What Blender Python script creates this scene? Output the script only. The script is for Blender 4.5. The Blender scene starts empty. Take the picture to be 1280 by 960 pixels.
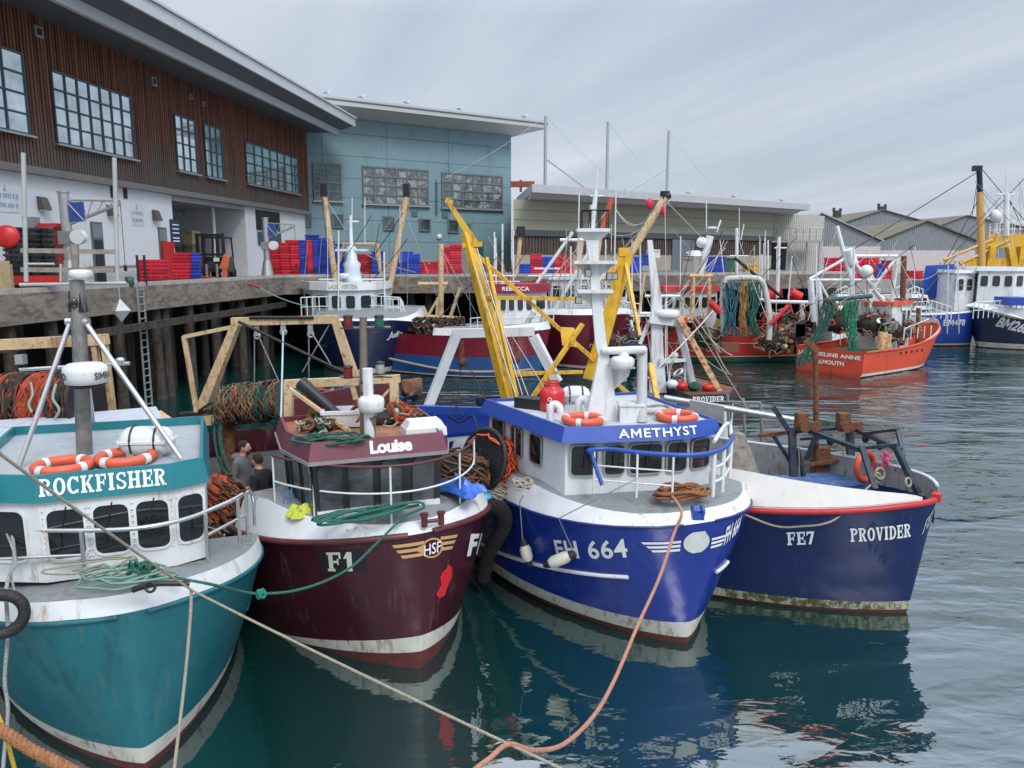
import bpy, bmesh, math, random
from mathutils import Vector, Matrix
random.seed(7)
R = math.radians
SC = bpy.context.scene
COL = SC.collection
V = Vector
# ------------------------------------------------------------------ camera model
FPX = 960.0; EYE = 5.8; HZ = 322.0
TH = math.atan((480 - HZ) / FPX); CT, ST = math.cos(TH), math.sin(TH)

def ray(px, py):
    u = (px - 640) / FPX; v = (480 - py) / FPX
    return V((u, CT + v * ST, -ST + v * CT))

def G(px, py, z):
    d = ray(px, py); k = (z - EYE) / d.z
    return V((d.x * k, d.y * k, z))

def P(px, py, Y):
    d = ray(px, py); k = Y / d.y
    return V((d.x * k, Y, EYE + d.z * k))

def PL(px, py, p0, dr):
    """point of the view ray on the vertical plane through p0 along dr"""
    d = ray(px, py); nx, ny = dr[1], -dr[0]
    k = (p0[0] * nx + p0[1] * ny) / (d.x * nx + d.y * ny)
    return V((d.x * k, d.y * k, EYE + d.z * k))

def proj(p):
    z = p[2] - EYE; dep = p[1] * CT - z * ST; up = p[1] * ST + z * CT
    return 640 + FPX * p[0] / dep, 480 - FPX * up / dep

# ------------------------------------------------------------------ materials
MATS = {}
def mat(name, col, rough=0.5, metal=0.0, var=0.12, vscale=3.0, stain=None, samt=0.0, sscale=(2, 2, 0.5),
        bump=0.0, bscale=20.0, spec=0.5, coat=0.0, streak=None, stamt=0.4):
    if name in MATS: return MATS[name]
    m = bpy.data.materials.new(name); m.use_nodes = True
    nt = m.node_tree; n = nt.nodes; l = nt.links
    b = n['Principled BSDF']
    b.inputs['Roughness'].default_value = rough; b.inputs['Metallic'].default_value = metal
    b.inputs['Specular IOR Level'].default_value = spec
    b.inputs['Coat Weight'].default_value = coat
    tc = n.new('ShaderNodeTexCoord')
    no = n.new('ShaderNodeTexNoise'); no.inputs['Scale'].default_value = vscale; no.inputs['Detail'].default_value = 6
    no.inputs['Roughness'].default_value = 0.65
    l.new(tc.outputs['Object'], no.inputs['Vector'])
    mr = n.new('ShaderNodeMapRange'); mr.inputs[1].default_value = 0.3; mr.inputs[2].default_value = 0.7
    mr.inputs[3].default_value = 1 - var; mr.inputs[4].default_value = 1 + var
    l.new(no.outputs['Fac'], mr.inputs[0])
    mul = n.new('ShaderNodeMix'); mul.data_type = 'RGBA'; mul.blend_type = 'MULTIPLY'; mul.inputs[0].default_value = 1
    mul.inputs[6].default_value = (*col, 1); l.new(mr.outputs[0], mul.inputs[7])
    out = mul.outputs[2]
    if 'plastic' in name:
        oi = n.new('ShaderNodeObjectInfo'); orr = n.new('ShaderNodeMapRange'); orr.inputs[3].default_value = 0.6; orr.inputs[4].default_value = 1.45
        l.new(oi.outputs['Random'], orr.inputs[0]); m3 = n.new('ShaderNodeMix'); m3.data_type = 'RGBA'; m3.blend_type = 'MULTIPLY'; m3.inputs[0].default_value = 1
        l.new(out, m3.inputs[6]); l.new(orr.outputs[0], m3.inputs[7]); out = m3.outputs[2]
    if stain:
        mp = n.new('ShaderNodeMapping'); mp.inputs['Scale'].default_value = sscale
        l.new(tc.outputs['Object'], mp.inputs[0])
        n2 = n.new('ShaderNodeTexNoise'); n2.inputs['Scale'].default_value = 3.0; n2.inputs['Detail'].default_value = 9
        n2.inputs['Roughness'].default_value = 0.7
        l.new(mp.outputs[0], n2.inputs['Vector'])
        r2 = n.new('ShaderNodeMapRange'); c = 0.72 - 0.28 * samt
        r2.inputs[1].default_value = c - 0.05; r2.inputs[2].default_value = c + 0.07
        l.new(n2.outputs['Fac'], r2.inputs[0])
        mx = n.new('ShaderNodeMix'); mx.data_type = 'RGBA'
        l.new(r2.outputs[0], mx.inputs[0]); l.new(out, mx.inputs[6]); mx.inputs[7].default_value = (*stain, 1)
        out = mx.outputs[2]
        rr = n.new('ShaderNodeMapRange'); rr.inputs[3].default_value = rough; rr.inputs[4].default_value = max(rough, 0.8)
        l.new(r2.outputs[0], rr.inputs[0]); l.new(rr.outputs[0], b.inputs['Roughness'])
    if streak:
        mp4 = n.new('ShaderNodeMapping'); mp4.inputs['Scale'].default_value = (5, 5, 0.35); l.new(tc.outputs['Object'], mp4.inputs[0])
        n4 = n.new('ShaderNodeTexNoise'); n4.inputs['Scale'].default_value = 2.2; n4.inputs['Detail'].default_value = 8; l.new(mp4.outputs[0], n4.inputs['Vector'])
        n5 = n.new('ShaderNodeTexNoise'); n5.inputs['Scale'].default_value = 0.9; n5.inputs['Detail'].default_value = 4; l.new(tc.outputs['Object'], n5.inputs['Vector'])
        a4 = n.new('ShaderNodeMath'); a4.operation = 'MULTIPLY'; l.new(n4.outputs['Fac'], a4.inputs[0]); l.new(n5.outputs['Fac'], a4.inputs[1])
        r4 = n.new('ShaderNodeMapRange'); r4.inputs[1].default_value = 0.34 - 0.12 * stamt; r4.inputs[2].default_value = 0.46 - 0.08 * stamt; r4.inputs[4].default_value = 0.75
        l.new(a4.outputs[0], r4.inputs[0]); m4 = n.new('ShaderNodeMix'); m4.data_type = 'RGBA'; l.new(r4.outputs[0], m4.inputs[0]); l.new(out, m4.inputs[6])
        m4.inputs[7].default_value = (*streak, 1); out = m4.outputs[2]
    l.new(out, b.inputs['Base Color'])
    if bump:
        n3 = n.new('ShaderNodeTexNoise'); n3.inputs['Scale'].default_value = bscale; n3.inputs['Detail'].default_value = 5
        l.new(tc.outputs['Object'], n3.inputs['Vector'])
        bp = n.new('ShaderNodeBump'); bp.inputs['Strength'].default_value = bump; bp.inputs['Distance'].default_value = 0.05
        l.new(n3.outputs['Fac'], bp.inputs['Height']); l.new(bp.outputs[0], b.inputs['Normal'])
    MATS[name] = m
    return m

RUST = (0.16, 0.055, 0.02)
white = mat('white_paint', (0.64, 0.66, 0.67), 0.45, stain=(0.33, 0.25, 0.16), samt=0.25, sscale=(1.5, 1.5, 0.4), var=0.08, streak=(.30, .17, .09), stamt=.25, bump=.05, bscale=4)
whitec = mat('white_paint_clean', (0.64, 0.66, 0.67), 0.4, var=0.08, streak=(.42, .36, .28), stamt=.3)
cream = mat('cream_paint', (0.55, 0.41, 0.235), 0.6, stain=(0.25, 0.11, 0.04), samt=0.45, sscale=(3, 3, 3), var=0.15, streak=(.2, .1, .05), stamt=.5, bump=.1, bscale=8)
yellow = mat('yellow_paint', (0.62, 0.36, 0.02), 0.4, stain=(0.2, 0.08, 0.02), samt=0.35, var=0.18, vscale=5, streak=(.22, .10, .02), stamt=.5, bump=.08, bscale=8)
bluep = mat('blue_paint', (0.015, 0.055, 0.32), 0.35, var=0.12, stain=(0.03, 0.05, 0.15), samt=0.1)
steel = mat('galvanised_steel', (0.42, 0.43, 0.43), 0.38, 0.6, var=0.15, vscale=8)
polish = mat('polished_tube', (0.6, 0.6, 0.6), 0.25, 0.85, var=0.05)
dark = mat('dark_rubber', (0.012, 0.012, 0.014), 0.55, var=0.3, bump=0.4, bscale=30)
blackm = mat('black_metal', (0.02, 0.02, 0.022), 0.45, 0.2, var=0.3)
rusty = mat('rusty_steel', (0.12, 0.06, 0.035), 0.8, 0.2, var=0.5, vscale=12, stain=(0.2, 0.07, 0.025), samt=0.8, sscale=(4, 4, 4), bump=0.3)
glass = mat('window_glass', (0.015, 0.018, 0.02), 0.06, 0.0, var=0.4, vscale=2, spec=0.8)
deckg = mat('grey_deck_paint', (0.21, 0.23, 0.24), 0.65, stain=(0.15, 0.13, 0.10), samt=0.5, sscale=(1, 1, 1), var=0.15, bump=0.15, bscale=60)
orange = mat('orange_buoy', (0.60, 0.10, 0.045), 0.5, var=0.1)
redp = mat('red_paint', (0.50, 0.02, 0.02), 0.4, var=0.15)
ropeg = mat('green_rope', (0.03, 0.16, 0.12), 0.85, var=0.3, vscale=30, bump=0.8, bscale=90)
ropew = mat('pale_rope', (0.40, 0.36, 0.27), 0.85, var=0.2, vscale=30, bump=0.8, bscale=90)
ropeb = mat('brown_rope', (0.33, 0.14, 0.06), 0.85, var=0.25, vscale=30, bump=0.8, bscale=90)
ropep = mat('pink_rope', (0.55, 0.26, 0.17), 0.85, var=0.2, vscale=30, bump=0.8, bscale=90)
netgreen = mat('green_net', (0.03, 0.12, 0.09), 0.9, var=0.5, vscale=14, bump=1, bscale=50)
netorange = mat('orange_net', (0.42, 0.07, 0.025), 0.9, var=0.5, vscale=12, stain=(0.06, 0.05, 0.03), samt=0.5, sscale=(3, 3, 3), bump=1, bscale=40)
letterw = mat('letter_white', (0.72, 0.75, 0.76), 0.5, var=0.05)

# ------------------------------------------------------------------ mesh builder (WORLD coordinates)
XF = {}           # object name -> (loc, yaw) of its frame
def to_local(o, v):
    loc, yaw = XF[o.name]
    d = v - loc; c, s = math.cos(yaw), math.sin(yaw)
    return V((d.x * c + d.y * s, -d.x * s + d.y * c, d.z))

def setp(o, label=None, cat=None, group=None, kind=None):
    if label: o['label'] = label
    if cat: o['category'] = cat
    if group: o['group'] = group
    if kind: o['kind'] = kind
    return o

def empty(name, loc, yaw=0.0, label=None, cat=None, group=None):
    o = bpy.data.objects.new(name, None); COL.objects.link(o)
    o.location = loc; o.rotation_euler = (0, 0, yaw); o.empty_display_size = 0.3
    XF[o.name] = (V(loc), yaw)
    return setp(o, label, cat, group)

class MB:
    def __init__(s): s.v = []; s.f = []; s.m = []; s.s = []; s.mi = 0
    def add(s, vs, fs, smooth=False):
        k = len(s.v); s.v += [V(p) for p in vs]
        for f in fs: s.f.append([i + k for i in f]); s.m.append(s.mi); s.s.append(smooth)
        return s
    def poly(s, pts): return s.add(pts, [list(range(len(pts)))])
    def hexa(s, p):
        return s.add(p, [(0, 3, 2, 1), (4, 5, 6, 7), (0, 1, 5, 4), (1, 2, 6, 5), (2, 3, 7, 6), (3, 0, 4, 7)])
    def box(s, c, sx, sy, sz, yaw=0.0, tap=1.0):
        """c = base centre"""
        c = V(c); a, b = math.cos(yaw), math.sin(yaw); out = []
        for z, t in ((0, 1), (sz, tap)):
            for x, y in ((-1, -1), (1, -1), (1, 1), (-1, 1)):
                x2, y2 = x * sx / 2 * t, y * sy / 2 * t
                out.append(c + V((x2 * a - y2 * b, x2 * b + y2 * a, z)))
        return s.hexa(out)
    def beam(s, p0, p1, w, h=None, w1=None, h1=None):
        p0, p1 = V(p0), V(p1); h = h or w; w1 = w1 or w; h1 = h1 or h
        d = (p1 - p0)
        if d.length < 1e-6: return s
        d.normalize()
        up = V((0, 0, 1)) if abs(d.z) < 0.95 else V((0, 1, 0))
        a = d.cross(up).normalized(); b = a.cross(d).normalized()
        o = []
        for p, ww, hh in ((p0, w, h), (p1, w1, h1)):
            o += [p - a * ww / 2 - b * hh / 2, p + a * ww / 2 - b * hh / 2, p + a * ww / 2 + b * hh / 2, p - a * ww / 2 + b * hh / 2]
        return s.add(o, [(0, 1, 2, 3), (4, 7, 6, 5), (0, 4, 5, 1), (1, 5, 6, 2), (2, 6, 7, 3), (3, 7, 4, 0)])
    def tube(s, p0, p1, r, r1=None, n=8):
        return s.path([p0, p1], r, n, r1=r1)
    def path(s, pts, r, n=6, closed=False, r1=None):
        pts = [V(p) for p in pts]; N = len(pts)
        if N < 2: return s
        prev = None; rings = []
        for i, p in enumerate(pts):
            if closed: t = pts[(i + 1) % N] - pts[i - 1]
            else: t = pts[min(i + 1, N - 1)] - pts[max(i - 1, 0)]
            if t.length < 1e-9: t = V((0, 0, 1))
            t.normalize()
            if prev is None:
                a = t.cross(V((0, 0, 1)) if abs(t.z) < 0.9 else V((0, 1, 0))).normalized()
            else:
                a = (prev - t * prev.dot(t))
                a = a.normalized() if a.length > 1e-6 else t.orthogonal().normalized()
            prev = a; b = t.cross(a)
            rr = r if r1 is None else r + (r1 - r) * i / (N - 1)
            rings.append([p + (a * math.cos(2 * math.pi * k / n) + b * math.sin(2 * math.pi * k / n)) * rr for k in range(n)])
        vs = [q for g in rings for q in g]; fs = []
        for i in range(N if closed else N - 1):
            j = (i + 1) % N
            for k in range(n):
                fs.append((i * n + k, i * n + (k + 1) % n, j * n + (k + 1) % n, j * n + k))
        s.add(vs, fs, True)
        if not closed:
            s.add(rings[0], [list(range(n))[::-1]]); s.add(rings[-1], [list(range(n))])
        return s
    def lathe(s, prof, o, ax=(0, 0, 1), n=16, smooth=True):
        """prof: (radius, height) pairs"""
        o = V(o); ax = V(ax).normalized(); a = ax.orthogonal().normalized(); b = ax.cross(a)
        vs = []; fs = []
        for r, h in prof:
            for k in range(n):
                t = 2 * math.pi * k / n
                vs.append(o + ax * h + (a * math.cos(t) + b * math.sin(t)) * r)
        for i in range(len(prof) - 1):
            for k in range(n):
                fs.append((i * n + k, i * n + (k + 1) % n, (i + 1) * n + (k + 1) % n, (i + 1) * n + k))
        s.add(vs, fs, smooth)
        m = len(prof)
        if prof[0][0] > 1e-3: s.add(vs[:n], [list(range(n))[::-1]])
        if prof[-1][0] > 1e-3: s.add(vs[-n:], [list(range(n))])
        return s
    def prism(s, pts, vec):
        pts = [V(p) for p in pts]; vec = V(vec); n = len(pts)
        vs = pts + [p + vec for p in pts]
        fs = [list(range(n))[::-1], [i + n for i in range(n)]]
        for i in range(n): j = (i + 1) % n; fs.append((i, j, j + n, i + n))
        return s.add(vs, fs)
    def ell(s, c, rx, ry, rz, yaw=0.0, nu=14, nv=8, jit=0.0):
        c = V(c); vs = []; fs = []; ca, sa = math.cos(yaw), math.sin(yaw)
        for i in range(nv + 1):
            ph = math.pi * i / nv
            for k in range(nu):
                t = 2 * math.pi * k / nu; j = 1 + random.uniform(-jit, jit)
                x, y, z = rx * math.sin(ph) * math.cos(t) * j, ry * math.sin(ph) * math.sin(t) * j, rz * math.cos(ph) * j
                vs.append(c + V((x * ca - y * sa, x * sa + y * ca, z)))
        for i in range(nv):
            for k in range(nu):
                fs.append((i * nu + k, (i + 1) * nu + k, (i + 1) * nu + (k + 1) % nu, i * nu + (k + 1) % nu))
        return s.add(vs, fs, True)
    def torus(s, c, Rr, r, nrm=(0, 0, 1), n=24, m=8, a0=0, a1=360):
        nrm = V(nrm).normalized(); a = nrm.orthogonal().normalized(); b = nrm.cross(a); c = V(c)
        full = abs(a1 - a0) >= 359
        N = n if full else n + 1
        pts = [c + (a * math.cos(R(a0 + (a1 - a0) * k / n)) + b * math.sin(R(a0 + (a1 - a0) * k / n))) * Rr for k in range(N)]
        return s.path(pts, r, m, closed=full)
    def build(s, name, mats, parent=None, label=None, cat=None, group=None, kind=None, origin=None):
        me = bpy.data.meshes.new(name); o = bpy.data.objects.new(name, me)
        if parent is not None:
            vs = [to_local(parent, p) for p in s.v]
        else:
            if origin is None:
                xs = [p.x for p in s.v]; ys = [p.y for p in s.v]; zs = [p.z for p in s.v]
                origin = V(((min(xs) + max(xs)) / 2, (min(ys) + max(ys)) / 2, min(zs)))
            vs = [p - origin for p in s.v]; o.location = origin
        me.from_pydata([tuple(p) for p in vs], [], s.f)
        me.polygons.foreach_set('material_index', s.m); me.polygons.foreach_set('use_smooth', s.s)
        if not isinstance(mats, (list, tuple)): mats = [mats]
        for m in mats: me.materials.append(m)
        me.update()
        COL.objects.link(o)
        if parent is not None:
            o.parent = parent; XF[o.name] = XF[parent.name]
        else: XF[o.name] = (V(o.location), 0.0)
        return setp(o, label, cat, group, kind)

def copy_tree(o, loc, yaw=None, label=None, group=None, parent=None):
    c = o.copy(); COL.objects.link(c)
    if parent is None:
        c.location = loc
        if yaw is not None: c.rotation_euler = (0, 0, yaw)
        if label: c['label'] = label
        if group: c['group'] = group
    else: c.parent = parent
    for ch in list(o.children): copy_tree(ch, None, parent=c)
    return c

def sag(p0, p1, d, n=14, wob=0.0):
    p0, p1 = V(p0), V(p1); out = []
    for i in range(n + 1):
        t = i / n; q = p0.lerp(p1, t); q.z -= d * 4 * t * (1 - t)
        if wob and 0 < i < n: q += V((random.uniform(-wob, wob), random.uniform(-wob, wob), random.uniform(-wob, wob)))
        out.append(q)
    return out

def smooth(pts, k=3):
    """Catmull-Rom"""
    pts = [V(p) for p in pts]; out = []
    for i in range(len(pts) - 1):
        a = pts[max(i - 1, 0)]; b = pts[i]; c = pts[i + 1]; d = pts[min(i + 2, len(pts) - 1)]
        for j in range(k):
            t = j / k
            out.append(0.5 * ((2 * b) + (c - a) * t + (2 * a - 5 * b + 4 * c - d) * t * t + (3 * b - a - 3 * c + d) * t ** 3))
    out.append(pts[-1]); return out

# ------------------------------------------------------------------ lettering (2-D pieces in a 0..1 x 0..1 box)
def text2d(body, bold=0.02, spacing=1.0):
    cu = bpy.data.curves.new('lettering', 'FONT'); cu.body = body; cu.offset = bold; cu.space_character = spacing
    cu.resolution_u = 3
    ob = bpy.data.objects.new('lettering', cu); COL.objects.link(ob)
    bpy.context.view_layer.update()
    me = bpy.data.meshes.new_from_object(ob.evaluated_get(bpy.context.evaluated_depsgraph_get()))
    bpy.data.objects.remove(ob); bpy.data.curves.remove(cu)
    bm = bmesh.new(); bm.from_mesh(me); bpy.data.meshes.remove(me)
    chars = [ch for ch in body if ch != ' ']
    if 'M' in chars:                                  # the offset outline of M overlaps itself: replace that island by clean strokes
        left = set(bm.verts); isl = []
        while left:
            st = [left.pop()]; grp = list(st)
            while st:
                v = st.pop()
                for e in v.link_edges:
                    o = e.other_vert(v)
                    if o in left: left.discard(o); st.append(o); grp.append(o)
            isl.append(grp)
        isl.sort(key=lambda g: min(v.co.x for v in g))
        if len(isl) == len(chars):
            for ch, g in zip(chars, isl):
                if ch != 'M': continue
                xa, xb = min(v.co.x for v in g), max(v.co.x for v in g); ya, yb = min(v.co.y for v in g), max(v.co.y for v in g)
                bmesh.ops.delete(bm, geom=g, context='VERTS'); k = .19
                for q in (((0, 0), (k, 0), (k, 1), (0, 1)), ((1 - k, 0), (1, 0), (1, 1), (1 - k, 1)), ((k, 1), (k, .68), (.5, .16), (.5, .5)), ((.5, .5), (.5, .16), (1 - k, .68), (1 - k, 1))):
                    bm.faces.new([bm.verts.new((xa + (xb - xa) * x, ya + (yb - ya) * y, 0)) for x, y in q])
        bm.verts.index_update()
    bmesh.ops.triangulate(bm, faces=bm.faces)
    es = [e for e in bm.edges if e.calc_length() > 0.25]
    if es: bmesh.ops.subdivide_edges(bm, edges=es, cuts=2)
    bmesh.ops.triangulate(bm, faces=bm.faces)
    bm.verts.index_update(); vs = [(v.co.x, v.co.y) for v in bm.verts]; fs = [[v.index for v in f.verts] for f in bm.faces]
    bm.free()
    x0 = min(v[0] for v in vs); x1 = max(v[0] for v in vs)
    cap = 0.73
    return [((x - x0) / (x1 - x0), y / cap) for x, y in vs], fs

def slab2d(body):
    """heavy slab-serif capitals"""
    vs = []; fs = []; X = 0.0
    def q(*p):
        k = len(vs); vs.extend((x + X, y) for x, y in p); fs.append([k + i for i in range(len(p))])
    def rect(x0, y0, x1, y1): q((x0, y0), (x1, y0), (x1, y1), (x0, y1))
    def serif(xc, y, w=0.36):
        rect(xc - w / 2, 0 if y == 0 else 0.87, xc + w / 2, 0.13 if y == 0 else 1)
    def stem(xc, w=0.2): rect(xc - w / 2, 0.13, xc + w / 2, 0.87); serif(xc, 0); serif(xc, 1)
    def arc(cx, cy, rx, ry, tx, ty, a0, a1, n=14):
        for i in range(n):
            a, b = R(a0 + (a1 - a0) * i / n), R(a0 + (a1 - a0) * (i + 1) / n)
            q((cx + rx * math.cos(a), cy + ry * math.sin(a)), (cx + rx * math.cos(b), cy + ry * math.sin(b)),
              (cx + (rx - tx) * math.cos(b), cy + (ry - ty) * math.sin(b)), (cx + (rx - tx) * math.cos(a), cy + (ry - ty) * math.sin(a)))
    def diag(x0, y0, x1, y1, w): q((x0 - w / 2, y0), (x0 + w / 2, y0), (x1 + w / 2, y1), (x1 - w / 2, y1))
    for ch in body:
        w = 0.72
        if ch == ' ': X += 0.4; continue
        if ch == 'I': w = 0.4; stem(0.2, 0.22)
        elif ch == 'O': arc(0.36, 0.5, 0.36, 0.5, 0.2, 0.13, 0, 360, 22)
        elif ch == 'C': arc(0.38, 0.5, 0.38, 0.5, 0.21, 0.13, 45, 315, 18); rect(0.58, 0.66, 0.68, 0.98); rect(0.58, 0.04, 0.66, 0.26)
        elif ch == 'D': stem(0.18); arc(0.3, 0.5, 0.42, 0.5, 0.2, 0.14, -90, 90)
        elif ch in 'PR':
            stem(0.18); arc(0.32, 0.74, 0.36, 0.26, 0.17, 0.12, -90, 90, 10)
            if ch == 'R': diag(0.62, 0.0, 0.4, 0.5, 0.2); rect(0.55, 0, 0.76, 0.12)
            w = 0.68 if ch == 'P' else 0.76
        elif ch == 'S':
            arc(0.33, 0.735, 0.3, 0.265, 0.15, 0.12, 30, 270, 12); arc(0.33, 0.265, 0.3, 0.265, 0.15, 0.12, -150, 90, 12)
            rect(0.5, 0.7, 0.6, 0.98); rect(0.04, 0.02, 0.14, 0.3); w = 0.64
        elif ch in 'EF':
            stem(0.18); rect(0.18, 0.87, 0.64, 1); rect(0.28, 0.44, 0.5, 0.56); rect(0.55, 0.66, 0.64, 0.87); rect(0.46, 0.34, 0.53, 0.66)
            if ch == 'E': rect(0.28, 0, 0.66, 0.13); rect(0.57, 0.13, 0.66, 0.34)
            w = 0.66
        elif ch == 'H': stem(0.18); stem(0.62); rect(0.28, 0.44, 0.52, 0.56); w = 0.8
        elif ch == 'K': stem(0.18); diag(0.32, 0.44, 0.62, 0.92, 0.13); diag(0.64, 0.06, 0.4, 0.55, 0.2); rect(0.5, 0.88, 0.76, 1); rect(0.48, 0, 0.8, 0.12); w = 0.8
        elif ch == 'V': diag(0.38, 0.0, 0.17, 0.9, 0.2); diag(0.38, 0.0, 0.6, 0.9, 0.11); rect(0.02, 0.88, 0.32, 1); rect(0.46, 0.88, 0.74, 1); w = 0.74
        elif ch == '7': rect(0.02, 0.84, 0.6, 1); rect(0.02, 0.7, 0.11, 0.84); diag(0.24, 0.0, 0.48, 0.84, 0.2); w = 0.62
        elif ch == '1': rect(0.15, 0, 0.37, 1); diag(0.06, 0.66, 0.2, 0.96, 0.12); w = 0.4
        X += w + 0.09
    X -= 0.09
    return [(x / X, y) for x, y in vs], fs

def flat_text(t2d, o, ux, uy, W, Ht, name, m, parent, off=0.008, lean=0.0):
    """lettering on a flat surface: o lower-left, ux along, uy up"""
    vs, fs = t2d; ux = V(ux).normalized(); uy = V(uy).normalized(); n = ux.cross(uy).normalized()
    b = MB(); b.add([V(o) + ux * (x * W + lean * y * Ht) + uy * (y * Ht) + n * off for x, y in vs], fs)
    return b.build(name, m, parent)
# ================================================================== camera, light, sky
cam = bpy.data.cameras.new('camera'); camo = bpy.data.objects.new('camera', cam); COL.objects.link(camo)
cam.sensor_width = 36; cam.lens = FPX / 1280 * 36; cam.clip_end = 3000; cam.clip_start = 0.05
camo.location = (0, 0, EYE); camo.rotation_euler = (math.pi / 2 - TH, 0, 0); SC.camera = camo
SC.view_settings.view_transform = 'Standard'; SC.view_settings.look = 'None'; SC.view_settings.exposure = 0.66
SC.view_settings.gamma = 1

SUN_EL, SUN_AZ = R(48), R(150)      # azimuth clockwise from +Y
sl = bpy.data.lights.new('sun', 'SUN'); so = bpy.data.objects.new('sun', sl); COL.objects.link(so)
sl.energy = 1.3; sl.angle = R(20); sl.color = (1, 0.97, 0.92)
sd = V((math.sin(SUN_AZ) * math.cos(SUN_EL), math.cos(SUN_AZ) * math.cos(SUN_EL), math.sin(SUN_EL)))
so.rotation_euler = sd.to_track_quat('Z', 'Y').to_euler()
w = bpy.data.worlds.new('World'); SC.world = w; w.use_nodes = True
nt = w.node_tree; n = nt.nodes; l = nt.links; bg = n['Background']
sky = n.new('ShaderNodeTexSky'); sky.sky_type = 'NISHITA'; sky.sun_disc = False; sky.sun_elevation = SUN_EL
sky.sun_rotation = SUN_AZ; sky.air_density = 1.2; sky.dust_density = 2.0
tc = n.new('ShaderNodeTexCoord')
sep = n.new('ShaderNodeSeparateXYZ'); l.new(tc.outputs['Generated'], sep.inputs[0])
# clouds: project direction on a plane overhead, stretched streaks
zc = n.new('ShaderNodeMath'); zc.operation = 'MAXIMUM'; zc.inputs[1].default_value = 0.04; l.new(sep.outputs[2], zc.inputs[0])
zz = n.new('ShaderNodeMath'); zz.operation = 'ADD'; zz.inputs[1].default_value = 0.12; l.new(zc.outputs[0], zz.inputs[0])
dx = n.new('ShaderNodeMath'); dx.operation = 'DIVIDE'; l.new(sep.outputs[0], dx.inputs[0]); l.new(zz.outputs[0], dx.inputs[1])
dy = n.new('ShaderNodeMath'); dy.operation = 'DIVIDE'; l.new(sep.outputs[1], dy.inputs[0]); l.new(zz.outputs[0], dy.inputs[1])
cb = n.new('ShaderNodeCombineXYZ'); l.new(dx.outputs[0], cb.inputs[0]); l.new(dy.outputs[0], cb.inputs[1])
mp = n.new('ShaderNodeMapping'); mp.vector_type = 'TEXTURE'; mp.inputs['Rotation'].default_value = (0, 0, R(22)); mp.inputs['Scale'].default_value = (0.75, 4.2, 1)
mp.inputs['Location'].default_value = (0.7, 0.35, 0)
l.new(cb.outputs[0], mp.inputs[0])
n1 = n.new('ShaderNodeTexNoise'); n1.inputs['Scale'].default_value = 0.8; n1.inputs['Detail'].default_value = 8; n1.inputs['Roughness'].default_value = 0.55
n1.inputs['Distortion'].default_value = 0.4; l.new(mp.outputs[0], n1.inputs['Vector'])
r1 = n.new('ShaderNodeMapRange'); r1.inputs[1].default_value = 0.36; r1.inputs[2].default_value = 0.68
l.new(n1.outputs['Fac'], r1.inputs[0])
# left of the view is an even pale cloud sheet, right opens to blue
rl = n.new('ShaderNodeMapRange'); rl.inputs[1].default_value = -0.45; rl.inputs[2].default_value = 0.75
rl.inputs[3].default_value = 0.38; rl.inputs[4].default_value = 0.0; l.new(sep.outputs[0], rl.inputs[0])
ad = n.new('ShaderNodeMath'); ad.operation = 'ADD'; ad.use_clamp = True; l.new(r1.outputs[0], ad.inputs[0]); l.new(rl.outputs[0], ad.inputs[1])
# cloud brightness
n2 = n.new('ShaderNodeTexNoise'); n2.inputs['Scale'].default_value = 1.6; n2.inputs['Detail'].default_value = 6; l.new(mp.outputs[0], n2.inputs['Vector'])
cr = n.new('ShaderNodeMapRange'); cr.inputs[1].default_value = 0.3; cr.inputs[2].default_value = 0.7; cr.inputs[3].default_value = 0.92; cr.inputs[4].default_value = 1.12
l.new(n2.outputs['Fac'], cr.inputs[0])
cc = n.new('ShaderNodeMix'); cc.data_type = 'RGBA'; cc.blend_type = 'MULTIPLY'; cc.inputs[0].default_value = 1
cc.inputs[6].default_value = (3.85, 4.2, 4.78, 1); l.new(cr.outputs[0], cc.inputs[7])
gb = n.new('ShaderNodeMix'); gb.data_type = 'RGBA'; gb.inputs[0].default_value = 0.8
l.new(sky.outputs[0], gb.inputs[6]); gb.inputs[7].default_value = (2.9, 3.4, 4.15, 1)
mx = n.new('ShaderNodeMix'); mx.data_type = 'RGBA'; l.new(ad.outputs[0], mx.inputs[0]); l.new(gb.outputs[2], mx.inputs[6]); l.new(cc.outputs[2], mx.inputs[7])
zg = n.new('ShaderNodeMapRange'); zg.inputs[1].default_value = 0.28; zg.inputs[2].default_value = 0.6; zg.inputs[3].default_value = 1.0; zg.inputs[4].default_value = 2.5
l.new(sep.outputs[2], zg.inputs[0]); zm_ = n.new('ShaderNodeMix'); zm_.data_type = 'RGBA'; zm_.blend_type = 'MULTIPLY'; zm_.inputs[0].default_value = 1
l.new(mx.outputs[2], zm_.inputs[6]); l.new(zg.outputs[0], zm_.inputs[7])
l.new(zm_.outputs[2], bg.inputs[0]); bg.inputs[1].default_value = 0.1

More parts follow.
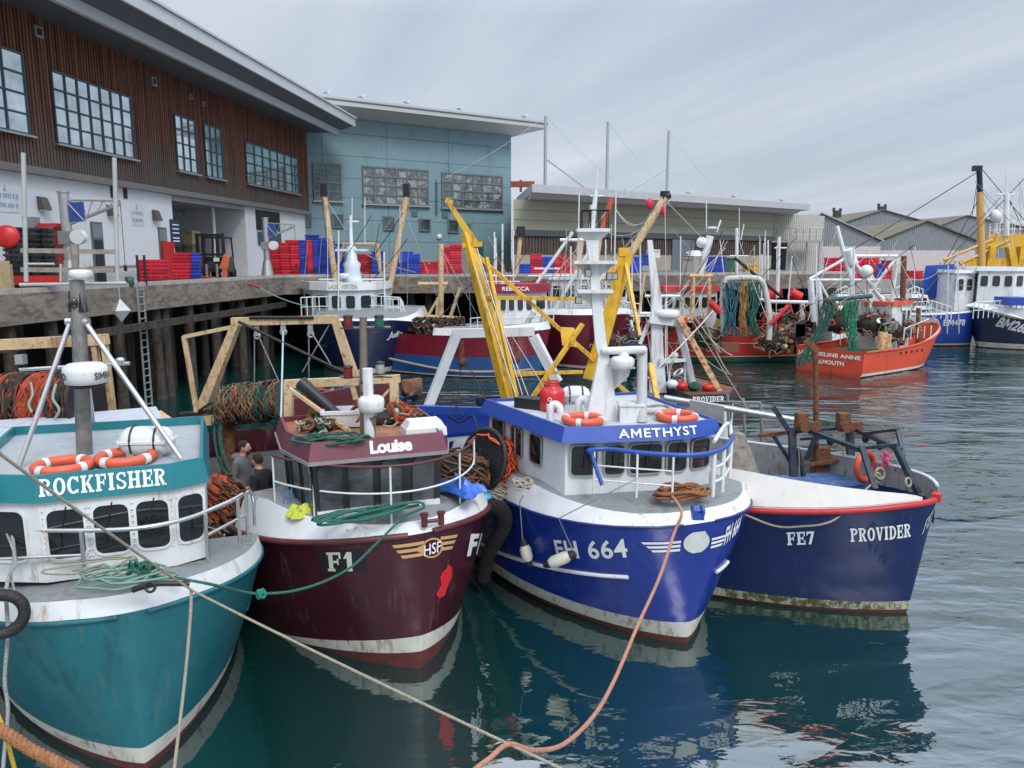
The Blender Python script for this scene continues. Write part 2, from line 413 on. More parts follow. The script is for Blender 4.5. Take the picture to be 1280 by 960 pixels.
# ================================================================== water
def water_mat():
    m = bpy.data.materials.new('harbour_water'); m.use_nodes = True; nt = m.node_tree; n = nt.nodes; l = nt.links; b = n['Principled BSDF']
    b.inputs['Base Color'].default_value = (0.004, 0.030, 0.028, 1); b.inputs['Roughness'].default_value = 0.02; b.inputs['IOR'].default_value = 3.2
    tc = n.new('ShaderNodeTexCoord')
    def wave(sc, rot, stretch, det=3, dist=0.3):
        mp = n.new('ShaderNodeMapping'); mp.inputs['Rotation'].default_value = (0, 0, R(rot)); mp.inputs['Scale'].default_value = (1, stretch, 1)
        l.new(tc.outputs['Object'], mp.inputs[0]); t = n.new('ShaderNodeTexNoise'); t.inputs['Scale'].default_value = sc
        t.inputs['Detail'].default_value = det; t.inputs['Distortion'].default_value = dist; t.inputs['Roughness'].default_value = 0.45
        l.new(mp.outputs[0], t.inputs['Vector']); return t
    a = wave(0.45, 12, 2.2, 2); c = wave(1.5, -14, 2.0, 3, 0.5); e = wave(5.0, 20, 1.6, 2)
    # open water to the right and far off is more ruffled than the sheltered corner between the boats
    sp = n.new('ShaderNodeSeparateXYZ'); l.new(tc.outputs['Object'], sp.inputs[0])
    s1 = n.new('ShaderNodeMath'); s1.operation = 'MULTIPLY_ADD'; s1.inputs[1].default_value = 0.9; l.new(sp.outputs[0], s1.inputs[0])
    l.new(sp.outputs[1], s1.inputs[2])
    rr = n.new('ShaderNodeMapRange'); rr.inputs[1].default_value = 8; rr.inputs[2].default_value = 34; rr.inputs[3].default_value = 0.42; rr.inputs[4].default_value = 1.3
    l.new(s1.outputs[0], rr.inputs[0])
    gust = wave(0.09, 30, 2.5, 3, 1.0)
    gr = n.new('ShaderNodeMapRange'); gr.inputs[1].default_value = 0.42; gr.inputs[2].default_value = 0.62; gr.inputs[3].default_value = 0.45; gr.inputs[4].default_value = 1.25
    l.new(gust.outputs['Fac'], gr.inputs[0])
    mm = n.new('ShaderNodeMath'); mm.operation = 'MULTIPLY'; l.new(rr.outputs[0], mm.inputs[0]); l.new(gr.outputs[0], mm.inputs[1])
    def scaled(t, k):
        q = n.new('ShaderNodeMath'); q.operation = 'MULTIPLY'; q.inputs[1].default_value = k; l.new(t.outputs['Fac'], q.inputs[0]); return q
    x = scaled(a, 0.50); y = scaled(c, 0.18); z = scaled(e, 0.030)
    p = n.new('ShaderNodeMath'); l.new(x.outputs[0], p.inputs[0]); l.new(y.outputs[0], p.inputs[1])
    p2 = n.new('ShaderNodeMath'); l.new(p.outputs[0], p2.inputs[0]); l.new(z.outputs[0], p2.inputs[1])
    h = n.new('ShaderNodeMath'); h.operation = 'MULTIPLY'; l.new(p2.outputs[0], h.inputs[0]); l.new(mm.outputs[0], h.inputs[1])
    bp = n.new('ShaderNodeBump'); bp.inputs['Strength'].default_value = 1.0; bp.inputs['Distance'].default_value = 0.22
    l.new(h.outputs[0], bp.inputs['Height']); l.new(bp.outputs[0], b.inputs['Normal'])
    return m
b = MB(); b.poly([(-600, -60, 0), (600, -60, 0), (600, 900, 0), (-600, 900, 0)])
b.build('water', water_mat(), origin=V((0, 0, 0)), kind='structure')
b = MB(); b.poly([(-700, -80, -6), (700, -80, -6), (700, 1000, -6), (-700, 1000, -6)])
b.build('seabed', mat('seabed', (0.05, 0.06, 0.05), 0.9), kind='structure')

# ================================================================== quay
QZ = 4.7
conc = mat('quay_concrete', (0.19, 0.165, 0.14), 0.85, var=0.3, vscale=0.9, stain=(0.11, 0.085, 0.065), samt=0.7, sscale=(0.6, 0.6, 1.6), bump=0.3, bscale=12)
conct = mat('quay_top', (0.17, 0.165, 0.16), 0.85, var=0.2, vscale=0.8, stain=(0.09, 0.085, 0.08), samt=0.6, sscale=(0.4, 0.4, 0.4), bump=0.2)
pile_m = mat('wet_timber', (0.055, 0.042, 0.032), 0.75, var=0.5, vscale=5, stain=(0.022, 0.02, 0.016), samt=0.8, sscale=(3, 3, 0.5), bump=0.8, bscale=14)
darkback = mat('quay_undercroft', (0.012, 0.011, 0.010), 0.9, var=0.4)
edge = [V((-17.6, 4, 0)), V((-15.2, 24, 0)), V((-12.75, 43.5, 0)), V((-10.5, 44.6, 0)), V((0, 45.5, 0)), V((14, 50, 0)), V((24, 54, 0))]
back = [V((-60, 4, 0)), V((-60, 120, 0)), V((24, 120, 0))]
b = MB()
top = [V((p.x, p.y, QZ)) for p in edge] + [V((p.x, p.y, QZ)) for p in back[::-1]]
b.mi = 1; b.poly(top)
b.mi = 0
for i in range(len(edge) - 1):
    p, q = edge[i], edge[i + 1]
    b.add([V((p.x, p.y, QZ)), V((q.x, q.y, QZ)), V((q.x, q.y, QZ - 0.95)), V((p.x, p.y, QZ - 0.95))], [(0, 1, 2, 3)])
under = [V((p.x, p.y, QZ - 0.95)) for p in edge] + [V((p.x, p.y, QZ - 0.95)) for p in back[::-1]]
b.poly(under)
b.build('quay', [conc, conct], kind='structure')
# kerb blocks on the edge
b = MB()
for i in range(len(edge) - 1):
    p, q = edge[i], edge[i + 1]; d = (q - p); L = d.length; d.normalize(); nn = V((-d.y, d.x, 0))
    k = 0.0
    while k < L - 0.1:
        a = p + d * k; c = p + d * min(k + 3.0, L); b.beam(a + nn * 0.22 + V((0, 0, QZ + 0.075)), c + nn * 0.22 + V((0, 0, QZ + 0.075)) - d * 0.03, 0.42, 0.15); k += 3.0
b.build('kerb', mat('kerb_stone', (0.33, 0.31, 0.29), 0.8, var=0.25, vscale=2), kind='structure')
# right, lower part of the quay
QZ2 = 4.15
b = MB(); e2 = [V((22, 55.5, 0)), V((60, 62, 0)), V((110, 74, 0))]
b.mi = 1; b.poly([V((p.x, p.y, QZ2)) for p in e2] + [V((110, 220, QZ2)), V((22, 220, QZ2))]); b.mi = 0
for i in range(2):
    p, q = e2[i], e2[i + 1]
    b.add([V((p.x, p.y, QZ2)), V((q.x, q.y, QZ2)), V((q.x, q.y, QZ2 - 0.9)), V((p.x, p.y, QZ2 - 0.9))], [(0, 1, 2, 3)])
    b.add([V((p.x, p.y + .6, QZ2 - .9)), V((q.x, q.y + .6, QZ2 - .9)), V((q.x, q.y + .6, -1)), V((p.x, p.y + .6, -1))], [(0, 1, 2, 3)])
b.build('quay_landing', [mat('pale_concrete', (0.32, 0.31, 0.29), 0.85, var=0.2), conct], kind='structure')
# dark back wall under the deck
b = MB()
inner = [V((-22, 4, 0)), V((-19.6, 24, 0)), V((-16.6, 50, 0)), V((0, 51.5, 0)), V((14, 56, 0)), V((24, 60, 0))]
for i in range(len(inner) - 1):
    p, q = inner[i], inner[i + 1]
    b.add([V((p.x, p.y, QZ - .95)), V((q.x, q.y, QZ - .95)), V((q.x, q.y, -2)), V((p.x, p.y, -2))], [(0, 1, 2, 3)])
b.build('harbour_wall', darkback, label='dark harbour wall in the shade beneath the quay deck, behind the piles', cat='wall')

# timber piles: one mesh, copies
def pile_mesh(h):
    b = MB(); rings = []
    N = 9; pts = [(0.0, 0.0, -1.5 + (h + 1.5) * i / 6) for i in range(7)]
    vs = []; fs = []
    for i, (x, y, z) in enumerate(pts):
        for k in range(N):
            t = 2 * math.pi * k / N; r = 0.21 * (1 + random.uniform(-.12, .12)) * (1.06 if i < 3 else 1)
            vs.append(V((r * math.cos(t), r * math.sin(t), z)))
    for i in range(6):
        for k in range(N): fs.append((i * N + k, i * N + (k + 1) % N, (i + 1) * N + (k + 1) % N, (i + 1) * N + k))
    b.add(vs, fs, True); b.poly(vs[-N:]); return b
pm = pile_mesh(QZ - 0.97)
pile0 = pm.build('timber_pile', pile_m, origin=V((0, 0, 0)), cat='pile')
first = True; idx = 0
gp = 'timber piles under the quay'
spots = []
for px, lab in ((22, 'timber pile behind the orange net drum at the far left'), (75, 'timber pile seen left of the steel mast of the teal boat'),
                (118, 'timber pile just right of the steel mast of the teal boat'), (158, 'timber pile left of the quay ladder'),
                (205, 'wide timber pile just right of the quay ladder'), (216, 'timber pile doubled against the wide one by the ladder'),
                (246, 'timber pile right of the doubled pair by the ladder'), (278, 'timber pile above the left leg of the cream gantry'),
                (310, 'timber pile behind the crossbar of the cream gantry, left half'), (338, 'timber pile behind the crossbar of the cream gantry, right half'),
                (362, 'timber pile nearest the inner corner of the quay')):
    # intersection of the pixel column with the quay edge line
    for i in range(2):
        a, c = edge[i], edge[i + 1]
        q = PL(px, 400, a, (c - a).normalized())
        if a.y - 0.2 <= q.y <= c.y: spots.append((V((q.x - 0.35, q.y, 0)), lab, 'pile line'))
for px, lab in ((515, 'pile beside the bow of the navy trawler'), (536, 'pile between the navy trawler and the cream gallows'), (617, 'pile behind the yellow lattice of the blue boat, left'),
                (655, 'pile behind the white-and-maroon boat wheelhouse'), (700, 'pile behind the red-bottomed beam trawler, left'), (745, 'pile behind the white radar mast of the blue boat'),
                (800, 'pile behind the cream derrick foot'), (850, 'pile behind the white-hulled boat at the long shed'), (905, 'pile behind the red trawler wheelhouse'), (960, 'pile behind the red trawler net gallows')):
    q = P(px, 400, 45); y = 45.9 if q.x < 0 else 45.9 + q.x * 0.36
    q = P(px, 400, y); spots.append((V((q.x, q.y + 0.1, 0)), 'dark timber ' + lab, ''))
for p, lab, _ in spots:
    if first: pile0.location = p; pile0['label'] = lab; pile0['group'] = gp; first = False
    else: copy_tree(pile0, p, random.uniform(0, 6), lab, gp)
# second row in shade
b0 = pile0
for k in range(14):
    y = 26 + k * 1.5; p = V((-14.9 - 1.9 + (y - 26) * .125, y, 0))
    copy_tree(pile0, p, random.uniform(0, 6), 'timber pile of the inner shaded row behind the outer quay piles', 'inner shaded row of quay piles')
# horizontal walings
b = MB(); a, c = edge[1], edge[2]
b.beam(V((a.x - .05, a.y - 6, 3.2)), V((c.x - .05, c.y, 3.2)), 0.18, 0.28)
b.build('timber_waling', pile_m, label='long horizontal timber waling bolted across the quay piles', cat='beam')
# ladder
lp = PL(176, 420, edge[1], (edge[2] - edge[1]).normalized()); lp.x += 0.12
b = MB(); dy = V((0.12, 1, 0)).normalized()
for s in (-.2, .2): b.beam(V((lp.x, lp.y, 0)) + dy * s + V((0, 0, -.5)), V((lp.x, lp.y, QZ)) + dy * s, 0.06, 0.05)
for k in range(17): z = 0.1 + k * .28; b.tube(V((lp.x, lp.y, z)) - dy * .2, V((lp.x, lp.y, z)) + dy * .2, 0.022, n=5)
b.build('quay_ladder', steel, label='vertical steel ladder fixed to the quay face between timber piles', cat='ladder')

# ================================================================== timber-clad building (left)
FP = V((-17.5, 30, 0)); FD = V((0.1064, 0.9943, 0)); FN = V((FD.y, -FD.x, 0))      # facade line and outward normal
def fac(px, py): return PL(px, py, FP, FD)
def fs_(p): return (p - FP).dot(FD)                                                   # distance along the facade
def fw(s, z, o=0.0): q = FP + FD * s + FN * o; return V((q.x, q.y, z))
Lh = empty('timber_clad_building', fw(25.6, QZ), 0, 'long two-storey fish market building with brown vertical timber upper storey over a white ground floor', 'building')
ZB, ZT = 9.1, 14.7; S0, S1 = -22.0, fs_(fac(386, 268))
wood = bpy.data.materials.new('weathered_cedar'); wood.use_nodes = True
nt = wood.node_tree; n = nt.nodes; l = nt.links; pb = n['Principled BSDF']; pb.inputs['Roughness'].default_value = 0.75
tc = n.new('ShaderNodeTexCoord'); m1 = n.new('ShaderNodeMapping'); m1.inputs['Scale'].default_value = (0.01, 4.5, 0.12); l.new(tc.outputs['Object'], m1.inputs[0])
a1 = n.new('ShaderNodeTexNoise'); a1.inputs['Scale'].default_value = 1; a1.inputs['Detail'].default_value = 4; l.new(m1.outputs[0], a1.inputs['Vector'])
rp = n.new('ShaderNodeValToRGB'); rp.color_ramp.elements[0].color = (0.055, 0.023, 0.014, 1); rp.color_ramp.elements[1].color = (0.24, 0.09, 0.045, 1)
rp.color_ramp.elements[0].position = 0.36; rp.color_ramp.elements[1].position = 0.68; l.new(a1.outputs['Fac'], rp.inputs[0])
sp = n.new('ShaderNodeSeparateXYZ'); l.new(tc.outputs['Object'], sp.inputs[0])
m2 = n.new('ShaderNodeMapping'); m2.inputs['Scale'].default_value = (0.05, 1.6, 0.22); l.new(tc.outputs['Object'], m2.inputs[0])
a2 = n.new('ShaderNodeTexNoise'); a2.inputs['Scale'].default_value = 1.3; a2.inputs['Detail'].default_value = 5; l.new(m2.outputs[0], a2.inputs['Vector'])
hz_ = n.new('ShaderNodeMapRange'); hz_.inputs[1].default_value = 4.2; hz_.inputs[2].default_value = 7.6; hz_.inputs[3].default_value = 0.42; hz_.inputs[4].default_value = -0.12
l.new(sp.outputs[2], hz_.inputs[0])
ax = n.new('ShaderNodeMath'); l.new(a2.outputs['Fac'], ax.inputs[0]); l.new(hz_.outputs[0], ax.inputs[1])
rg = n.new('ShaderNodeMapRange'); rg.inputs[1].default_value = 0.5; rg.inputs[2].default_value = 0.85; l.new(ax.outputs[0], rg.inputs[0])
mx = n.new('ShaderNodeMix'); mx.data_type = 'RGBA'; l.new(rg.outputs[0], mx.inputs[0]); l.new(rp.outputs[0], mx.inputs[6]); mx.inputs[7].default_value = (0.10, 0.085, 0.075, 1)
l.new(mx.outputs[2], pb.inputs['Base Color'])
b = MB()
b.hexa([fw(S0, ZB, 0), fw(S1, ZB, 0), fw(S1, ZB, -6), fw(S0, ZB, -6), fw(S0, ZT, 0), fw(S1, ZT, 0), fw(S1, ZT, -6), fw(S0, ZT, -6)])
s = S0
while s < S1 - 0.04:
    wd = 0.11 + random.uniform(-.012, .012)
    b.hexa([fw(s, ZB - .02, .07), fw(s + wd, ZB - .02, .07), fw(s + wd, ZB - .02, 0), fw(s, ZB - .02, 0), fw(s, ZT, .07), fw(s + wd, ZT, .07), fw(s + wd, ZT, 0), fw(s, ZT, 0)])
    s += 0.175
b.build('upper_cladding', wood, Lh)
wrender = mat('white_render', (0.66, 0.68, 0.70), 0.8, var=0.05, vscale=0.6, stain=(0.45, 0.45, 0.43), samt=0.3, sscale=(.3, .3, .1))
Sr0 = fs_(fac(225, 300)); Sr1 = fs_(fac(314, 300))
b = MB()
b.hexa([fw(S0, QZ, -.3), fw(Sr0, QZ, -.3), fw(Sr0, QZ, -6), fw(S0, QZ, -6), fw(S0, ZB - .25, -.3), fw(Sr0, ZB - .25, -.3), fw(Sr0, ZB - .25, -6), fw(S0, ZB - .25, -6)])
b.hexa([fw(Sr1, QZ, -.3), fw(S1, QZ, -.3), fw(S1, QZ, -6), fw(Sr1, QZ, -6), fw(Sr1, ZB - .25, -.3), fw(S1, ZB - .25, -.3), fw(S1, ZB - .25, -6), fw(Sr1, ZB - .25, -6)])
b.build('ground_floor_wall', wrender, Lh)
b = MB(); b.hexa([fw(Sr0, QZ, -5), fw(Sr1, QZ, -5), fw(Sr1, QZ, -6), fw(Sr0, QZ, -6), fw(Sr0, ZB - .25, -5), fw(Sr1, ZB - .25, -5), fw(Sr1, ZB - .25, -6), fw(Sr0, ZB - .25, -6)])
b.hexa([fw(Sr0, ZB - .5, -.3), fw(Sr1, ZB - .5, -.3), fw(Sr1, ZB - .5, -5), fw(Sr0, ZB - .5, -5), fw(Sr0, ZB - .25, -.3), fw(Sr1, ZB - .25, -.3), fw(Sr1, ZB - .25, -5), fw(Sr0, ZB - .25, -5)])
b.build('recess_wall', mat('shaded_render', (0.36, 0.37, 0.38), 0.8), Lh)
b = MB(); b.hexa([fw(S0, ZB - .25, .05), fw(S1, ZB - .25, .05), fw(S1, ZB - .25, -6), fw(S0, ZB - .25, -6), fw(S0, ZB, .12), fw(S1, ZB, .12), fw(S1, ZB, -6), fw(S0, ZB, -6)])
b.build('floor_band', mat('grey_band', (0.22, 0.21, 0.20), 0.6), Lh)
# canopy roof
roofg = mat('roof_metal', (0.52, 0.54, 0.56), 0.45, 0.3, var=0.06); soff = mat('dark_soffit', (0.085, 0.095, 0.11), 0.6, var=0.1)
SE = S1 - 0.2
def slab(b, s0, s1, o0, o1, z0, z1, zo0=None, zo1=None):
    zo0 = z0 if zo0 is None else zo0; zo1 = z1 if zo1 is None else zo1
    b.hexa([fw(s0, zo0, o1), fw(s1, zo0, o1), fw(s1, z0, o0), fw(s0, z0, o0), fw(s0, zo1, o1), fw(s1, zo1, o1), fw(s1, z1, o0), fw(s0, z1, o0)])
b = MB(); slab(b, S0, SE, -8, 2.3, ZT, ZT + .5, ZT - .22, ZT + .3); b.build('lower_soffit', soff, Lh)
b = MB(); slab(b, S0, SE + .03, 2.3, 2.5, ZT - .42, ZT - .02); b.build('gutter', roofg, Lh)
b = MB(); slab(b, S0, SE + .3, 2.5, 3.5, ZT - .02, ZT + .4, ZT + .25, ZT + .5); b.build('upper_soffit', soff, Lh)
b = MB(); slab(b, S0, SE + .35, 3.5, 3.62, ZT + .20, ZT + .72); slab(b, S0, SE + .35, -8, 3.5, ZT + 1.3, ZT + 1.4, ZT + .52, ZT + .62)
slab(b, S0, SE + .36, 3.3, 3.72, ZT + .74, ZT + .84)
b.build('roof', roofg, Lh)
# windows
framem = mat('window_frame_blue', (0.05, 0.09, 0.12), 0.5, var=0.1)
gsky = mat('reflecting_pane', (0.62, 0.68, 0.70), 0.04, 0.9, var=0.3, vscale=0.9)
gdim = mat('dim_pane', (0.09, 0.12, 0.13), 0.08, 0.5, var=0.6, vscale=1.2)
def grid_window(par, fn, s0, s1, z0, z1, nc, nr, fr=framem, gl=gsky, t=0.055, o=0.05, sill=True, name='window'):
    b = MB()
    def bar(sa, sb, za, zb, oo): b.hexa([fn(sa, za, oo), fn(sb, za, oo), fn(sb, za, o), fn(sa, za, o), fn(sa, zb, oo), fn(sb, zb, oo), fn(sb, zb, o), fn(sa, zb, o)])
    for i in range(nc + 1):
        s = s0 + (s1 - s0) * i / nc; bar(s - t / 2, s + t / 2, z0, z1, o + .07)
    for j in range(nr + 1):
        z = z0 + (z1 - z0) * j / nr; bar(s0 - t / 2, s1 + t / 2, z - t / 2, z + t / 2, o + .085)
    w_ = b.build(name, fr, par)
    b = MB(); b.hexa([fn(s0, z0, o + .02), fn(s1, z0, o + .02), fn(s1, z0, o - .1), fn(s0, z0, o - .1), fn(s0, z1, o + .02), fn(s1, z1, o + .02), fn(s1, z1, o - .1), fn(s0, z1, o - .1)])
    b.build('pane', gl, w_)
    if sill:
        b = MB(); b.hexa([fn(s0 - .15, z0 - .12, o + .2), fn(s1 + .15, z0 - .12, o + .2), fn(s1 + .15, z0 - .12, 0), fn(s0 - .15, z0 - .12, 0), fn(s0 - .15, z0 - .05, o + .2), fn(s1 + .15, z0 - .05, o + .2), fn(s1 + .15, z0 - .05, 0), fn(s0 - .15, z0 - .05, 0)])
        b.build('sill', steel, w_)
    return w_
for x0, yt, x1, yb, nc, nr in ((-60, 50, 24, 166, 4, 4), (60, 88, 157, 176, 7, 4), (215, 143, 240, 211, 3, 4), (252, 155, 273, 219, 3, 4), (304, 177, 369, 228, 7, 4)):
    a_ = fac(x0, yt); c_ = fac(x1, yt); d_ = fac(x0 if x0 > 0 else 24, yb)
    if x0 < 0: a_ = fac(24, 68); c_ = a_; s1_ = fs_(c_); s0_ = s1_ - 4.2; zt = a_.z
    else: s0_, s1_, zt = fs_(a_), fs_(c_), a_.z
    zb = d_.z
    grid_window(Lh, fw, s0_, s1_, zb, zt, nc, nr, o=.085)
for px, py in ((45, 40), (190, 102), (236, 121), (252, 130)):
    p = fac(px, py); s = fs_(p); b = MB(); k = .2 if px < 200 else .12
    b.hexa([fw(s - k, p.z - k, .14), fw(s + k, p.z - k, .14), fw(s + k, p.z - k, .04), fw(s - k, p.z - k, .04), fw(s - k, p.z + k, .14), fw(s + k, p.z + k, .14), fw(s + k, p.z + k, .04), fw(s - k, p.z + k, .04)])
    b.mi = 1; k *= .6
    b.hexa([fw(s - k, p.z - k, .15), fw(s + k, p.z - k, .15), fw(s + k, p.z - k, .13), fw(s - k, p.z - k, .13), fw(s - k, p.z + k, .15), fw(s + k, p.z + k, .15), fw(s + k, p.z + k, .13), fw(s - k, p.z + k, .13)])
    b.build('wall_vent', [steel, blackm], Lh)
# doors, lamps, signs on the white wall (plane offset -.3)
def fw3(s, z, o=0): return fw(s, z, o - .3)
WP = FP - FN * .3
def wl(px, py): return PL(px, py, WP, FD)
doorm = mat('grey_door', (0.11, 0.13, 0.15), 0.5)
def fbox(b, s0, s1, z0, z1, o0, o1): b.hexa([fw3(s0, z0, o1), fw3(s1, z0, o1), fw3(s1, z0, o0), fw3(s0, z0, o0), fw3(s0, z1, o1), fw3(s1, z1, o1), fw3(s1, z1, o0), fw3(s0, z1, o0)])
for x0, x1, yt in ((114, 128, 277), (198, 208, 284)):
    s0_, s1_ = fs_(wl(x0, 300)), fs_(wl(x1, 300)); zt = wl(x0, yt).z
    b = MB(); fbox(b, s0_, s1_, QZ, zt, 0, .05); dd = b.build('door', doorm, Lh)
    b = MB(); fbox(b, s0_ + .12, s1_ - .12, QZ + .05, zt - .75, .05, .08); b.build('door_leaf', mat('dark_door_leaf', (0.02, 0.025, 0.03), 0.4), dd)
    b = MB(); fbox(b, s0_ + .08, s1_ - .08, zt - .65, zt - .1, .05, .07); b.build('overpanel', mat('overpanel', (0.2, 0.22, 0.24), 0.5), dd)
for px, py in ((51, 254), (137, 263), (193, 269), ):
    p = wl(px, py); s = fs_(p); b = MB(); b.hexa([fw3(s - .2, p.z - .25, .3), fw3(s + .2, p.z - .25, .3), fw3(s + .2, p.z - .25, 0), fw3(s - .2, p.z - .25, 0), fw3(s - .2, p.z + .2, .15), fw3(s + .2, p.z + .2, .15), fw3(s + .2, p.z + .25, 0), fw3(s - .2, p.z + .25, 0)])
    b.mi = 1; b.hexa([fw3(s - .16, p.z - .3, .26), fw3(s + .16, p.z - .3, .26), fw3(s + .16, p.z - .3, .03), fw3(s - .16, p.z - .3, .03), fw3(s - .16, p.z - .25, .26), fw3(s + .16, p.z - .25, .26), fw3(s + .16, p.z - .25, .03), fw3(s - .16, p.z - .25, .03)])
    b.build('wall_lamp', [mat('brown_lamp_box', (0.09, 0.08, 0.07), 0.5), whitec], Lh)
for px, py in ((140, 240), (156, 241)):
    p = wl(px, py); s = fs_(p); b = MB(); fbox(b, s - .12, s + .12, p.z - .25, p.z + .25, 0, .05); b.build('wall_vent', blackm, Lh)
# pale blue lettering signs on the wall
sgm = mat('sign_letter_blue', (0.25, 0.38, 0.55), 0.6)
for px, py, wd in ((-6, 252, 30), (164, 272, 15)):
    p = wl(max(px, 0.1), py); s = fs_(p) - (0.4 if px < 0 else 0); s2 = fs_(wl(px + wd, py))
    b = MB(); fbox(b, s, s2, p.z - .35, p.z + .75, 0, .02); sg = b.build('wall_sign', whitec, Lh)
    b = MB(); ww = s2 - s; random.seed(3)
    for row, hh in ((.14, .17), (-.18, .15)):
        x_ = s + .06 * ww
        while x_ < s2 - .1 * ww: k_ = random.uniform(.045, .08) * ww; fbox(b, x_, x_ + k_, p.z + row, p.z + row + hh, .021, .026); x_ += k_ + .02 * ww * random.choice((1, 1, 3))
    b.build('faded_lettering', sgm, sg)
    b = MB(); cx_ = (s + s2) / 2 - .02; b.poly([fw3(cx_ - .08, p.z + .38, .025), fw3(cx_ + .08, p.z + .38, .025), fw3(cx_ + .02, p.z + .68, .025)]); b.build('mast_emblem', sgm, sg)
p = wl(220, 290); s = fs_(p)
b = MB(); fbox(b, s - .55, s + .35, p.z - .75, p.z + .6, 0, .05); sg = b.build('notice_board', mat('navy_sign', (0.02, 0.04, 0.09), 0.4), Lh)
b = MB(); [fbox(b, s - .4, s + .2, p.z + zz - .03, p.z + zz + .03, .05, .06) for zz in (.35, .15, -.05, -.3, -.45)]; b.build('lettering', letterw, sg)
# grey downpipes, roller window and recess post
s = Sr1 - 2.2; b = MB(); b.tube(fw(s, QZ, -1.2), fw(s, ZB - .3, -1.2), .12); b.build('column', whitec, Lh)
x0, x1 = fs_(wl(320, 280)), fs_(wl(349, 280)); b = MB(); fbox(b, x0, x1, wl(320, 287).z, wl(320, 262).z, 0, .06); b.build('louvre_window', blackm, Lh)
x0, x1 = fs_(wl(322, 300)), fs_(wl(350, 300)); b = MB(); fbox(b, x0, x1, wl(330, 306).z, wl(330, 290).z, .0, .1); b.build('hatch', framem, Lh)
for px in (224,):
    p = wl(px, 265); s = fs_(p); b = MB(); b.tube(fw3(s - .3, p.z, 0), fw3(s - .3, p.z, .5), .03); b.beam(fw3(s - .5, p.z - .08, .5), fw3(s + .1, p.z + .1, .6), .14); b.build('security_camera', blackm, Lh)

# ================================================================== teal building
TP = V((fw(S1, 0).x - 0.1, fw(S1, 0).y + 0.3, 0)); TD = V((1.52, 1.0, 0)).normalized(); TN = V((TD.y, -TD.x, 0))
def tl(px, py): return PL(px, py, TP, TD)
def ts(p): return (p - TP).dot(TD)
def tw(s, z, o=0.0): q = TP + TD * s + TN * o; return V((q.x, q.y, z))
Tb = empty('teal_building', tw(7, QZ), 0, 'teal panelled three-storey building at the inner corner of the harbour', 'building')
teal = mat('teal_panel', (0.155, 0.255, 0.285), 0.6, var=0.06, vscale=0.4, stain=(0.10, 0.20, 0.23), samt=0.4, sscale=(.3, .3, .1))
TE = ts(tl(639, 250)); TZ = 15.95
b = MB(); 
zz = [QZ, 7.0, 8.6, 10.2, 11.6, 13.2, 14.8, TZ]; ss = [-4, 1.2, 6.3, 11.6, TE]
for i in range(len(zz) - 1):
    for j in range(len(ss) - 1):
        g = .014
        b.hexa([tw(ss[j] + g, zz[i] + g, 0), tw(ss[j + 1] - g, zz[i] + g, 0), tw(ss[j + 1] - g, zz[i] + g, -.2), tw(ss[j] + g, zz[i] + g, -.2),
                tw(ss[j] + g, zz[i + 1] - g, 0), tw(ss[j + 1] - g, zz[i + 1] - g, 0), tw(ss[j + 1] - g, zz[i + 1] - g, -.2), tw(ss[j] + g, zz[i + 1] - g, -.2)])
b.hexa([tw(-4, QZ, -.08), tw(TE, QZ, -.08), tw(TE, QZ, -12), tw(-4, QZ, -12), tw(-4, TZ, -.08), tw(TE, TZ, -.08), tw(TE, TZ, -12), tw(-4, TZ, -12)])
b.build('wall', teal, Tb)
b = MB(); zt0 = 16.35
b.hexa([tw(-6, zt0, 2.0), tw(TE + 2.3, zt0, 2.0), tw(TE + 2.3, zt0, -12), tw(-6, zt0, -12), tw(-6, zt0 + .55, 2.0), tw(TE + 2.3, zt0 + .55, 2.0), tw(TE + 2.3, zt0 + .55, -12), tw(-6, zt0 + .55, -12)])
b.hexa([tw(-6, TZ - .1, .4), tw(TE + .5, TZ - .1, .4), tw(TE + .5, TZ - .1, -11), tw(-6, TZ - .1, -11), tw(-6, zt0 - .003, 1.7), tw(TE + 2, zt0 - .003, 1.7), tw(TE + 2, zt0 - .003, -11.6), tw(-6, zt0 - .003, -11.6)])
b.build('roof', mat('pale_roof', (0.42, 0.43, 0.42), 0.5, 0.2, var=.05), Tb)
b = MB(); b.beam(tw(-6, zt0 + .35, 2.03), tw(TE + 2.32, zt0 + .35, 2.03), .06, .07); b.build('roof_trim', framem, Tb)
gr = mat('grey_frame', (0.12, 0.14, 0.15), 0.5)
greygl = mat('teal_building_pane', (0.14, 0.16, 0.16), 0.08, 0.5, var=0.6, vscale=0.9, stain=(.35, .38, .38), samt=.7, sscale=(.5, .5, .5))
for x0, yt, x1, yb, nc, nr in ((391, 204, 425, 250, 2, 4), (453, 208, 534, 254, 6, 4), (552, 216, 627, 259, 6, 4)):
    a_, c_, d_ = tl(x0, yt), tl(x1, yt), tl(x0, yb)
    grid_window(Tb, tw, ts(a_), ts(c_), d_.z, a_.z, nc, nr, gr, greygl if nc > 2 else gdim, t=.11)
for x0, yt, x1, yb in ((374, 267, 388, 282), (415, 268, 428, 284), (479, 271, 492, 287), (524, 274, 537, 288), (560, 275, 572, 290)):
    a_, c_, d_ = tl(x0, yt), tl(x1, yt), tl(x0, yb)
    grid_window(Tb, tw, ts(a_), ts(c_), d_.z, a_.z, 1, 1, gr, gdim, t=.1, sill=False, name='small_window')
a_, c_ = tl(596, 305), tl(604, 305); b = MB(); b.hexa([tw(ts(a_), QZ, .06), tw(ts(c_), QZ, .06), tw(ts(c_), QZ, 0), tw(ts(a_), QZ, 0), tw(ts(a_), a_.z, .06), tw(ts(c_), a_.z, .06), tw(ts(c_), a_.z, 0), tw(ts(a_), a_.z, 0)])
b.build('door', mat('teal_door', (0.04, 0.08, 0.1), 0.5), Tb)
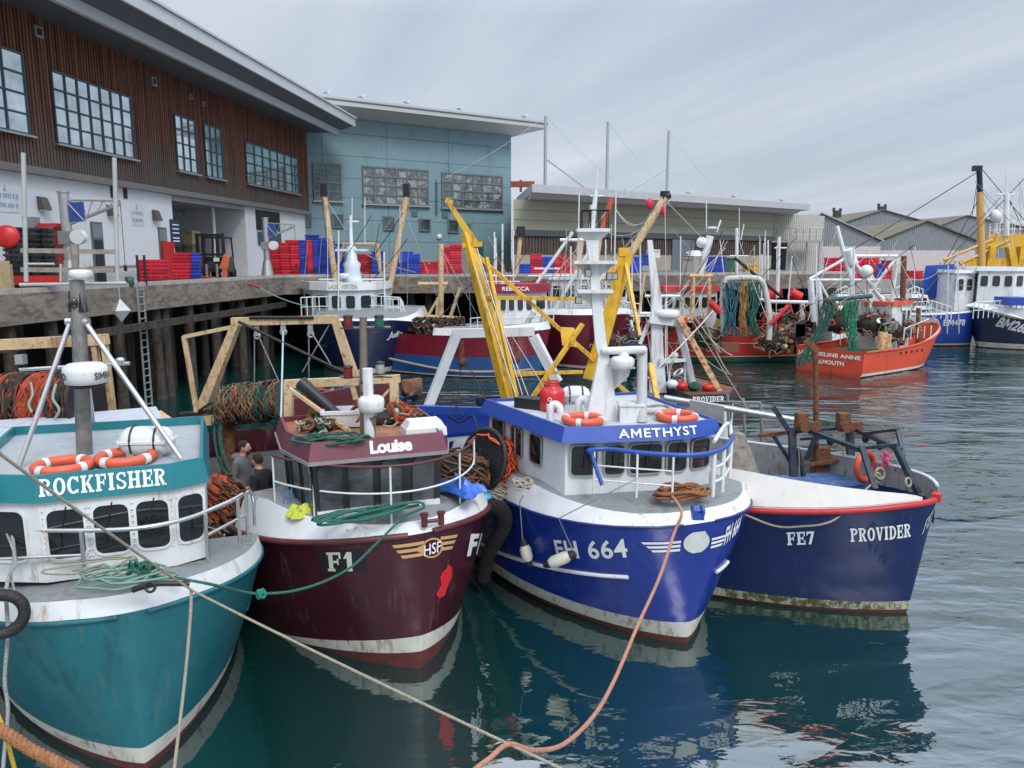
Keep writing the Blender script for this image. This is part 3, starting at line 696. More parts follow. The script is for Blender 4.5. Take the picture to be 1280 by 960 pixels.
for px, py in ((518, 267), (556, 269), (585, 283)):
    p = tl(px, py); b = MB(); s = ts(p); b.hexa([tw(s - .25, p.z - .2, .08), tw(s + .25, p.z - .2, .08), tw(s + .25, p.z - .2, 0), tw(s - .25, p.z - .2, 0), tw(s - .25, p.z + .2, .08), tw(s + .25, p.z + .2, .08), tw(s + .25, p.z + .2, 0), tw(s - .25, p.z + .2, 0)]); b.build('wall_vent', mat('teal_vent', (0.06, 0.12, 0.14), .6), Tb)
p = tl(549, 296); b = MB(); b.lathe([(.2, 0), (.22, .1), (.12, .16), (0, .17)], p, TN); b.build('wall_lamp', whitec, Tb)
p = tl(545, 225); q = tl(545, 268); b = MB(); b.tube(p + TN * .12, q + TN * .12, .07); b.build('downpipe', mat('teal_pipe', (0.06, 0.12, 0.14), .6), Tb)
b = MB(); b.hexa([tw(0, QZ, .02), tw(TE + .02, QZ, .02), tw(TE + .02, QZ, -.1), tw(0, QZ, -.1), tw(0, QZ + .9, .02), tw(TE + .02, QZ + .9, .02), tw(TE + .02, QZ + .9, -.1), tw(0, QZ + .9, -.1)])
b.build('plinth', mat('pinkish_plinth', (0.28, 0.24, 0.22), 0.8), Tb)

# ================================================================== long shed
NP = V((0.2, 58, 0)); ND = V((1.33, 1.0, 0)).normalized(); NN = V((ND.y, -ND.x, 0))
def nl(px, py): return PL(px, py, NP, ND)
def ns(p): return (p - NP).dot(ND)
def nw(s, z, o=0.0):
    q = NP + ND * s + (NN * o if o > -1 else V((0.03, 1, 0)) * -o); return V((q.x, q.y, z))
Nb = empty('long_shed', nw(15, QZ), 0, 'long low market shed with khaki upper wall, brown slats and grey overhanging roof', 'building')
NE = ns(nl(965, 300)); 
def nbox(b, s0, s1, z0, z1, o0, o1): b.hexa([nw(s0, z0, o1), nw(s1, z0, o1), nw(s1, z0, o0), nw(s0, z0, o0), nw(s0, z1, o1), nw(s1, z1, o1), nw(s1, z1, o0), nw(s0, z1, o0)])
zm = nl(800, 291).z; zm2 = nl(800, 296).z + 0.02; zt_ = nl(800, 258).z
b = MB(); nbox(b, -.1, NE, zm, zt_, -15, 0); b.build('upper_wall', mat('khaki_panel', (0.33, 0.33, 0.25), 0.6, var=.08, vscale=.3), Nb)
b = MB()
for z in (zm + (zt_ - zm) * .33, zm + (zt_ - zm) * .66): nbox(b, -.1, NE, z - .02, z + .02, 0, .015)
b.build('panel_joint', mat('khaki_joint', (0.16, 0.16, 0.12), .6), Nb)
b = MB(); nbox(b, -.1, NE + .1, zm - .45, zm, -15, .12); b.build('band', mat('slate_band', (0.075, 0.085, 0.10), 0.5), Nb)
b = MB(); nbox(b, -.1, NE, QZ, zm - .45, -15, -.1); s = -.1
while s < NE: nbox(b, s, s + .16, QZ + 1.0, zm - .46, -.1, -.02); s += .3
b.build('slatted_wall', mat('brown_slats', (0.085, 0.062, 0.052), 0.7, var=.3, vscale=2), Nb)
b = MB(); nbox(b, -.1, NE, QZ, QZ + 1.3, -.1, .03); b.build('plinth', mat('cream_plinth', (0.36, 0.32, 0.27), 0.8, var=.2, vscale=.5), Nb)
x0, x1 = ns(nl(839, 320)), ns(nl(866, 320)); b = MB(); nbox(b, x0, x1, QZ, zm - .5, 0, .1)
z = QZ
while z < zm - .6: nbox(b, x0, x1, z, z + .12, .1, .13); z += .2
b.build('roller_door', mat('blue_grey_shutter', (0.15, 0.18, 0.21), 0.5), Nb)
b = MB()
yo = nl(800, 258).z
b.hexa([nw(.2, yo + .02, 1.6), nw(NE + 1.5, yo + .02, 1.6), nw(NE + 1.5, yo - .0, -16), nw(.2, yo, -16), nw(-.3, yo + .75, 2.4), nw(NE + 2.2, yo + .75, 2.4), nw(NE + 2.2, yo + 1.2, -16), nw(-.3, yo + 1.2, -16)])
b.hexa([nw(-.35, yo + .34, 2.5), nw(NE + 2.3, yo + .34, 2.5), nw(NE + 2.3, yo + .34, -16), nw(-.35, yo + .34, -16), nw(-.35, yo + .9, 2.5), nw(NE + 2.3, yo + .9, 2.5), nw(NE + 2.3, yo + 1.3, -16), nw(-.35, yo + 1.3, -16)])
b.build('roof', mat('shed_roof', (0.42, 0.43, 0.45), 0.5, 0.1), Nb)
# three roof poles with guys
poles = []
for px, yt, yb, lab in ((682, 145, 245, 'tall grey pole on the shed roof nearest the teal building'), (760, 152, 250, 'middle one of three tall grey poles on the shed roof'), (836, 163, 255, 'right-hand tall grey pole on the shed roof')):
    Y = 63 + (px - 682) * .055; t = P(px, yt, Y); bt = V((t.x, Y, yo + .9)); b = MB(); b.tube(bt, t, .13, .12, 8)
    pr = empty('roof_pole', bt, 0, lab, 'pole', 'tall poles on the shed roof'); b.build('pole', steel, pr)
    b = MB(); b.beam(bt + V((0, 0, -.1)), bt + V((0, 0, .05)), .6); b.build('base_plate', steel, pr); poles.append((pr, bt, t))
for (pr, bt, t), ends in zip(poles, ((-9, 8), (-7, 7), (-9, 7))):
    for e in ends:
        b = MB(); g = V((bt.x + e, bt.y + e * .6, bt.z)); b.path(sag(t, g, .4), .012, 4); b.build('guy_wire', steel, pr)
b = MB(); p = P(684, 200, 63.2); b.tube(p, P(738, 240, 67), .06); b.build('brace', steel, poles[0][0])
b = MB(); b.tube(P(834, 210, 71.5), P(780, 243, 68), .06); b.build('brace', steel, poles[2][0])
b = MB(); b.box(P(653, 234, 62), 1.9, .2, .45); b.tube(P(651, 240, 62), P(651, 225, 62), .1); b.build('roof_beam', mat('red_oxide', (0.2, 0.05, 0.03), .7), label='short rust-red beam on the roof beside the teal building', cat='beam')

# ================================================================== far sheds on the right
def gable(name, x0, x1, yb, ye, xa, ya, Y, dep, mw, mr, lab, lower=None, ridge_dx=0):
    A, Bp = P(x0, yb, Y), P(x1, yb, Y); zb = QZ2 - .05; ze = P(x0, ye, Y).z; ap = P(xa, ya, Y)
    r = empty(name, V(((A.x + Bp.x) / 2, Y, zb)), 0, lab, 'shed')
    b = MB(); f = [V((A.x, Y, zb)), V((Bp.x, Y, zb)), V((Bp.x, Y, ze)), ap, V((A.x, Y, ze))]
    b.prism(f, (ridge_dx, dep, 0)); b.build('wall', mw, r)
    b = MB(); o = V((ridge_dx, dep + .6, 0)); u = V((0, -.3, .03)); th = V((0, 0, .12))
    for e in (V((A.x - .3, Y, ze - .05)), V((Bp.x + .3, Y, ze - .05))):
        q = [e + u, ap + u, ap + o, e + o]; b.hexa(q + [k + th for k in q])
    b.build('roof', mr, r)
    if lower:
        b = MB(); b.hexa([V((A.x + .05, Y - .06, zb)), V((Bp.x - .05, Y - .06, zb)), V((Bp.x - .05, Y + .1, zb)), V((A.x + .05, Y + .1, zb)),
                          V((A.x + .05, Y - .06, lower)), V((Bp.x - .05, Y - .06, lower)), V((Bp.x - .05, Y + .1, lower)), V((A.x + .05, Y + .1, lower))])
        b.build('lower_wall', mat('pale_pink_wall', (0.52, 0.46, 0.46), .8, var=.08), r)
    return r
def corr(name, col):
    m = mat(name, col, .5, var=.08, stain=tuple(c * .6 for c in col), samt=.35, sscale=(1, 1, .2))
    nt = m.node_tree; n = nt.nodes; l = nt.links; tc = n.new('ShaderNodeTexCoord'); wv = n.new('ShaderNodeTexWave'); wv.inputs['Scale'].default_value = 1.6
    l.new(tc.outputs['Object'], wv.inputs['Vector']); bp = n.new('ShaderNodeBump'); bp.inputs['Distance'].default_value = .15 if 'grey' in name else .03; l.new(wv.outputs[1], bp.inputs['Height']); l.new(bp.outputs[0], n['Principled BSDF'].inputs['Normal']); return m
cg = corr('grey_corrugated', (0.34, 0.37, 0.40)); cgp = corr('pale_corrugated', (0.46, 0.46, 0.42))
moss = mat('mossy_roof', (0.17, 0.15, 0.115), .9, var=.3, vscale=.3, stain=(0.12, 0.11, 0.07), samt=.9, sscale=(.2, .2, .2))
roofl = mat('shed_sheet_roof', (0.33, 0.33, 0.30), .7)
gable('corrugated_shed', 1096, 1216, 345, 302, 1158, 277, 84, 25, cg, moss, 'grey corrugated gable shed above a pale wall, left of the yellow gantry ship', P(1100, 313, 84).z)
gable('corrugated_shed', 985, 1098, 345, 302, 1026, 267, 83, 26, cg, roofl, 'grey corrugated shed with sloping roof behind the stack of red boxes', P(1000, 308, 83).z)
r = gable('mossy_shed', 1030, 1180, 345, 286, 1103, 263, 112, 30, cg, moss, 'shed with brown mossy roof behind the corrugated gables, left one')
for px in (1046, 1102):
    b = MB(); p = P(px, 272 if px < 1100 else 267, 113); b.box(p, .9, .9, 1.0); b.box(p + V((-.5, 0, .9)), .3, .3, .5); b.box(p + V((.45, 0, .9)), .3, .3, .4); b.build('chimney', mat('sooty_brick', (0.06, 0.05, 0.045), .9), r)
gable('mossy_shed', 1150, 1300, 345, 290, 1208, 270, 118, 30, cg, moss, 'shed with brown mossy roof behind the corrugated gables, right one')
# walkway building between the long shed and the corrugated shed
Y = 80; r = empty('walkway_building', P(993, 345, Y), 0, 'pale building with an outdoor steel walkway beside the long shed end', 'building')
b = MB(); A, Bp = P(960, 345, Y), P(1026, 345, Y); b.hexa([V((A.x, Y, QZ2)), V((Bp.x, Y, QZ2)), V((Bp.x, Y + 6, QZ2)), V((A.x, Y + 6, QZ2)), V((A.x, Y, P(962, 266, Y).z)), V((Bp.x, Y, P(1026, 270, Y).z)), V((Bp.x, Y + 6, P(1026, 270, Y).z)), V((A.x, Y + 6, P(962, 266, Y).z))]); b.build('wall', cgp, r)
b = MB(); b.hexa([V((A.x, Y - .04, QZ2)), V((A.x + 1.8, Y - .04, QZ2)), V((A.x + 1.8, Y + .1, QZ2)), V((A.x, Y + .1, QZ2)), V((A.x, Y - .04, 7.6)), V((A.x + 1.8, Y - .04, 7.6)), V((A.x + 1.8, Y + .1, 7.6)), V((A.x, Y + .1, 7.6))]); b.build('doorway', blackm, r)
b = MB(); zf = P(990, 302, Y - 1.5).z; p = P(960, 302, Y - 1.5); q = P(1025, 302, Y - 1.5); b.beam(p, q, 1.4, .2)
for k in range(9):
    x = p.lerp(q, k / 8) + V((0, -.6, 0)); b.tube(x, x + V((0, 0, 1.3)), .04, n=4)
for h in (.65, 1.3): b.tube(p + V((0, -.6, h)), q + V((0, -.6, h)), .035, n=4)
for k in (0, 3, 6, 8): x = p.lerp(q, k / 8); b.tube(x, V((x.x, x.y, QZ2)), .08, n=6)
b.build('walkway', steel, r)

# flat dark flecks painted on the open water to stand for its dark ripples
random.seed(9); b = MB()
for cx, cy, n_w in ((1215, 572, 9), (1238, 592, 6), (1225, 608, 5), (1190, 560, 4), (1228, 628, 3)):
    for k in range(n_w):
        c = G(cx + random.uniform(-18, 18), cy + random.uniform(-3, 3), .004); w_ = random.uniform(.05, .18); d_ = random.uniform(.02, .06)
        b.poly([c + V((w_ * math.cos(a) * random.uniform(.6, 1.2), d_ * math.sin(a) * random.uniform(.6, 1.2), 0)) for a in [2 * math.pi * i / 7 for i in range(7)]])
b.build('ripple_flecks', mat('weed', (.02, .025, .01), .6), kind='stuff', label='loose scraps of dark weed floating on the open water at the right', cat='weed')
# ================================================================== boats: hull machinery
class Boat:
    """x aft from the stem at the waterline, y to the right as seen from ahead, z up"""
    def __init__(s, name, origin, phi, L, B, label, cat='boat', zs=2.15, zb=1.75, Ls=6.0, rake=0.35, Le=3.4, Lw=4.2, md=2.0, mw=1.25, group=None, tr=0.85):
        s.o = V((origin[0], origin[1], 0)); s.phi = R(phi); s.L = L; s.B = B; s.zs = zs; s.zb = zb; s.Ls = Ls; s.rake = rake
        s.Le = Le; s.Lw = Lw; s.md = md; s.mw = mw; s.tr = tr
        s.root = empty(name, s.o, s.phi, label, cat, group)
    def W(s, x, y, z=0.0):
        c, n = math.cos(s.phi), math.sin(s.phi)
        return V((s.o.x - n * x + c * y, s.o.y + c * x + n * y, z))
    def loc(s, p):
        d = V(p) - s.o; c, n = math.cos(s.phi), math.sin(s.phi)
        return -n * d.x + c * d.y, c * d.x + n * d.y, p[2]
    def zd(s, x):
        t = max(0.0, 1 - max(x, 0) / s.Ls); return s.zb + (s.zs - s.zb) * t * t
    def xs(s, z):
        t = z / s.zs
        return -s.rake * t if z > 0 else -s.rake * t * 2.5
    def hb(s, x, z):
        t = min(1.0, max(0.0, z / s.zd(x))); xs = s.xs(z)
        m = s.mw + (s.md - s.mw) * t ** 0.9; Le = s.Lw + (s.Le - s.Lw) * t
        u = min(1.0, max(0.0, (x - xs) / Le))
        f = (1 - (1 - u) ** 2) ** (1 / m)
        b = s.B * (0.93 + 0.07 * t)
        if z < 0: b *= max(0.2, 1 + z * 0.6)
        a = max(0.0, (x - 0.6 * s.L) / (0.4 * s.L)); b *= 1 - (1 - s.tr) * a * a
        return b * f
    def H(s, x, side, z, off=0.0):
        z_ = min(z, s.zd(x)); h = s.hb(x, z_)
        if off:
            e = .05; h2 = s.hb(x + e, z_); dx = (h2 - h) / e
            k = math.hypot(1, dx); return s.W(x - off * dx / k, side * (h + off / k), z)
        return s.W(x, side * h, z)
    def rows(s, zf, n=30):
        """points along one waterline-like curve: x distributed densely near the bow"""
        out = []
        x0 = s.xs(zf(0))
        for i in range(n + 1):
            q = (i / n) ** 2; x = x0 + q * (s.L - x0); out.append((x, zf(x)))
        return out
    def hull(s, levels, mats, name='hull', n=34):
        """levels: list of z-functions bottom to top; mats[i] between level i and i+1"""
        b = MB()
        R_ = [s.rows(f, n) for f in levels]
        for li in range(len(levels) - 1):
            b.mi = li
            sub = 5 if li == len(levels) - 3 + 1 else 2
            for side in (-1, 1):
                vs = []; 
                for k in range(sub + 1):
                    t = k / sub
                    for i in range(n + 1):
                        (xa, za), (xb, zb) = R_[li][i], R_[li + 1][i]
                        z = za + (zb - za) * t
                        q = (i / n) ** 2; x0 = s.xs(z); x = x0 + q * (s.L - x0)
                        vs.append(s.W(x, side * s.hb(x, min(z, s.zd(x))), z))
                fs = []
                for k in range(sub):
                    for i in range(n):
                        a = k * (n + 1) + i; f = (a, a + 1, a + n + 2, a + n + 1)
                        fs.append(f if side < 0 else f[::-1])
                b.add(vs, fs, True)
        # transom
        b.mi = len(levels) - 2
        pts = [s.W(s.L, -s.hb(s.L, z), z) for z in (-.6, 0, .5, 1.0, s.zd(s.L))] + [s.W(s.L, s.hb(s.L, z), z) for z in (s.zd(s.L), 1.0, .5, 0, -.6)]
        b.poly(pts)
        return b.build(name, mats, s.root)
    def topband(s, hf, inw, Lb, mat_, name='bulwark', n=30, x0=None):
        """inclined band above the knuckle, open inside; returns list of top edge points by side"""
        b = MB(); edges = {}
        xs = s.xs(s.zs)
        for side in (-1, 1):
            vs = []; e = []
            for i in range(n + 1):
                x = xs + (i / n) ** 2 * (Lb - xs); z = s.zd(x); h = s.hb(x, z)
                hh = hf(x); iw = inw
                e_ = .05; dx = (s.hb(x + e_, z) - h) / e_; dx = min(dx, 12); k = math.hypot(1, dx)
                x2 = x + iw * dx / k; h2 = max(0.0, h - iw / k)
                vs += [s.W(x, side * h, z), s.W(x2, side * h2, z + hh)]; e.append((x2, h2, z + hh))
            fs = [(2 * i, 2 * i + 2, 2 * i + 3, 2 * i + 1) for i in range(n)]
            if side > 0: fs = [f[::-1] for f in fs]
            b.add(vs, fs, True); edges[side] = e
        o = b.build(name, mat_, s.root)
        return o, edges
    def deckstrip(s, edges, mat_, name='foredeck', camber=0.06, drop=0.0):
        b = MB(); e1, e2 = edges[-1], edges[1]; n = len(e1); vs = []
        for i in range(n):
            for k in range(7):
                t = k / 6; w = e1[i][1] * (2 * t - 1); c = camber * (1 - (2 * t - 1) ** 2) * min(1, e1[i][1])
                vs.append(s.W(e1[i][0], w, e1[i][2] - drop + c))
        fs = [(i * 7 + k, i * 7 + k + 1, i * 7 + k + 8, i * 7 + k + 7) for i in range(n - 1) for k in range(6)]
        b.add(vs, fs, True)
        if drop == 0: b.poly([s.W(e1[-1][0], e1[-1][1] * (2 * k / 6 - 1), e1[-1][2] + camber * (1 - (2 * k / 6 - 1) ** 2)) for k in range(7)] + [s.W(e1[-1][0], s.hb(e1[-1][0], 1.0) - .08, 1.0), s.W(e1[-1][0], -s.hb(e1[-1][0], 1.0) + .08, 1.0)])
        return b.build(name, mat_, s.root)
    def mould(s, b, zf, x0, x1, r, off=0.01, sides=(-1, 1), n=24):
        for side in sides:
            pts = []
            for i in range(n + 1):
                x = x0 + (i / n) ** 1.6 * (x1 - x0); pts.append(s.H(x, side, zf(x), off))
            b.path(pts, r, 6)
    def find(s, side, px, py, zmin=0.0, xmax=7.0):
        best = None
        x0 = s.xs(s.zs)
        for i in range(141):
            x = x0 + (i / 140) ** 1.7 * (xmax - x0)
            for j in range(60):
                z = zmin + (s.zd(x) - zmin) * j / 59; q = proj(s.H(x, side, z)); d = (q[0] - px) ** 2 + (q[1] - py) ** 2
                if best is None or d < best[0]: best = (d, x, z)
        return best[1], best[2]
    def find2(s, px, py, zmin=0.0, xmax=7.0):
        best = None; x0 = s.xs(s.zs)
        for side in (-1, 1):
            for i in range(181):
                x = x0 + (i / 180) ** 2.3 * (xmax - x0)
                for j in range(50):
                    z = zmin + (s.zd(x) - zmin) * j / 49; p = s.H(x, side, z); q = proj(p); d = math.hypot(q[0] - px, q[1] - py)
                    sc = max(d, 4.5) * 40 + p.y * 3 + d
                    if best is None or sc < best[0]: best = (sc, x, z, side)
        return best[1:]
    def decal(s, t2d, side, p0, p1, Hm, name, m, off=0.012, shear=0.0, vert=None):
        """wrap 2-D pieces on the hull (also across the stem); p0/p1 = lower-left and lower-right corners as seen from ahead"""
        xa, za, sa = s.find2(*p0); xb, zb, sb = s.find2(*p1); zm = (za + zb) / 2 + Hm / 2
        N = 90; cache = {}
        def table(z):
            k = round(z / .004)
            if k not in cache:
                zz = k * .004; xl = s.xs(zz) + 1e-4; xs = [xl + (i / N) ** 2.2 * 7.0 for i in range(N + 1)]; half = [0.0]; pv_ = None
                for x in xs:
                    q = s.H(x, 1, min(zz, s.zd(x))).to_2d()
                    if pv_ is not None: half.append(half[-1] + (q - pv_).length)
                    else: half[0] = abs(s.hb(x, zz))
                    pv_ = q
                cache[k] = (xs, half)
            return cache[k]
        def arc(x, z):
            xs, half = table(z); x = max(x, xs[0])
            for i in range(N):
                if x <= xs[i + 1]: return half[i] + (half[i + 1] - half[i]) * (x - xs[i]) / (xs[i + 1] - xs[i])
            return half[-1]
        def inv(a, z):
            xs, half = table(z); sd = 1 if a >= 0 else -1; a = abs(a)
            if a <= half[0]: return xs[0], sd
            for i in range(N):
                if a <= half[i + 1]: return xs[i] + (xs[i + 1] - xs[i]) * (a - half[i]) / max(1e-9, half[i + 1] - half[i]), sd
            return xs[-1], sd
        aa, ab = sa * arc(xa, za), sb * arc(xb, zb); vs, fs = t2d; b = MB()
        bm = bmesh.new(); bv = [bm.verts.new((x, y, 0)) for x, y in vs]
        for f in fs:
            try: bm.faces.new([bv[i] for i in f])
            except ValueError: pass
        xc_, sc_ = inv((aa + ab) / 2, zm)
        W_ = abs(ab - aa); wsh = min(1.0, max(0.0, (xc_ - s.xs(zm) - .35) / .7))
        if vert is not None: wsh = vert
        for _ in range(3):
            es = [e for e in bm.edges if abs(e.verts[0].co.x - e.verts[1].co.x) * W_ > 0.08]
            if es: bmesh.ops.subdivide_edges(bm, edges=es, cuts=1)
        bmesh.ops.triangulate(bm, faces=bm.faces)
        for i, v in enumerate(bm.verts): v.index = i
        pts = []
        for v in bm.verts:
            z = za + (zb - za) * v.co.x + v.co.y * Hm
            x, sd = inv(aa + (ab - aa) * v.co.x + shear * v.co.y * Hm + wsh * sc_ * (arc(xc_, z) - arc(xc_, zm)), z); pts.append(s.H(max(x, s.xs(z) + 1e-3), sd, min(z, s.zd(x) - .01), off))
        fc = [[v.index for v in f.verts] for f in bm.faces]; bm.free()
        b.add(pts, fc); return b.build(name, m, s.root)
    def G(s, px, py, z): return G(px, py, z)

def rrect(cx, cy, w, h, r, n=4):
    out = []
    for (sx, sy, a0) in ((1, 1, 0), (-1, 1, 90), (-1, -1, 180), (1, -1, 270)):
        for k in range(n + 1):
            a = R(a0 + 90 * k / n); out.append((cx + sx * (w / 2 - r) + r * math.cos(a), cy + sy * (h / 2 - r) + r * math.sin(a)))
    return out

class House:
    """wheelhouse on a polygonal plan. base: list of world xy points in order (as seen left to right then round the back)"""
    def __init__(s, parent, base, z0, z1, lean, mat_, name='wheelhouse', ztop_f=None):
        s.p = parent; s.z0 = z0; s.z1 = z1; s.base = [V((q[0], q[1], 0)) for q in base]
        c = sum(s.base, V((0, 0, 0))) / len(s.base); s.c = c
        s.top = s.offs(s.base, lean); s.name = name
        n = len(base); b = MB()
        for i in range(n):
            j = (i + 1) % n
            b.poly([s.at(i, 0, 0), s.at(i, 1, 0), s.at(i, 1, 1), s.at(i, 0, 1)])
        b.poly([V((q.x, q.y, z1)) for q in s.top])
        s.o = b.build(name, mat_, parent)
    def offs(s, poly, d):
        n = len(poly); out = []
        ar = sum(poly[i].x * poly[(i + 1) % n].y - poly[(i + 1) % n].x * poly[i].y for i in range(n)); sg = 1 if ar > 0 else -1
        for i in range(n):
            a, b_, c = poly[i - 1], poly[i], poly[(i + 1) % n]
            d1 = (b_ - a).normalized(); d2 = (c - b_).normalized()
            n1 = V((d1.y, -d1.x, 0)) * sg; n2 = V((d2.y, -d2.x, 0)) * sg
            m = (n1 + n2); m = m / max(0.3, m.length_squared) * 2 if m.length > .01 else n1
            out.append(b_ + m * d)
        return out
    def at(s, i, t, u, off=0.0):
        n = len(s.base); j = (i + 1) % n
        a = s.base[i].lerp(s.base[j], t); b_ = s.top[i].lerp(s.top[j], t); q = a.lerp(b_, u); q.z = s.z0 + (s.z1 - s.z0) * u
        if off:
            d = s.base[j] - s.base[i]; nn = V((d.y, -d.x, 0)).normalized()
            if nn.dot((a + s.base[j]) / 2 - s.c) < 0: nn = -nn
            q += nn * off
        return q
    def window(s, i, t0, t1, u0, u1, fm, gm, r=0.07, fw=0.035, name='window', split=False):
        n = len(s.base); j = (i + 1) % n; Lx = (s.base[j] - s.base[i]).length; Hz = s.z1 - s.z0
        w = (t1 - t0) * Lx; h = (u1 - u0) * Hz; cx = (t0 + t1) / 2 * Lx; cy = (u0 + u1) / 2 * Hz; r = min(r, w * .45, h * .45)
        A = rrect(cx, cy, w, h, r); Bq = rrect(cx, cy, w + 2 * fw, h + 2 * fw, r + fw)
        f = lambda p, o: s.at(i, p[0] / Lx, p[1] / Hz, o)
        b = MB(); k = len(A)
        b.add([f(p, .02) for p in A] + [f(p, .02) for p in Bq] + [f(p, 0) for p in Bq] + [f(p, .0) for p in A],
              [(q, (q + 1) % k, k + (q + 1) % k, k + q) for q in range(k)] + [(k + q, k + (q + 1) % k, 2 * k + (q + 1) % k, 2 * k + q) for q in range(k)] +
              [(q, (q + 1) % k, 3 * k + (q + 1) % k, 3 * k + q) for q in range(k)])
        if split: c0, c1 = f((cx - .02, cy - h / 2), .022), f((cx - .02, cy + h / 2), .022); b.beam(c0, c1, .03, .02)
        wo = b.build(name, fm, s.o)
        b = MB(); b.poly([f(p, .006) for p in A]); b.build('pane', gm, wo)
        return wo
    def visor(s, e0, z0, e1, z1, mat_, rmat, name='roof_fascia', lip=0.04, roof='roof', drop=.06, k0=None):
        """fascia ring from (offset e0, height z0) to (e1, z1) and the roof inside"""
        a = s.offs(s.top, e0); c = s.offs(s.top, e1); d = s.offs(s.top, e1 - lip); n = len(a); b = MB()
        mk = lambda L_, z: [V((q.x, q.y, z)) for q in L_]
        A, C, D, E_ = mk(a, z0), mk(c, z1), mk(d, z1), mk(d, z1 - drop); F = mk(s.offs(s.top, -.02), z0)
        for i in range(n):
            j = (i + 1) % n
            b.poly([A[i], A[j], C[j], C[i]]); b.poly([C[i], C[j], D[j], D[i]]); b.poly([D[i], D[j], E_[j], E_[i]]); b.poly([F[i], F[j], A[j], A[i]])
        fo = b.build(name, mat_, s.p); s.fA, s.fC = A, C
        b = MB(); b.poly(E_); b.build(roof, rmat, s.p); s.rz = z1 - drop
        return fo
    def fascia_text(s, i, t2d, t0, t1, u0, u1, name, m, lean=0.0):
        j = (i + 1) % len(s.fA); f = lambda t, u: s.fA[i].lerp(s.fA[j], t).lerp(s.fC[i].lerp(s.fC[j], t), u)
        ux = (f(1, .5) - f(0, .5)).normalized(); uy = (f(.5, 1) - f(.5, 0)).normalized(); o = f(t0, u0)
        W_ = (f(t1, u0) - o).length; H_ = (f(t0, u1) - o).length
        return flat_text(t2d, o, ux, uy, W_, H_, name, m, s.p, off=.01, lean=lean)

def rail(b, tops, r=0.022, posts=(), drop=None, mid=(), pr=None):
    b.path(tops, r, 6)
def edge_rail(boat, E, pxs, ztop, zmid, m_top, m_post, r=.016, inset=.04, xpost=None):
    """guard rail standing on the edge of the foredeck"""
    allp = [boat.W(x, -max(0, h - inset), z) for x, h, z in E[-1][::-1]] + [boat.W(x, max(0, h - inset), z) for x, h, z in E[1]]
    fine = smooth(allp, 4); T = []
    for px in pxs:
        c = min(fine, key=lambda p: abs(proj(p)[0] - px) + p.y * 3); T.append(c)
    i0, i1 = fine.index(T[0]), fine.index(T[-1]); i0, i1 = min(i0, i1), max(i0, i1); run = fine[i0:i1 + 1:2] + [fine[i1]]
    b = MB(); b.path([V((p.x, p.y, ztop)) for p in run], r * 1.15, 6); b.build('top_rail', m_top, boat.root)
    b = MB(); b.path([V((p.x, p.y, zmid)) for p in run], r * .9, 6)
    for c in T: b.tube(V((c.x, c.y, ztop)), V((c.x, c.y, c.z - .02)), r, n=6)
    b.build('rail_posts', m_post, boat.root); return T
def lifebuoy(c, nrm, label, R0=.28, r=.06):
    root = empty('lifebuoy', c, 0, label, 'lifebuoy', 'orange lifebuoys')
    b = MB(); b.torus(V(c), R0, r, nrm, 24, 10); b.build('ring', orange, root)
    b = MB()
    for a in (20, 110, 200, 290): b.torus(V(c), R0, r + .006, nrm, 3, 10, a, a + 14)
    b.build('band', whitec, root); return root
def canister(c, yaw, L, r, label, axis=True):
    """liferaft: two half shells with a flange and straps"""
    root = empty('liferaft_canister', V(c) - V((0, 0, r)), 0, label, 'liferaft')
    ax = V((math.cos(yaw), math.sin(yaw), 0)); b = MB()
    b.lathe([(0, -L / 2), (r * .62, -L / 2 + .02), (r * .93, -L / 2 + .1), (r, -L / 2 + .18), (r, L / 2 - .18), (r * .93, L / 2 - .1), (r * .62, L / 2 - .02), (0, L / 2)], c, ax, 20); b.build('shell', whitec, root)
    b = MB()
    pr = [V(c) + ax * (L / 2 + .01) * x + ax.cross(V((0, 0, 1))) * (r + .015) * y for x, y in ((-1, -.5), (-.85, -1), (.85, -1), (1, -.5), (1, .5), (.85, 1), (-.85, 1), (-1, .5))]
    b.prism(pr, (0, 0, .03)); b.build('flange', whitec, root)
    b = MB()
    for t in (-.22, .22): b.torus(V(c) + ax * t * L, r + .012, .013, ax, 18, 5)
    b.build('strap', blackm, root)
    b = MB()
    for t in (-.25, .25): b.box(V(c) + ax * t * L - V((0, 0, r + .05)), .09, r * 1.7, .16, yaw)
    b.build('cradle', steel, root); return root
def radome(b, c, r=.3, h=.24, n=24):
    b.lathe([(r * .55, -h * .5), (r * .92, -h * .42), (r * .97, -h * .1), (r, h * .1), (r * .96, h * .32), (r * .75, h * .47), (0, h * .52)], c, (0, 0, 1), n)
def coil(c, rx, ry, turns, r, m, label, name='rope_coil', jit=.25, yaw=0.0, h=.12, tail=None):
    pts = []; c = V(c); N = int(turns * 12); ph = random.uniform(0, 6); sx = sy = 0
    for i in range(N):
        if i % 12 == 0: sx, sy, kk = random.uniform(-jit, jit) * rx, random.uniform(-jit, jit) * ry, random.uniform(.6, 1.05)
        a = ph + 2 * math.pi * i / 12; k = kk * (1 + random.uniform(-jit, jit) * .35)
        x, y = sx + rx * k * math.cos(a), sy + ry * k * math.sin(a)
        pts.append(c + V((x * math.cos(yaw) - y * math.sin(yaw), x * math.sin(yaw) + y * math.cos(yaw), r + h * abs(math.sin(i * .23)) * random.uniform(.5, 1))))
    if tail: pts += [V(t) for t in tail]
    b = MB(); b.path(smooth(pts, 2), r, 5); return b.build(name, m, label=label, cat='rope')
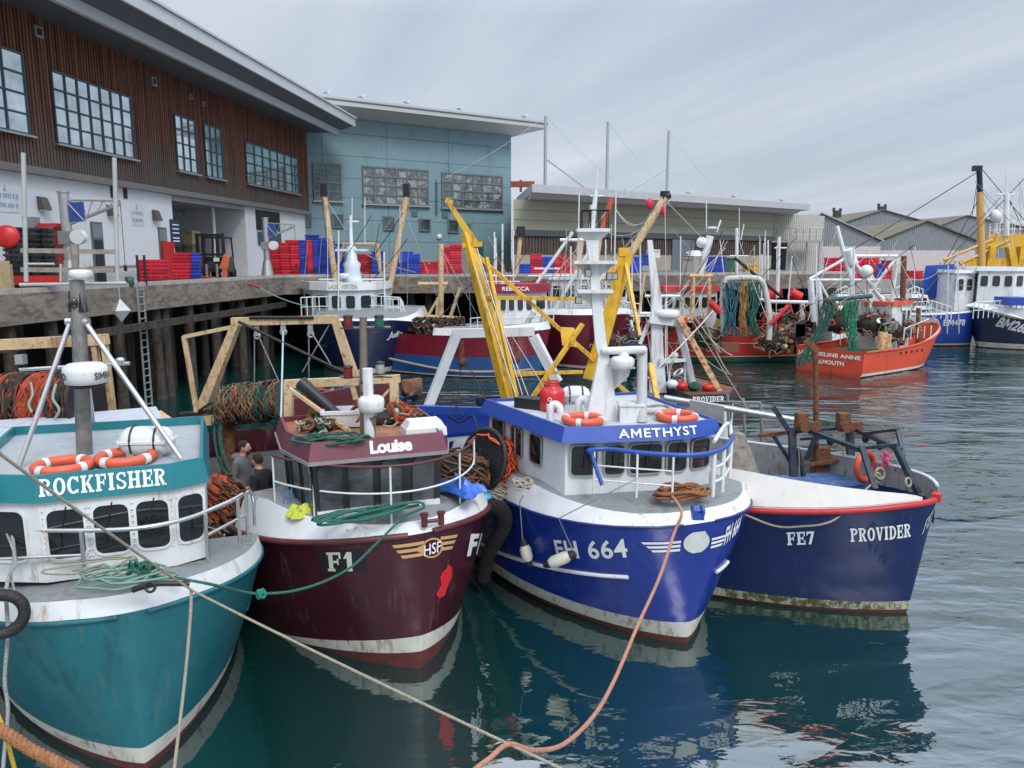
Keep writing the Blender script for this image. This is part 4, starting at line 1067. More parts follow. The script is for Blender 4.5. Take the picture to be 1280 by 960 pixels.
def net_heap(c, rx, ry, rz, m, m2, label, name='net_heap', yaw=0, ropes=12):
    """bundled netting: lumpy core wrapped in strands"""
    root = empty(name, V(c) - V((0, 0, rz)), 0, label, 'net'); b = MB(); b.ell(c, rx * .93, ry * .93, rz * .93, yaw, 18, 10, .08); b.build('netting', m, root)
    b = MB(); ca, sa = math.cos(yaw), math.sin(yaw)
    for k in range(ropes):
        pts = []; a0 = random.uniform(0, 6); ph = random.uniform(.3, 1.2)
        for i in range(9):
            a = a0 + i * .32; p = ph + i * .16 * random.uniform(.5, 1.4); j = random.uniform(.97, 1.08)
            x, y, z = rx * math.sin(p) * math.cos(a) * j, ry * math.sin(p) * math.sin(a) * j, rz * math.cos(p) * j
            pts.append(V(c) + V((x * ca - y * sa, x * sa + y * ca, z)))
        b.path(smooth(pts, 2), .018, 4)
    b.build('strands', m2, root); return root

def net_drape(pts, width, m, label, strands=22, r=.022, name='hanging_net'):
    """draped netting made of many thin cords with cross ties"""
    base = smooth(pts, 5); b = MB(); cols = []
    for k in range(strands):
        o = width * ((k + .5) / strands - .5); ph = random.uniform(0, 6); am = random.uniform(.01, .05) + width * .05; col = []
        for i, p in enumerate(base):
            w_ = o * (1 + .35 * math.sin(i * .5)); col.append(p + V((w_ + am * math.sin(ph + i * .9), am * math.cos(ph * 2 + i * .7) + abs(o) * .25, am * .5 * math.sin(i + ph))))
        b.path(col, r, 4); cols.append(col)
    for i in range(0, len(base), 2):
        for k in range(strands - 1): b.tube(cols[k][i], cols[k + 1][min(i + 1, len(base) - 1)], r * .7, n=3)
    return b.build(name, m, label=label, cat='net')
def gear_heap(c, sx, sy, sz, label, pal, n=34, name='deck_gear'):
    """piled deck machinery, frames, boxes and ropes round a dark core"""
    c = V(c); root = empty(name, c - V((0, 0, sz)), 0, label, 'deck gear'); b = MB(); b.ell(c - V((0, 0, sz * .15)), sx * .8, sy * .8, sz * .75, 0, 14, 8, .15); b.build('core', mat('dark_gear_core', (.03, .025, .02), .9, var=.6, vscale=5, bump=1), root)
    for gi, m in enumerate(pal):
        b = MB()
        for k in range(n // len(pal)):
            p = c + V((random.uniform(-sx, sx), random.uniform(-sy, sy) * .9, random.uniform(-sz, sz))); q = random.random()
            if q < .35: b.box(p - V((0, 0, .1)), random.uniform(.1, .35) * sx, random.uniform(.1, .3) * sx, random.uniform(.15, .5) * sz, random.uniform(0, 3))
            elif q < .7: d = V((random.uniform(-1, 1), random.uniform(-.5, .5), random.uniform(-1, 1))).normalized() * random.uniform(.3, .9) * sx; b.tube(p - d * .5, p + d * .5, random.uniform(.02, .06), n=6)
            elif q < .85: b.torus(p, random.uniform(.08, .2) * sx + .05, .03, (random.uniform(-1, 1), random.uniform(-1, 0), random.uniform(-1, 1)), 12, 5)
            else: b.lathe([(random.uniform(.08, .2) * sx, -.15 * sx), (random.uniform(.08, .2) * sx, .15 * sx)], p, (random.uniform(-1, 1), random.uniform(-1, 0), .2), 10)
        b.build('gear', m, root)
    b = MB()
    for k in range(12):
        p = c + V((random.uniform(-sx, sx), -sy * random.uniform(.4, 1), random.uniform(-sz, sz))); pts = [p]
        for _ in range(5): p = p + V((random.uniform(-.3, .3) * sx, random.uniform(-.1, .1), random.uniform(-.3, .3) * sz)); pts.append(p)
        b.path(smooth(pts, 3), .018, 4)
    b.build('rope_ends', ropew, root); return root

def drum_strands(par, a, dd, Ld, rr, n, m, r=.014, name='net_strands'):
    e1_ = V((0, 0, 1)); e2_ = dd.cross(e1_); b = MB()
    for k in range(n):
        t0 = random.uniform(.02, .98) * Ld; th0 = random.uniform(0, 6.3); pts = []
        for i in range(8): th_ = th0 + i * .3; q = rr + random.uniform(-.02, .06); pts.append(a + dd * (t0 + random.uniform(-.07, .07)) + (e1_ * math.cos(th_) + e2_ * math.sin(th_)) * q)
        b.path(smooth(pts, 2), r, 4)
    return b.build(name, m, par)

def crumple(c, sx, sy, sz, m, label, name, cat, yaw=0.0, n=10):
    """crumpled soft sheet or bag"""
    vs = []; ca, sa = math.cos(yaw), math.sin(yaw); ph = random.uniform(0, 9)
    for i in range(n + 1):
        for j in range(n + 1):
            u, v = i / n * 2 - 1, j / n * 2 - 1; r2 = max(0, 1 - max(abs(u), abs(v)) ** 3)
            x, y = u * sx * (1 + .15 * math.sin(v * 3 + ph)), v * sy * (1 + .2 * math.cos(u * 3 + ph)); z = sz * r2 * (.55 + .45 * math.sin(u * 4 + ph) * math.cos(v * 5 + ph)) + random.uniform(0, .3) * sz * r2
            vs.append(V(c) + V((x * ca - y * sa, x * sa + y * ca, z)))
    b = MB(); b.add(vs, [(i * (n + 1) + j, (i + 1) * (n + 1) + j, (i + 1) * (n + 1) + j + 1, i * (n + 1) + j + 1) for i in range(n) for j in range(n)])
    b.add([v - V((0, 0, .012)) for v in vs], [(i * (n + 1) + j, i * (n + 1) + j + 1, (i + 1) * (n + 1) + j + 1, (i + 1) * (n + 1) + j) for i in range(n) for j in range(n)])
    return b.build(name, m, label=label, cat=cat)
# ================================================================== ROCKFISHER (teal, nearest left)
teal_h = mat('teal_hull', (0.008, 0.125, 0.15), 0.38, streak=(0.10, .13, .12), stamt=.3, var=0.16, vscale=1.2, stain=(0.005, 0.08, 0.10), samt=.55, sscale=(1, 1, .35), bump=.12, bscale=2.2)
boot = mat('antifoul', (0.10, 0.02, 0.018), 0.7, var=.3, stain=(0.03, 0.035, 0.015), samt=.5, sscale=(2, 2, 2))
boott = mat('white_boot_top', (0.50, 0.50, 0.45), 0.55, var=.12, stain=(0.24, 0.19, 0.10), samt=.5, sscale=(2.5, 2.5, .6))
rock = Boat('fishing_boat', (-4.2, 7.96), 30, 9.5, 1.80, 'teal green fishing boat with white band and letters ROCKFISHER, nearest on the left', zs=1.99, zb=1.60, Ls=5, rake=.12, Le=2.3, Lw=4.2, mw=1.15)
rock.hull([lambda x: -.7, lambda x: .10, lambda x: .30 + .0 * x, lambda x: rock.zd(x)], [boot, boott, teal_h])
_, E1 = rock.topband(lambda x: .20, .05, 1.75, white)
rock.deckstrip(E1, deckg)
b = MB(); rock.mould(b, lambda x: rock.zd(x) - .03, rock.xs(2) + .01, 9.0, .028); b.build('rubbing_strake', teal_h, rock.root)
b = MB(); rock.mould(b, lambda x: .95, 1.6, 2.5, .022); rock.mould(b, lambda x: 1.1, 2.6, 4.2, .02, sides=(1,)); b.build('spray_rail', teal_h, rock.root)
zd = 2.28
bp = [G(57, 716, zd), G(220, 695, zd), G(259, 684, zd)]
w_ = (bp[1] - bp[0]); ax_b = (rock.W(1, 0) - rock.W(0, 0)); 
side_dir = (bp[2] - bp[1]); 
# mirror the right facet about the boat axis direction
u = w_.normalized(); vperp = V((-u.y, u.x, 0)); lf = bp[0] - u * side_dir.dot(u) + vperp * side_dir.dot(vperp)
base = [lf - u * .45 + vperp * .2, bp[0], bp[1], bp[2], bp[2] + vperp * 2.6, lf - u * .45 + vperp * 2.8]
tealw = mat('teal_trim', (0.015, 0.17, 0.20), 0.35, var=.05)
H = House(rock.root, base, zd - .12, 3.14, .02, white)
b = MB(); b.hexa([rock.W(*q) for q in ((1.8, -1.0, 1.0), (1.8, 1.0, 1.0), (4.6, 1.0, 1.0), (4.6, -1.0, 1.0), (1.8, -1.0, 2.3), (1.8, 1.0, 2.3), (4.6, 1.0, 2.3), (4.6, -1.0, 2.3))]); b.build('deckhouse', white, rock.root)
wy = lambda py: 0
for i, t0, t1 in ((0, .12, .8), (1, .05, .315), (1, .39, .655), (1, .715, .965), (2, .14, .9)):
    H.window(i, t0, t1, .27, .86, white, glass, r=.09, fw=.03)
for t in (.20, .54, .86):
    b = MB(); b.beam(H.at(1, t, .9, .03), H.at(1, t - .06, .55, .03), .012, .01); b.beam(H.at(1, t - .06, .62, .035), H.at(1, t - .062, .40, .035), .02, .01); b.build('wiper', blackm, H.o)
# rivets round the windows
b = MB()
for i, t0, t1 in ((1, .05, .315), (1, .39, .655), (1, .715, .965), (2, .14, .9)):
    for k in range(9):
        for t, uu in ((t0 - .025, .27 + .59 * k / 8), (t1 + .025, .27 + .59 * k / 8)):
            p = H.at(i, min(.99, max(.01, t)), uu, .012); b.ell(p, .012, .012, .012, 0, 6, 4)
b.build('rivets', white, H.o)
H.visor(.06, 3.12, .0, 3.42, tealw, mat('grey_roof_paint', (0.34, .36, .38), .6, var=.1, stain=(.2, .18, .16), samt=.3), drop=.12)
H.fascia_text(1, slab2d('ROCKFISHER'), .03, .96, .22, .86, 'name_lettering', mat('letter_ice', (.70, .80, .82), .5))
# nav light box at the left of the fascia
p = H.fA[0].lerp(H.fC[0], .5); b = MB(); b.box(p + V((.25, -.18, -.12)), .3, .2, .22, R(27)); b.build('light_box', tealw, rock.root)
b = MB(); b.lathe([(.07, 0), (.07, .1)], p + V((.25, -.3, -.03)), (0, -1, 0), 12); b.build('navigation_light', blackm, rock.root)
# mast
mb_ = G(106, 568, 3.3); mt = P(96, 350, mb_.y + .0); Ym = mb_.y
alu = mat('weathered_mast', (0.24, 0.23, 0.22), .45, .5, var=.35, vscale=6, stain=(.12, .1, .08), samt=.4, sscale=(5, 5, .6))
b = MB(); b.tube(mb_, V((mt.x, Ym, mt.z)), .095, .085, 14); b.build('mast', alu, rock.root)
b = MB()
tip = P(97, 402, Ym); b.tube(tip + V((-.09, 0, 0)), P(20, 595, Ym - .7), .032, n=8); b.tube(tip + V((.09, 0, 0)), P(226, 573, Ym - .35), .032, n=8)
b.tube(tip + V((0, .1, 0)), P(118, 545, Ym + 1.6), .03); b.tube(tip + V((-.14, 0, 0)), tip + V((.14, 0, 0)), .05); b.build('mast_stay', polish, rock.root)
b = MB(); p = P(107, 467, Ym - .28); radome(b, p, .255, .27); b.mi = 1; b.lathe([(.2, -.03), (.22, 0)], p - V((0, 0, .13)), (0, 0, 1), 20)
rd = b.build('radar_dome', [whitec, blackm], rock.root)
def wraptext(t2d, c, r, h0, Ht, a0, a1, name, m, par):
    vs, fs = t2d; b = MB(); b.add([V(c) + V((math.sin(R(a0 + (a1 - a0) * x)) * r, -math.cos(R(a0 + (a1 - a0) * x)) * r, h0 + y * Ht)) for x, y in vs], fs); return b.build(name, m, par)
blk = mat('letter_black', (.02, .02, .02), .5)
wraptext(text2d('SIMRAD', .02), p, .262, -.05, .085, -120, -25, 'lettering', blk, rd); wraptext(text2d('SIMRAD', .02), p, .262, -.05, .085, 50, 120, 'lettering', blk, rd)
b = MB(); a = P(25, 462, Ym + .1); c = P(162, 454, Ym + .1); b.tube(a, c, .024); b.ell(P(150, 450, Ym + .1), .06, .06, .035); b.tube(P(150, 455, Ym + .1), P(150, 448, Ym + .1), .02); b.box(P(27, 455, Ym + .1), .1, .1, .12); b.build('aerial_spreader', polish, rock.root)
b = MB(); q = P(97, 380, Ym); b.box(q - V((0, 0, .1)), .17, .15, .26, 0, .8); b.mi = 1; b.ell(q + V((0, -.1, .02)), .06, .04, .07); b.build('mast_light', [blackm, glass], rock.root)
b = MB(); b.tube(P(97, 375, Ym), P(97, 352, Ym), .05, .05); radome(b, P(101, 343, Ym), .135, .12); b.build('masthead_antenna', [whitec], rock.root)
b = MB()
for px, yt, yb in ((29, 191, 352), (143, 197, 352)):
    b.tube(P(px + 4, yb, Ym + .3), P(px, yt, Ym + .3), .028, n=8)
b.tube(P(25, 356, Ym + .25), P(158, 354, Ym + .25), .022); b.tube(P(30, 330, Ym + .3), P(68, 330, Ym + .3), .016); b.tube(P(76, 330, Ym + .3), P(76, 352, Ym + .3), .016)
b.build('aerial_mast', mat('grey_pole', (.42, .43, .42), .5, .3, var=.12), rock.root)
b = MB(); b.beam(P(27, 313, Ym + .32), P(145, 315, Ym + .32), .05, .06); b.beam(P(27, 337, Ym + .32), P(143, 338, Ym + .32), .05, .06); b.tube(P(93, 305, Ym + .3), P(95, 342, Ym + .3), .055, .04); b.build('cross_plank', mat('weathered_plank', (.24, .21, .18), .8, var=.3, vscale=10), rock.root)
b = MB(); q = P(151, 388, Ym + .2); s_ = .13
b.add([q + V((s_, 0, 0)), q + V((0, s_, 0)), q + V((-s_, 0, 0)), q + V((0, -s_, 0)), q + V((0, 0, s_ * 1.15)), q - V((0, 0, s_ * 1.15))], [(0, 1, 4), (1, 2, 4), (2, 3, 4), (3, 0, 4), (1, 0, 5), (2, 1, 5), (3, 2, 5), (0, 3, 5)])
b.tube(q + V((0, 0, .14)), P(148, 356, Ym + .2), .008, n=4); b.build('radar_reflector', steel, rock.root)
# bow rail
RZ = 2.26
b = MB()
def gp_(px, py, z): return G(px, py, z)
tops = [(-60, 672), (0, 661), (60, 663), (150, 662), (200, 656), (240, 646), (285, 628), (303, 618)]
hz_r = 2.78
P0 = [G(x, y, hz_r) for x, y in tops]; b.path(smooth(P0, 4), .028, 8)
for (x, y, yb) in ((14, 661, 745), (101, 664, 752), (256, 642, 725), (297, 624, 700), (307, 617, 690)):
    t = G(x, y, hz_r); t2 = V((t.x, t.y, 2.2)); b.tube(t, t2, .024, n=8)
tt = G(256, 642, hz_r); 
m0 = V((G(256, 642, hz_r).x, G(256, 642, hz_r).y, 2.5)); m1 = V((G(307, 617, hz_r).x, G(307, 617, hz_r).y, 2.5)); b.tube(m0, m1, .02)
m0 = V((G(101, 664, hz_r).x, G(101, 664, hz_r).y, 2.5)); m1 = V((G(-40, 670, hz_r).x, G(-40, 670, hz_r).y, 2.5)); b.tube(m0, m1, .02)
b.path(smooth([G(307, 617, hz_r), G(309, 615, hz_r) + V((.03, .1, -.05)), G(309, 615, hz_r) + V((.03, .14, -.5))], 3), .026, 8)
b.build('bow_rail', polish, rock.root)
# shelter deck and aft working deck
aft = mat('pale_blue_steel', (0.44, 0.48, 0.53), .5, var=.1, stain=(.25, .2, .16), samt=.3)
b = MB(); b.hexa([rock.W(3.2, -2.1, 1.9), rock.W(3.2, .9, 1.9), rock.W(6.0, .9, 1.9), rock.W(6.0, -2.1, 1.9), rock.W(3.2, -2.1, 3.05), rock.W(3.2, .9, 3.05), rock.W(6.0, .9, 3.15), rock.W(6.0, -2.1, 3.15)]); b.build('shelter', aft, rock.root)
b = MB(); b.poly([rock.W(1.7, -1.6, 1.1), rock.W(1.7, 1.6, 1.1), rock.W(9.4, 1.5, 1.1), rock.W(9.4, -1.5, 1.1)]); b.build('working_deck', deckg, rock.root)
# stern gantry (cream)
Yg = 14.0
b = MB(); b.beam(P(-60, 434, Yg), P(134, 424, Yg), .17, .19); b.build('gantry_beam', cream, rock.root)
for x0, y0, x1, y1 in ((118, 427, 142, 546), (130, 425, 152, 545)):
    b = MB(); b.beam(P(x0, y0, Yg), P(x1, y1 + 60, Yg + .3), .09, .12); b.build('gantry_leg', cream, rock.root)
b = MB(); b.beam(P(148, 524, Yg), P(208, 522, Yg), .07); b.beam(P(150, 534, Yg - .3), P(210, 526, Yg), .05); b.beam(P(196, 519, Yg), P(209, 528, Yg - .4), .16); b.prism([P(140, 522, Yg), P(158, 540, Yg), P(140, 542, Yg)], (0, .1, 0)); b.build('gantry_arm', cream, rock.root)
# net drums (orange nets wound on)
nd = empty('net_drum', P(60, 545, 13.2), 0, 'net drum wound with orange net and chain bands, aft on the teal boat', 'net drum')
b = MB(); a = P(-60, 512, 13.2); c = P(105, 505, 13.2); dd = (c - a).normalized(); Ld = (c - a).length
prof = []
for i in range(22):
    t = i / 21; prof.append((.5 + .07 * math.sin(i * 1.9) + random.uniform(-.04, .04), t * Ld))
b.lathe(prof, a, dd, 24); b.build('wound_net', netorange, nd)
chain = mat('net_chain', (.05, .045, .035), .8, .3, var=.5, vscale=20, bump=1, bscale=60)
b = MB()
for t in (.5, .52, .54, .56, .58, .6, .62, .84, .87, .89, .91, .93, .95, .98):
    pts = []
    for k in range(28):
        q = 2 * math.pi * k / 28; rr = .55 + random.uniform(-.02, .06); e1_ = V((0, 0, 1)); e2_ = dd.cross(e1_)
        pts.append(a + dd * (t * Ld + random.uniform(-.04, .04)) + (e1_ * math.cos(q) + e2_ * math.sin(q)) * rr)
    b.path(pts, .032, 5, closed=True)
b.build('chain_band', chain, nd)
drum_strands(nd, a, dd, Ld, .55, 150, mat('orange_twine', (.36, .06, .028), .9, var=.6), .009)
b = MB(); b.path(smooth([P(38, 478, 12.5), P(41, 492, 12.45), P(36, 505, 12.4), P(40, 515, 12.4)], 4), .02, 5); b.path(smooth([P(70, 480, 12.5), P(66, 498, 12.4), P(74, 512, 12.4), P(68, 524, 12.4)], 4), .022, 5); b.build('loose_rope', mat('frayed_rope', (.25, .33, .27), .9), nd)
b = MB(); b.lathe([(.62, 0), (.62, .05)], a + dd * (Ld + .03), dd, 28); b.build('flange', blackm, nd)
b = MB(); q = P(75, 552, 12.9); b.box(V((q.x - .5, q.y, 1.2)), 3.2, .5, 1.0, R(27)); b.build('deck_locker', aft, rock.root)
# things on the foredeck and roof
lifebuoy(G(78, 582, 3.38), (.0, .0, 1), 'orange lifebuoy lying on the teal-edged roof behind the letters ROCK')
lifebuoy(G(157, 571, 3.38), (0, .0, 1), 'orange lifebuoy lying on the teal-edged roof in front of the white liferaft', R0=.3)
canister(G(184, 551, 3.5), R(5), .66, .19, 'white liferaft canister on the roof of the teal ROCKFISHER boat')
coil(G(150, 725, 2.34), .42, .2, 6, .014, mat('faded_green_rope', (.14, .25, .19), .9, var=.3), 'faded green rope heaped on the grey foredeck of the teal boat', jit=.5, yaw=R(20))
coil(G(178, 722, 2.34), .13, .12, 5, .016, ropeg, 'small knotted bright green rope bundle on the teal boat foredeck', jit=.5, h=.2)
coil(G(120, 712, 2.34), .5, .12, 2, .012, ropew, 'thin pale line lying in front of the teal boat windows', jit=.3, yaw=R(10))
b = MB(); p = G(190, 738, 2.32); b.path(smooth([p + V((-.2, 0, 0)), p + V((-.05, 0, .06)), p + V((.1, .02, .07)), p + V((.35, .12, .02))], 4), .03, 6); b.torus(p + V((0, -.03, .05)), .05, .015, (0, -1, .3)); b.build('mooring_shackle', blackm, label='black shackle lying at the stem of the teal boat', cat='shackle')
# tyre fender at the far left
b = MB(); b.torus(P(2, 768, 7.35), .2, .06, (.5, -1, .1), 24, 10); b.build('tyre_fender', dark, label='black tyre fender hanging on the left side of the teal boat', cat='fender')
fr = mat('frayed_white_rope', (.42, .43, .42), .9, var=.3, bump=1, bscale=60)
b = MB(); b.path(smooth([G(14, 661, 2.78), G(18, 700, 2.5), P(8, 735, 7.6), P(10, 790, 7.55), P(6, 850, 7.5), P(10, 890, 7.5), P(4, 960, 7.4), P(6, 1010, 7.3)], 5), .02, 6); b.path(smooth([G(6, 661, 2.78), P(20, 700, 8), P(14, 718, 7.8), P(20, 745, 7.6)], 4), .012, 5); b.build('frayed_rope', fr, label='frayed white rope hanging down the left edge by the tyre', cat='rope')

# ================================================================== LOUISE (maroon)
mar_h = mat('maroon_hull', (0.045, 0.0045, 0.011), 0.30, var=.18, vscale=1, stain=(0.05, 0.03, 0.03), samt=.35, sscale=(1, 1, .4), bump=.14, bscale=2.2, coat=.1, streak=(.12, .06, .04), stamt=.35)
marr = mat('maroon_rail', (0.10, 0.02, 0.022), .45, var=.2, stain=RUST, samt=.35, sscale=(3, 3, 1))
lou = Boat('fishing_boat', (-1.3, 10.2), 29, 10.5, 2.08, 'maroon fishing boat with white foredeck and name Louise, second from the left', zs=2.04, zb=1.46, Ls=6, rake=.08, Le=2.9, Lw=4.0, mw=1.25)
lou.hull([lambda x: -.7, lambda x: max(.015, .26 * (1 - x / 1.6)), lambda x: max(.02, .5 * (1 - x / 2.0)), lambda x: lou.zd(x)], [boot, boott, mar_h])
_, E2 = lou.topband(lambda x: .12 + .42 * min(1, max(0, x) / 1.6), .2, 2.45, white)
lou.deckstrip(E2, deckg)
b = MB(); lou.mould(b, lambda x: lou.zd(x) + .0, lou.xs(2) + .01, 10.0, .045); b.build('gunwale', marr, lou.root)
zd = 2.13
f0, f1 = G(397, 654, zd), G(549, 636, zd); s0 = G(367, 634, zd)
u = (f1 - f0).normalized(); vp = V((-u.y, u.x, 0))
sd = s0 - f0
f2 = f1 - V((0, 0, 0)) + u * (-sd.dot(u)) * 1 + vp * sd.dot(vp)
base = [s0 + (s0 - f0) * 1.2 - u * 0, f0, f1 + u * .05, f2, f2 + vp * .8, s0 + sd * 1.2 + vp * .5 + u * .3]
base = [f0 + sd * 1.0 + vp * 1.0, f0 + sd * 1.0, f0, f1, f1 + (f2 - f1) * .5 + vp * .0, f1 + (f2 - f1) * .5 + vp * 1.5]
darkh = mat('black_wheelhouse', (.018, .02, .022), .4, var=.2)
H = House(lou.root, base, zd - .15, 3.03, .04, darkh)
glass2 = mat('pale_window_glass', (.055, .06, .065), .06, .0, var=.8, vscale=1.5, spec=.8)
for i, t0, t1 in ((2, .03, .21), (2, .26, .45), (2, .51, .68), (2, .77, .95), (1, .1, .45), (1, .55, .9), (0, .3, .7)):
    H.window(i, t0, t1, .2, .93, darkh, glass2, r=.1, fw=.02)
b = MB(); p0, p1 = H.at(2, 0, 0, .03), H.at(2, 1, 0, .03); b.beam(V((p0.x, p0.y, 2.2)), V((p1.x, p1.y, 2.2)), .05, .2); b.build('coaming', white, lou.root)
H.visor(.10, 3.04, .02, 3.30, mat('maroon_trim', (0.14, 0.035, 0.055), .4, var=.08), mat('orange_brown_roof', (.33, .13, .06), .8, var=.4, vscale=3, stain=(.12, .09, .07), samt=.5, sscale=(2, 2, 2)), drop=.08)
b = MB()
for i in range(6): j = (i + 1) % 6; b.beam(H.fA[i] + V((0, 0, -.02)), H.fA[j] + V((0, 0, -.02)), .03, .05)
b.build('roof_trim', mat('grey_trim', (.25, .23, .24), .5), lou.root)
H.fascia_text(2, text2d('Louise', .045, .95), .43, .74, .22, .86, 'name_lettering', letterw)
HL = H
# hull markings
lou.decal(([(0, 0), (1, 0), (.93, 1), (-.1, 1)], [(0, 1, 2, 3)]), -1, (405, 716), (458, 714), .34, 'number_patch', mat('black_patch', (.008, .01, .014), .5), off=.006)
lou.decal(slab2d('F1'), -1, (410, 713), (441, 712), .30, 'number_lettering', mat('letter_cream', (.55, .53, .42), .6), off=.014)
tan = mat('tan_emblem', (.48, .30, .13), .5)
def wings(cx, r, k, left=True):
    vs = []; fs = []
    for j in range(3):
        y0 = .86 - j * .3; x0 = 0 + j * .12
        for (xa, xb, d) in ((x0, cx - r, 1), (1 - x0 * k, cx + r, -1)):
            n = len(vs); vs += [(xa, y0), (xb, y0), (xb, y0 - .16), (xa + d * .05, y0 - .16)]; fs.append((n, n + 1, n + 2, n + 3))
    return vs, fs
def ring(cx, cy, rx, ry, wx, wy, n=28):
    vs = []; 
    for i in range(n): a = 2 * math.pi * i / n; vs += [(cx + rx * math.cos(a), cy + ry * math.sin(a)), (cx + (rx - wx) * math.cos(a), cy + (ry - wy) * math.sin(a))]
    return vs, [(2 * i, (2 * i + 2) % (2 * n), (2 * i + 3) % (2 * n), 2 * i + 1) for i in range(n)]
def disc(cx, cy, rx, ry, n=28): return [(cx + rx * math.cos(2 * math.pi * i / n), cy + ry * math.sin(2 * math.pi * i / n)) for i in range(n)] + [(cx, cy)], [(i, (i + 1) % n, n) for i in range(n)]
def sub(t, x0, y0, w, h): return [(x0 + x * w, y0 + y * h) for x, y in t[0]], t[1]
def wing(left=True):
    vs = []; fs = []
    for j in range(3):
        y0 = 1 - j * .38; x0 = j * .13; n = len(vs); q = [(x0, y0), (1, y0), (1, y0 - .22), (x0 + .07, y0 - .22)]
        if not left: q = [(1 - x, y) for x, y in q]
        vs += q; fs.append((n, n + 1, n + 2, n + 3))
    return vs, fs
lou.decal(wing(), -1, (490, 700), (530, 693), .22, 'emblem_wing', tan, off=.010)
lou.decal(wing(False), -1, (550, 690), (571, 686), .22, 'emblem_wing', tan, off=.010)
lou.decal(ring(.5, .5, .5, .5, .09, .09), -1, (527, 699), (553, 696), .30, 'emblem_ring', tan, off=.014)
lou.decal(text2d('HSF', .01), -1, (530, 693), (551, 690), .17, 'emblem_lettering', letterw, off=.016)
lou.decal(([(.3, 0), (.62, .06), (.75, .3), (1, .6), (.95, .9), (.7, 1.0), (.62, .88), (.42, .8), (.3, .62), (.38, .4), (.12, .15)], [list(range(11))]), -1, (541, 748), (562, 744), .52, 'red_primer_patch', mat('bright_red_primer', (.55, .015, .02), .5), off=.007)
lou.decal(sub(text2d('F1', .04), 0, 0, 1, 1), 1, (584, 694), (597, 690), .34, 'number_lettering', letterw, off=.012, shear=.0)
# bollard on the bow and foredeck rail
b = MB(); q = lou.W(.35, 0, 2.10); c = G(541, 657, 2.12)
for s in (-.12, .12): b.tube(c + u * s, c + u * s + V((0, 0, .17)), .045); b.lathe([(.06, 0), (.06, .03)], c + u * s + V((0, 0, .16)))
b.tube(c - u * .16 + V((0, 0, .07)), c + u * .16 + V((0, 0, .07)), .03); b.build('bitts', marr, lou.root)
edge_rail(lou, E2, [343, 394, 489, 575, 600], 2.98, 2.6, marr, whitec)
# roof mast with lights
rz = H.rz; mp_ = G(462, 549, rz); Ym = mp_.y; browng = mat('brown_grey_mast', (.19, .16, .13), .5, .3, var=.2, vscale=6)
b = MB(); b.tube(mp_, V((mp_.x, Ym, 4.25)), .075, n=12); radome(b, P(464, 505, Ym), .19, .24); b.build('radar_post', [whitec], lou.root)
b = MB(); b.tube(mp_ + V((0, .05, 0)), P(464, 520, Ym), .075, n=12); b.build('short_mast', browng, lou.root)
q = P(455, 545, Ym + .35); b = MB(); b.tube(q, P(454, 396, Ym + .35), .06, .055, 12); b.build('mast', browng, lou.root)
b = MB(); b.tube(P(425, 410, Ym + .35), P(488, 409, Ym + .35), .02); b.tube(P(425, 471, Ym + .35), P(490, 471, Ym + .35), .018); b.build('light_crossbar', browng, lou.root)
redgl = mat('red_lantern', (.16, .01, .015), .3); grngl = mat('green_lantern', (.01, .10, .06), .3)
for px, py, m_ in ((435, 402, redgl), (474, 402, grngl), (435, 465, redgl), (475, 460, steel), (457, 484, steel)):
    q = P(px, py, Ym + .33); b = MB(); b.mi = 1; b.lathe([(.075, -.09), (.075, -.075)], q); b.lathe([(.07, .06), (.075, .085), (.03, .1)], q); b.mi = 0; b.lathe([(.062, -.075), (.068, 0), (.062, .062)], q, (0, 0, 1), 14); b.build('mast_lantern', [m_, blackm], lou.root)
# timber-like cream frame on the roof
Yf = Ym + 1.3
b = MB(); b.beam(P(356, 480, Yf), P(447, 476, Yf), .10, .13); b.beam(P(463, 475, Yf), P(500, 473, Yf), .10, .12); b.beam(P(440, 480, Yf), P(450, 520, Yf), .07)
b.build('frame_beam', cream, lou.root)
for px in (361, 493): b = MB(); b.beam(P(px, 478, Yf), P(px, 540, Yf), .13, .12); b.build('frame_post', cream, lou.root)
b = MB(); b.beam(P(362, 486, Yf - .4), P(445, 545, Yf - .8), .05); b.beam(P(470, 505, Yf), P(495, 478, Yf), .04); b.beam(P(470, 514, Yf + .3), P(490, 514, Yf + .3), .08); b.build('frame_brace', cream, lou.root)
b = MB(); b.tube(P(376, 478, Yf - .3), P(424, 520, Yf - .5), .11, .07, 10); b.build('exhaust_pipe', blackm, lou.root)
# white fish box and clutter on the roof
def fishbox(c, sx, sy, sz, yaw, m, label, name='fish_box'):
    b = MB(); c = V(c); a, s = math.cos(yaw), math.sin(yaw)
    def q(x, y, z): return c + V((x * a - y * s, x * s + y * a, z))
    o = [(-1, -1), (1, -1), (1, 1), (-1, 1)]
    A = [q(x * sx / 2 * .86, y * sy / 2 * .86, 0) for x, y in o]; B_ = [q(x * sx / 2, y * sy / 2, sz) for x, y in o]; C = [q(x * sx / 2 * .88, y * sy / 2 * .88, sz) for x, y in o]; D = [q(x * sx / 2 * .76, y * sy / 2 * .76, .03) for x, y in o]
    b.add(A + B_ + C + D, [(3, 2, 1, 0)] + [(i, (i + 1) % 4, 4 + (i + 1) % 4, 4 + i) for i in range(4)] + [(4 + i, 4 + (i + 1) % 4, 8 + (i + 1) % 4, 8 + i) for i in range(4)] + [(8 + i, 8 + (i + 1) % 4, 12 + (i + 1) % 4, 12 + i) for i in range(4)] + [(12, 13, 14, 15)])
    for i in range(4): b.beam(B_[i] - V((0, 0, .03)), B_[(i + 1) % 4] - V((0, 0, .03)), .04, .05)
    return b.build(name, m, label=label, cat='box')
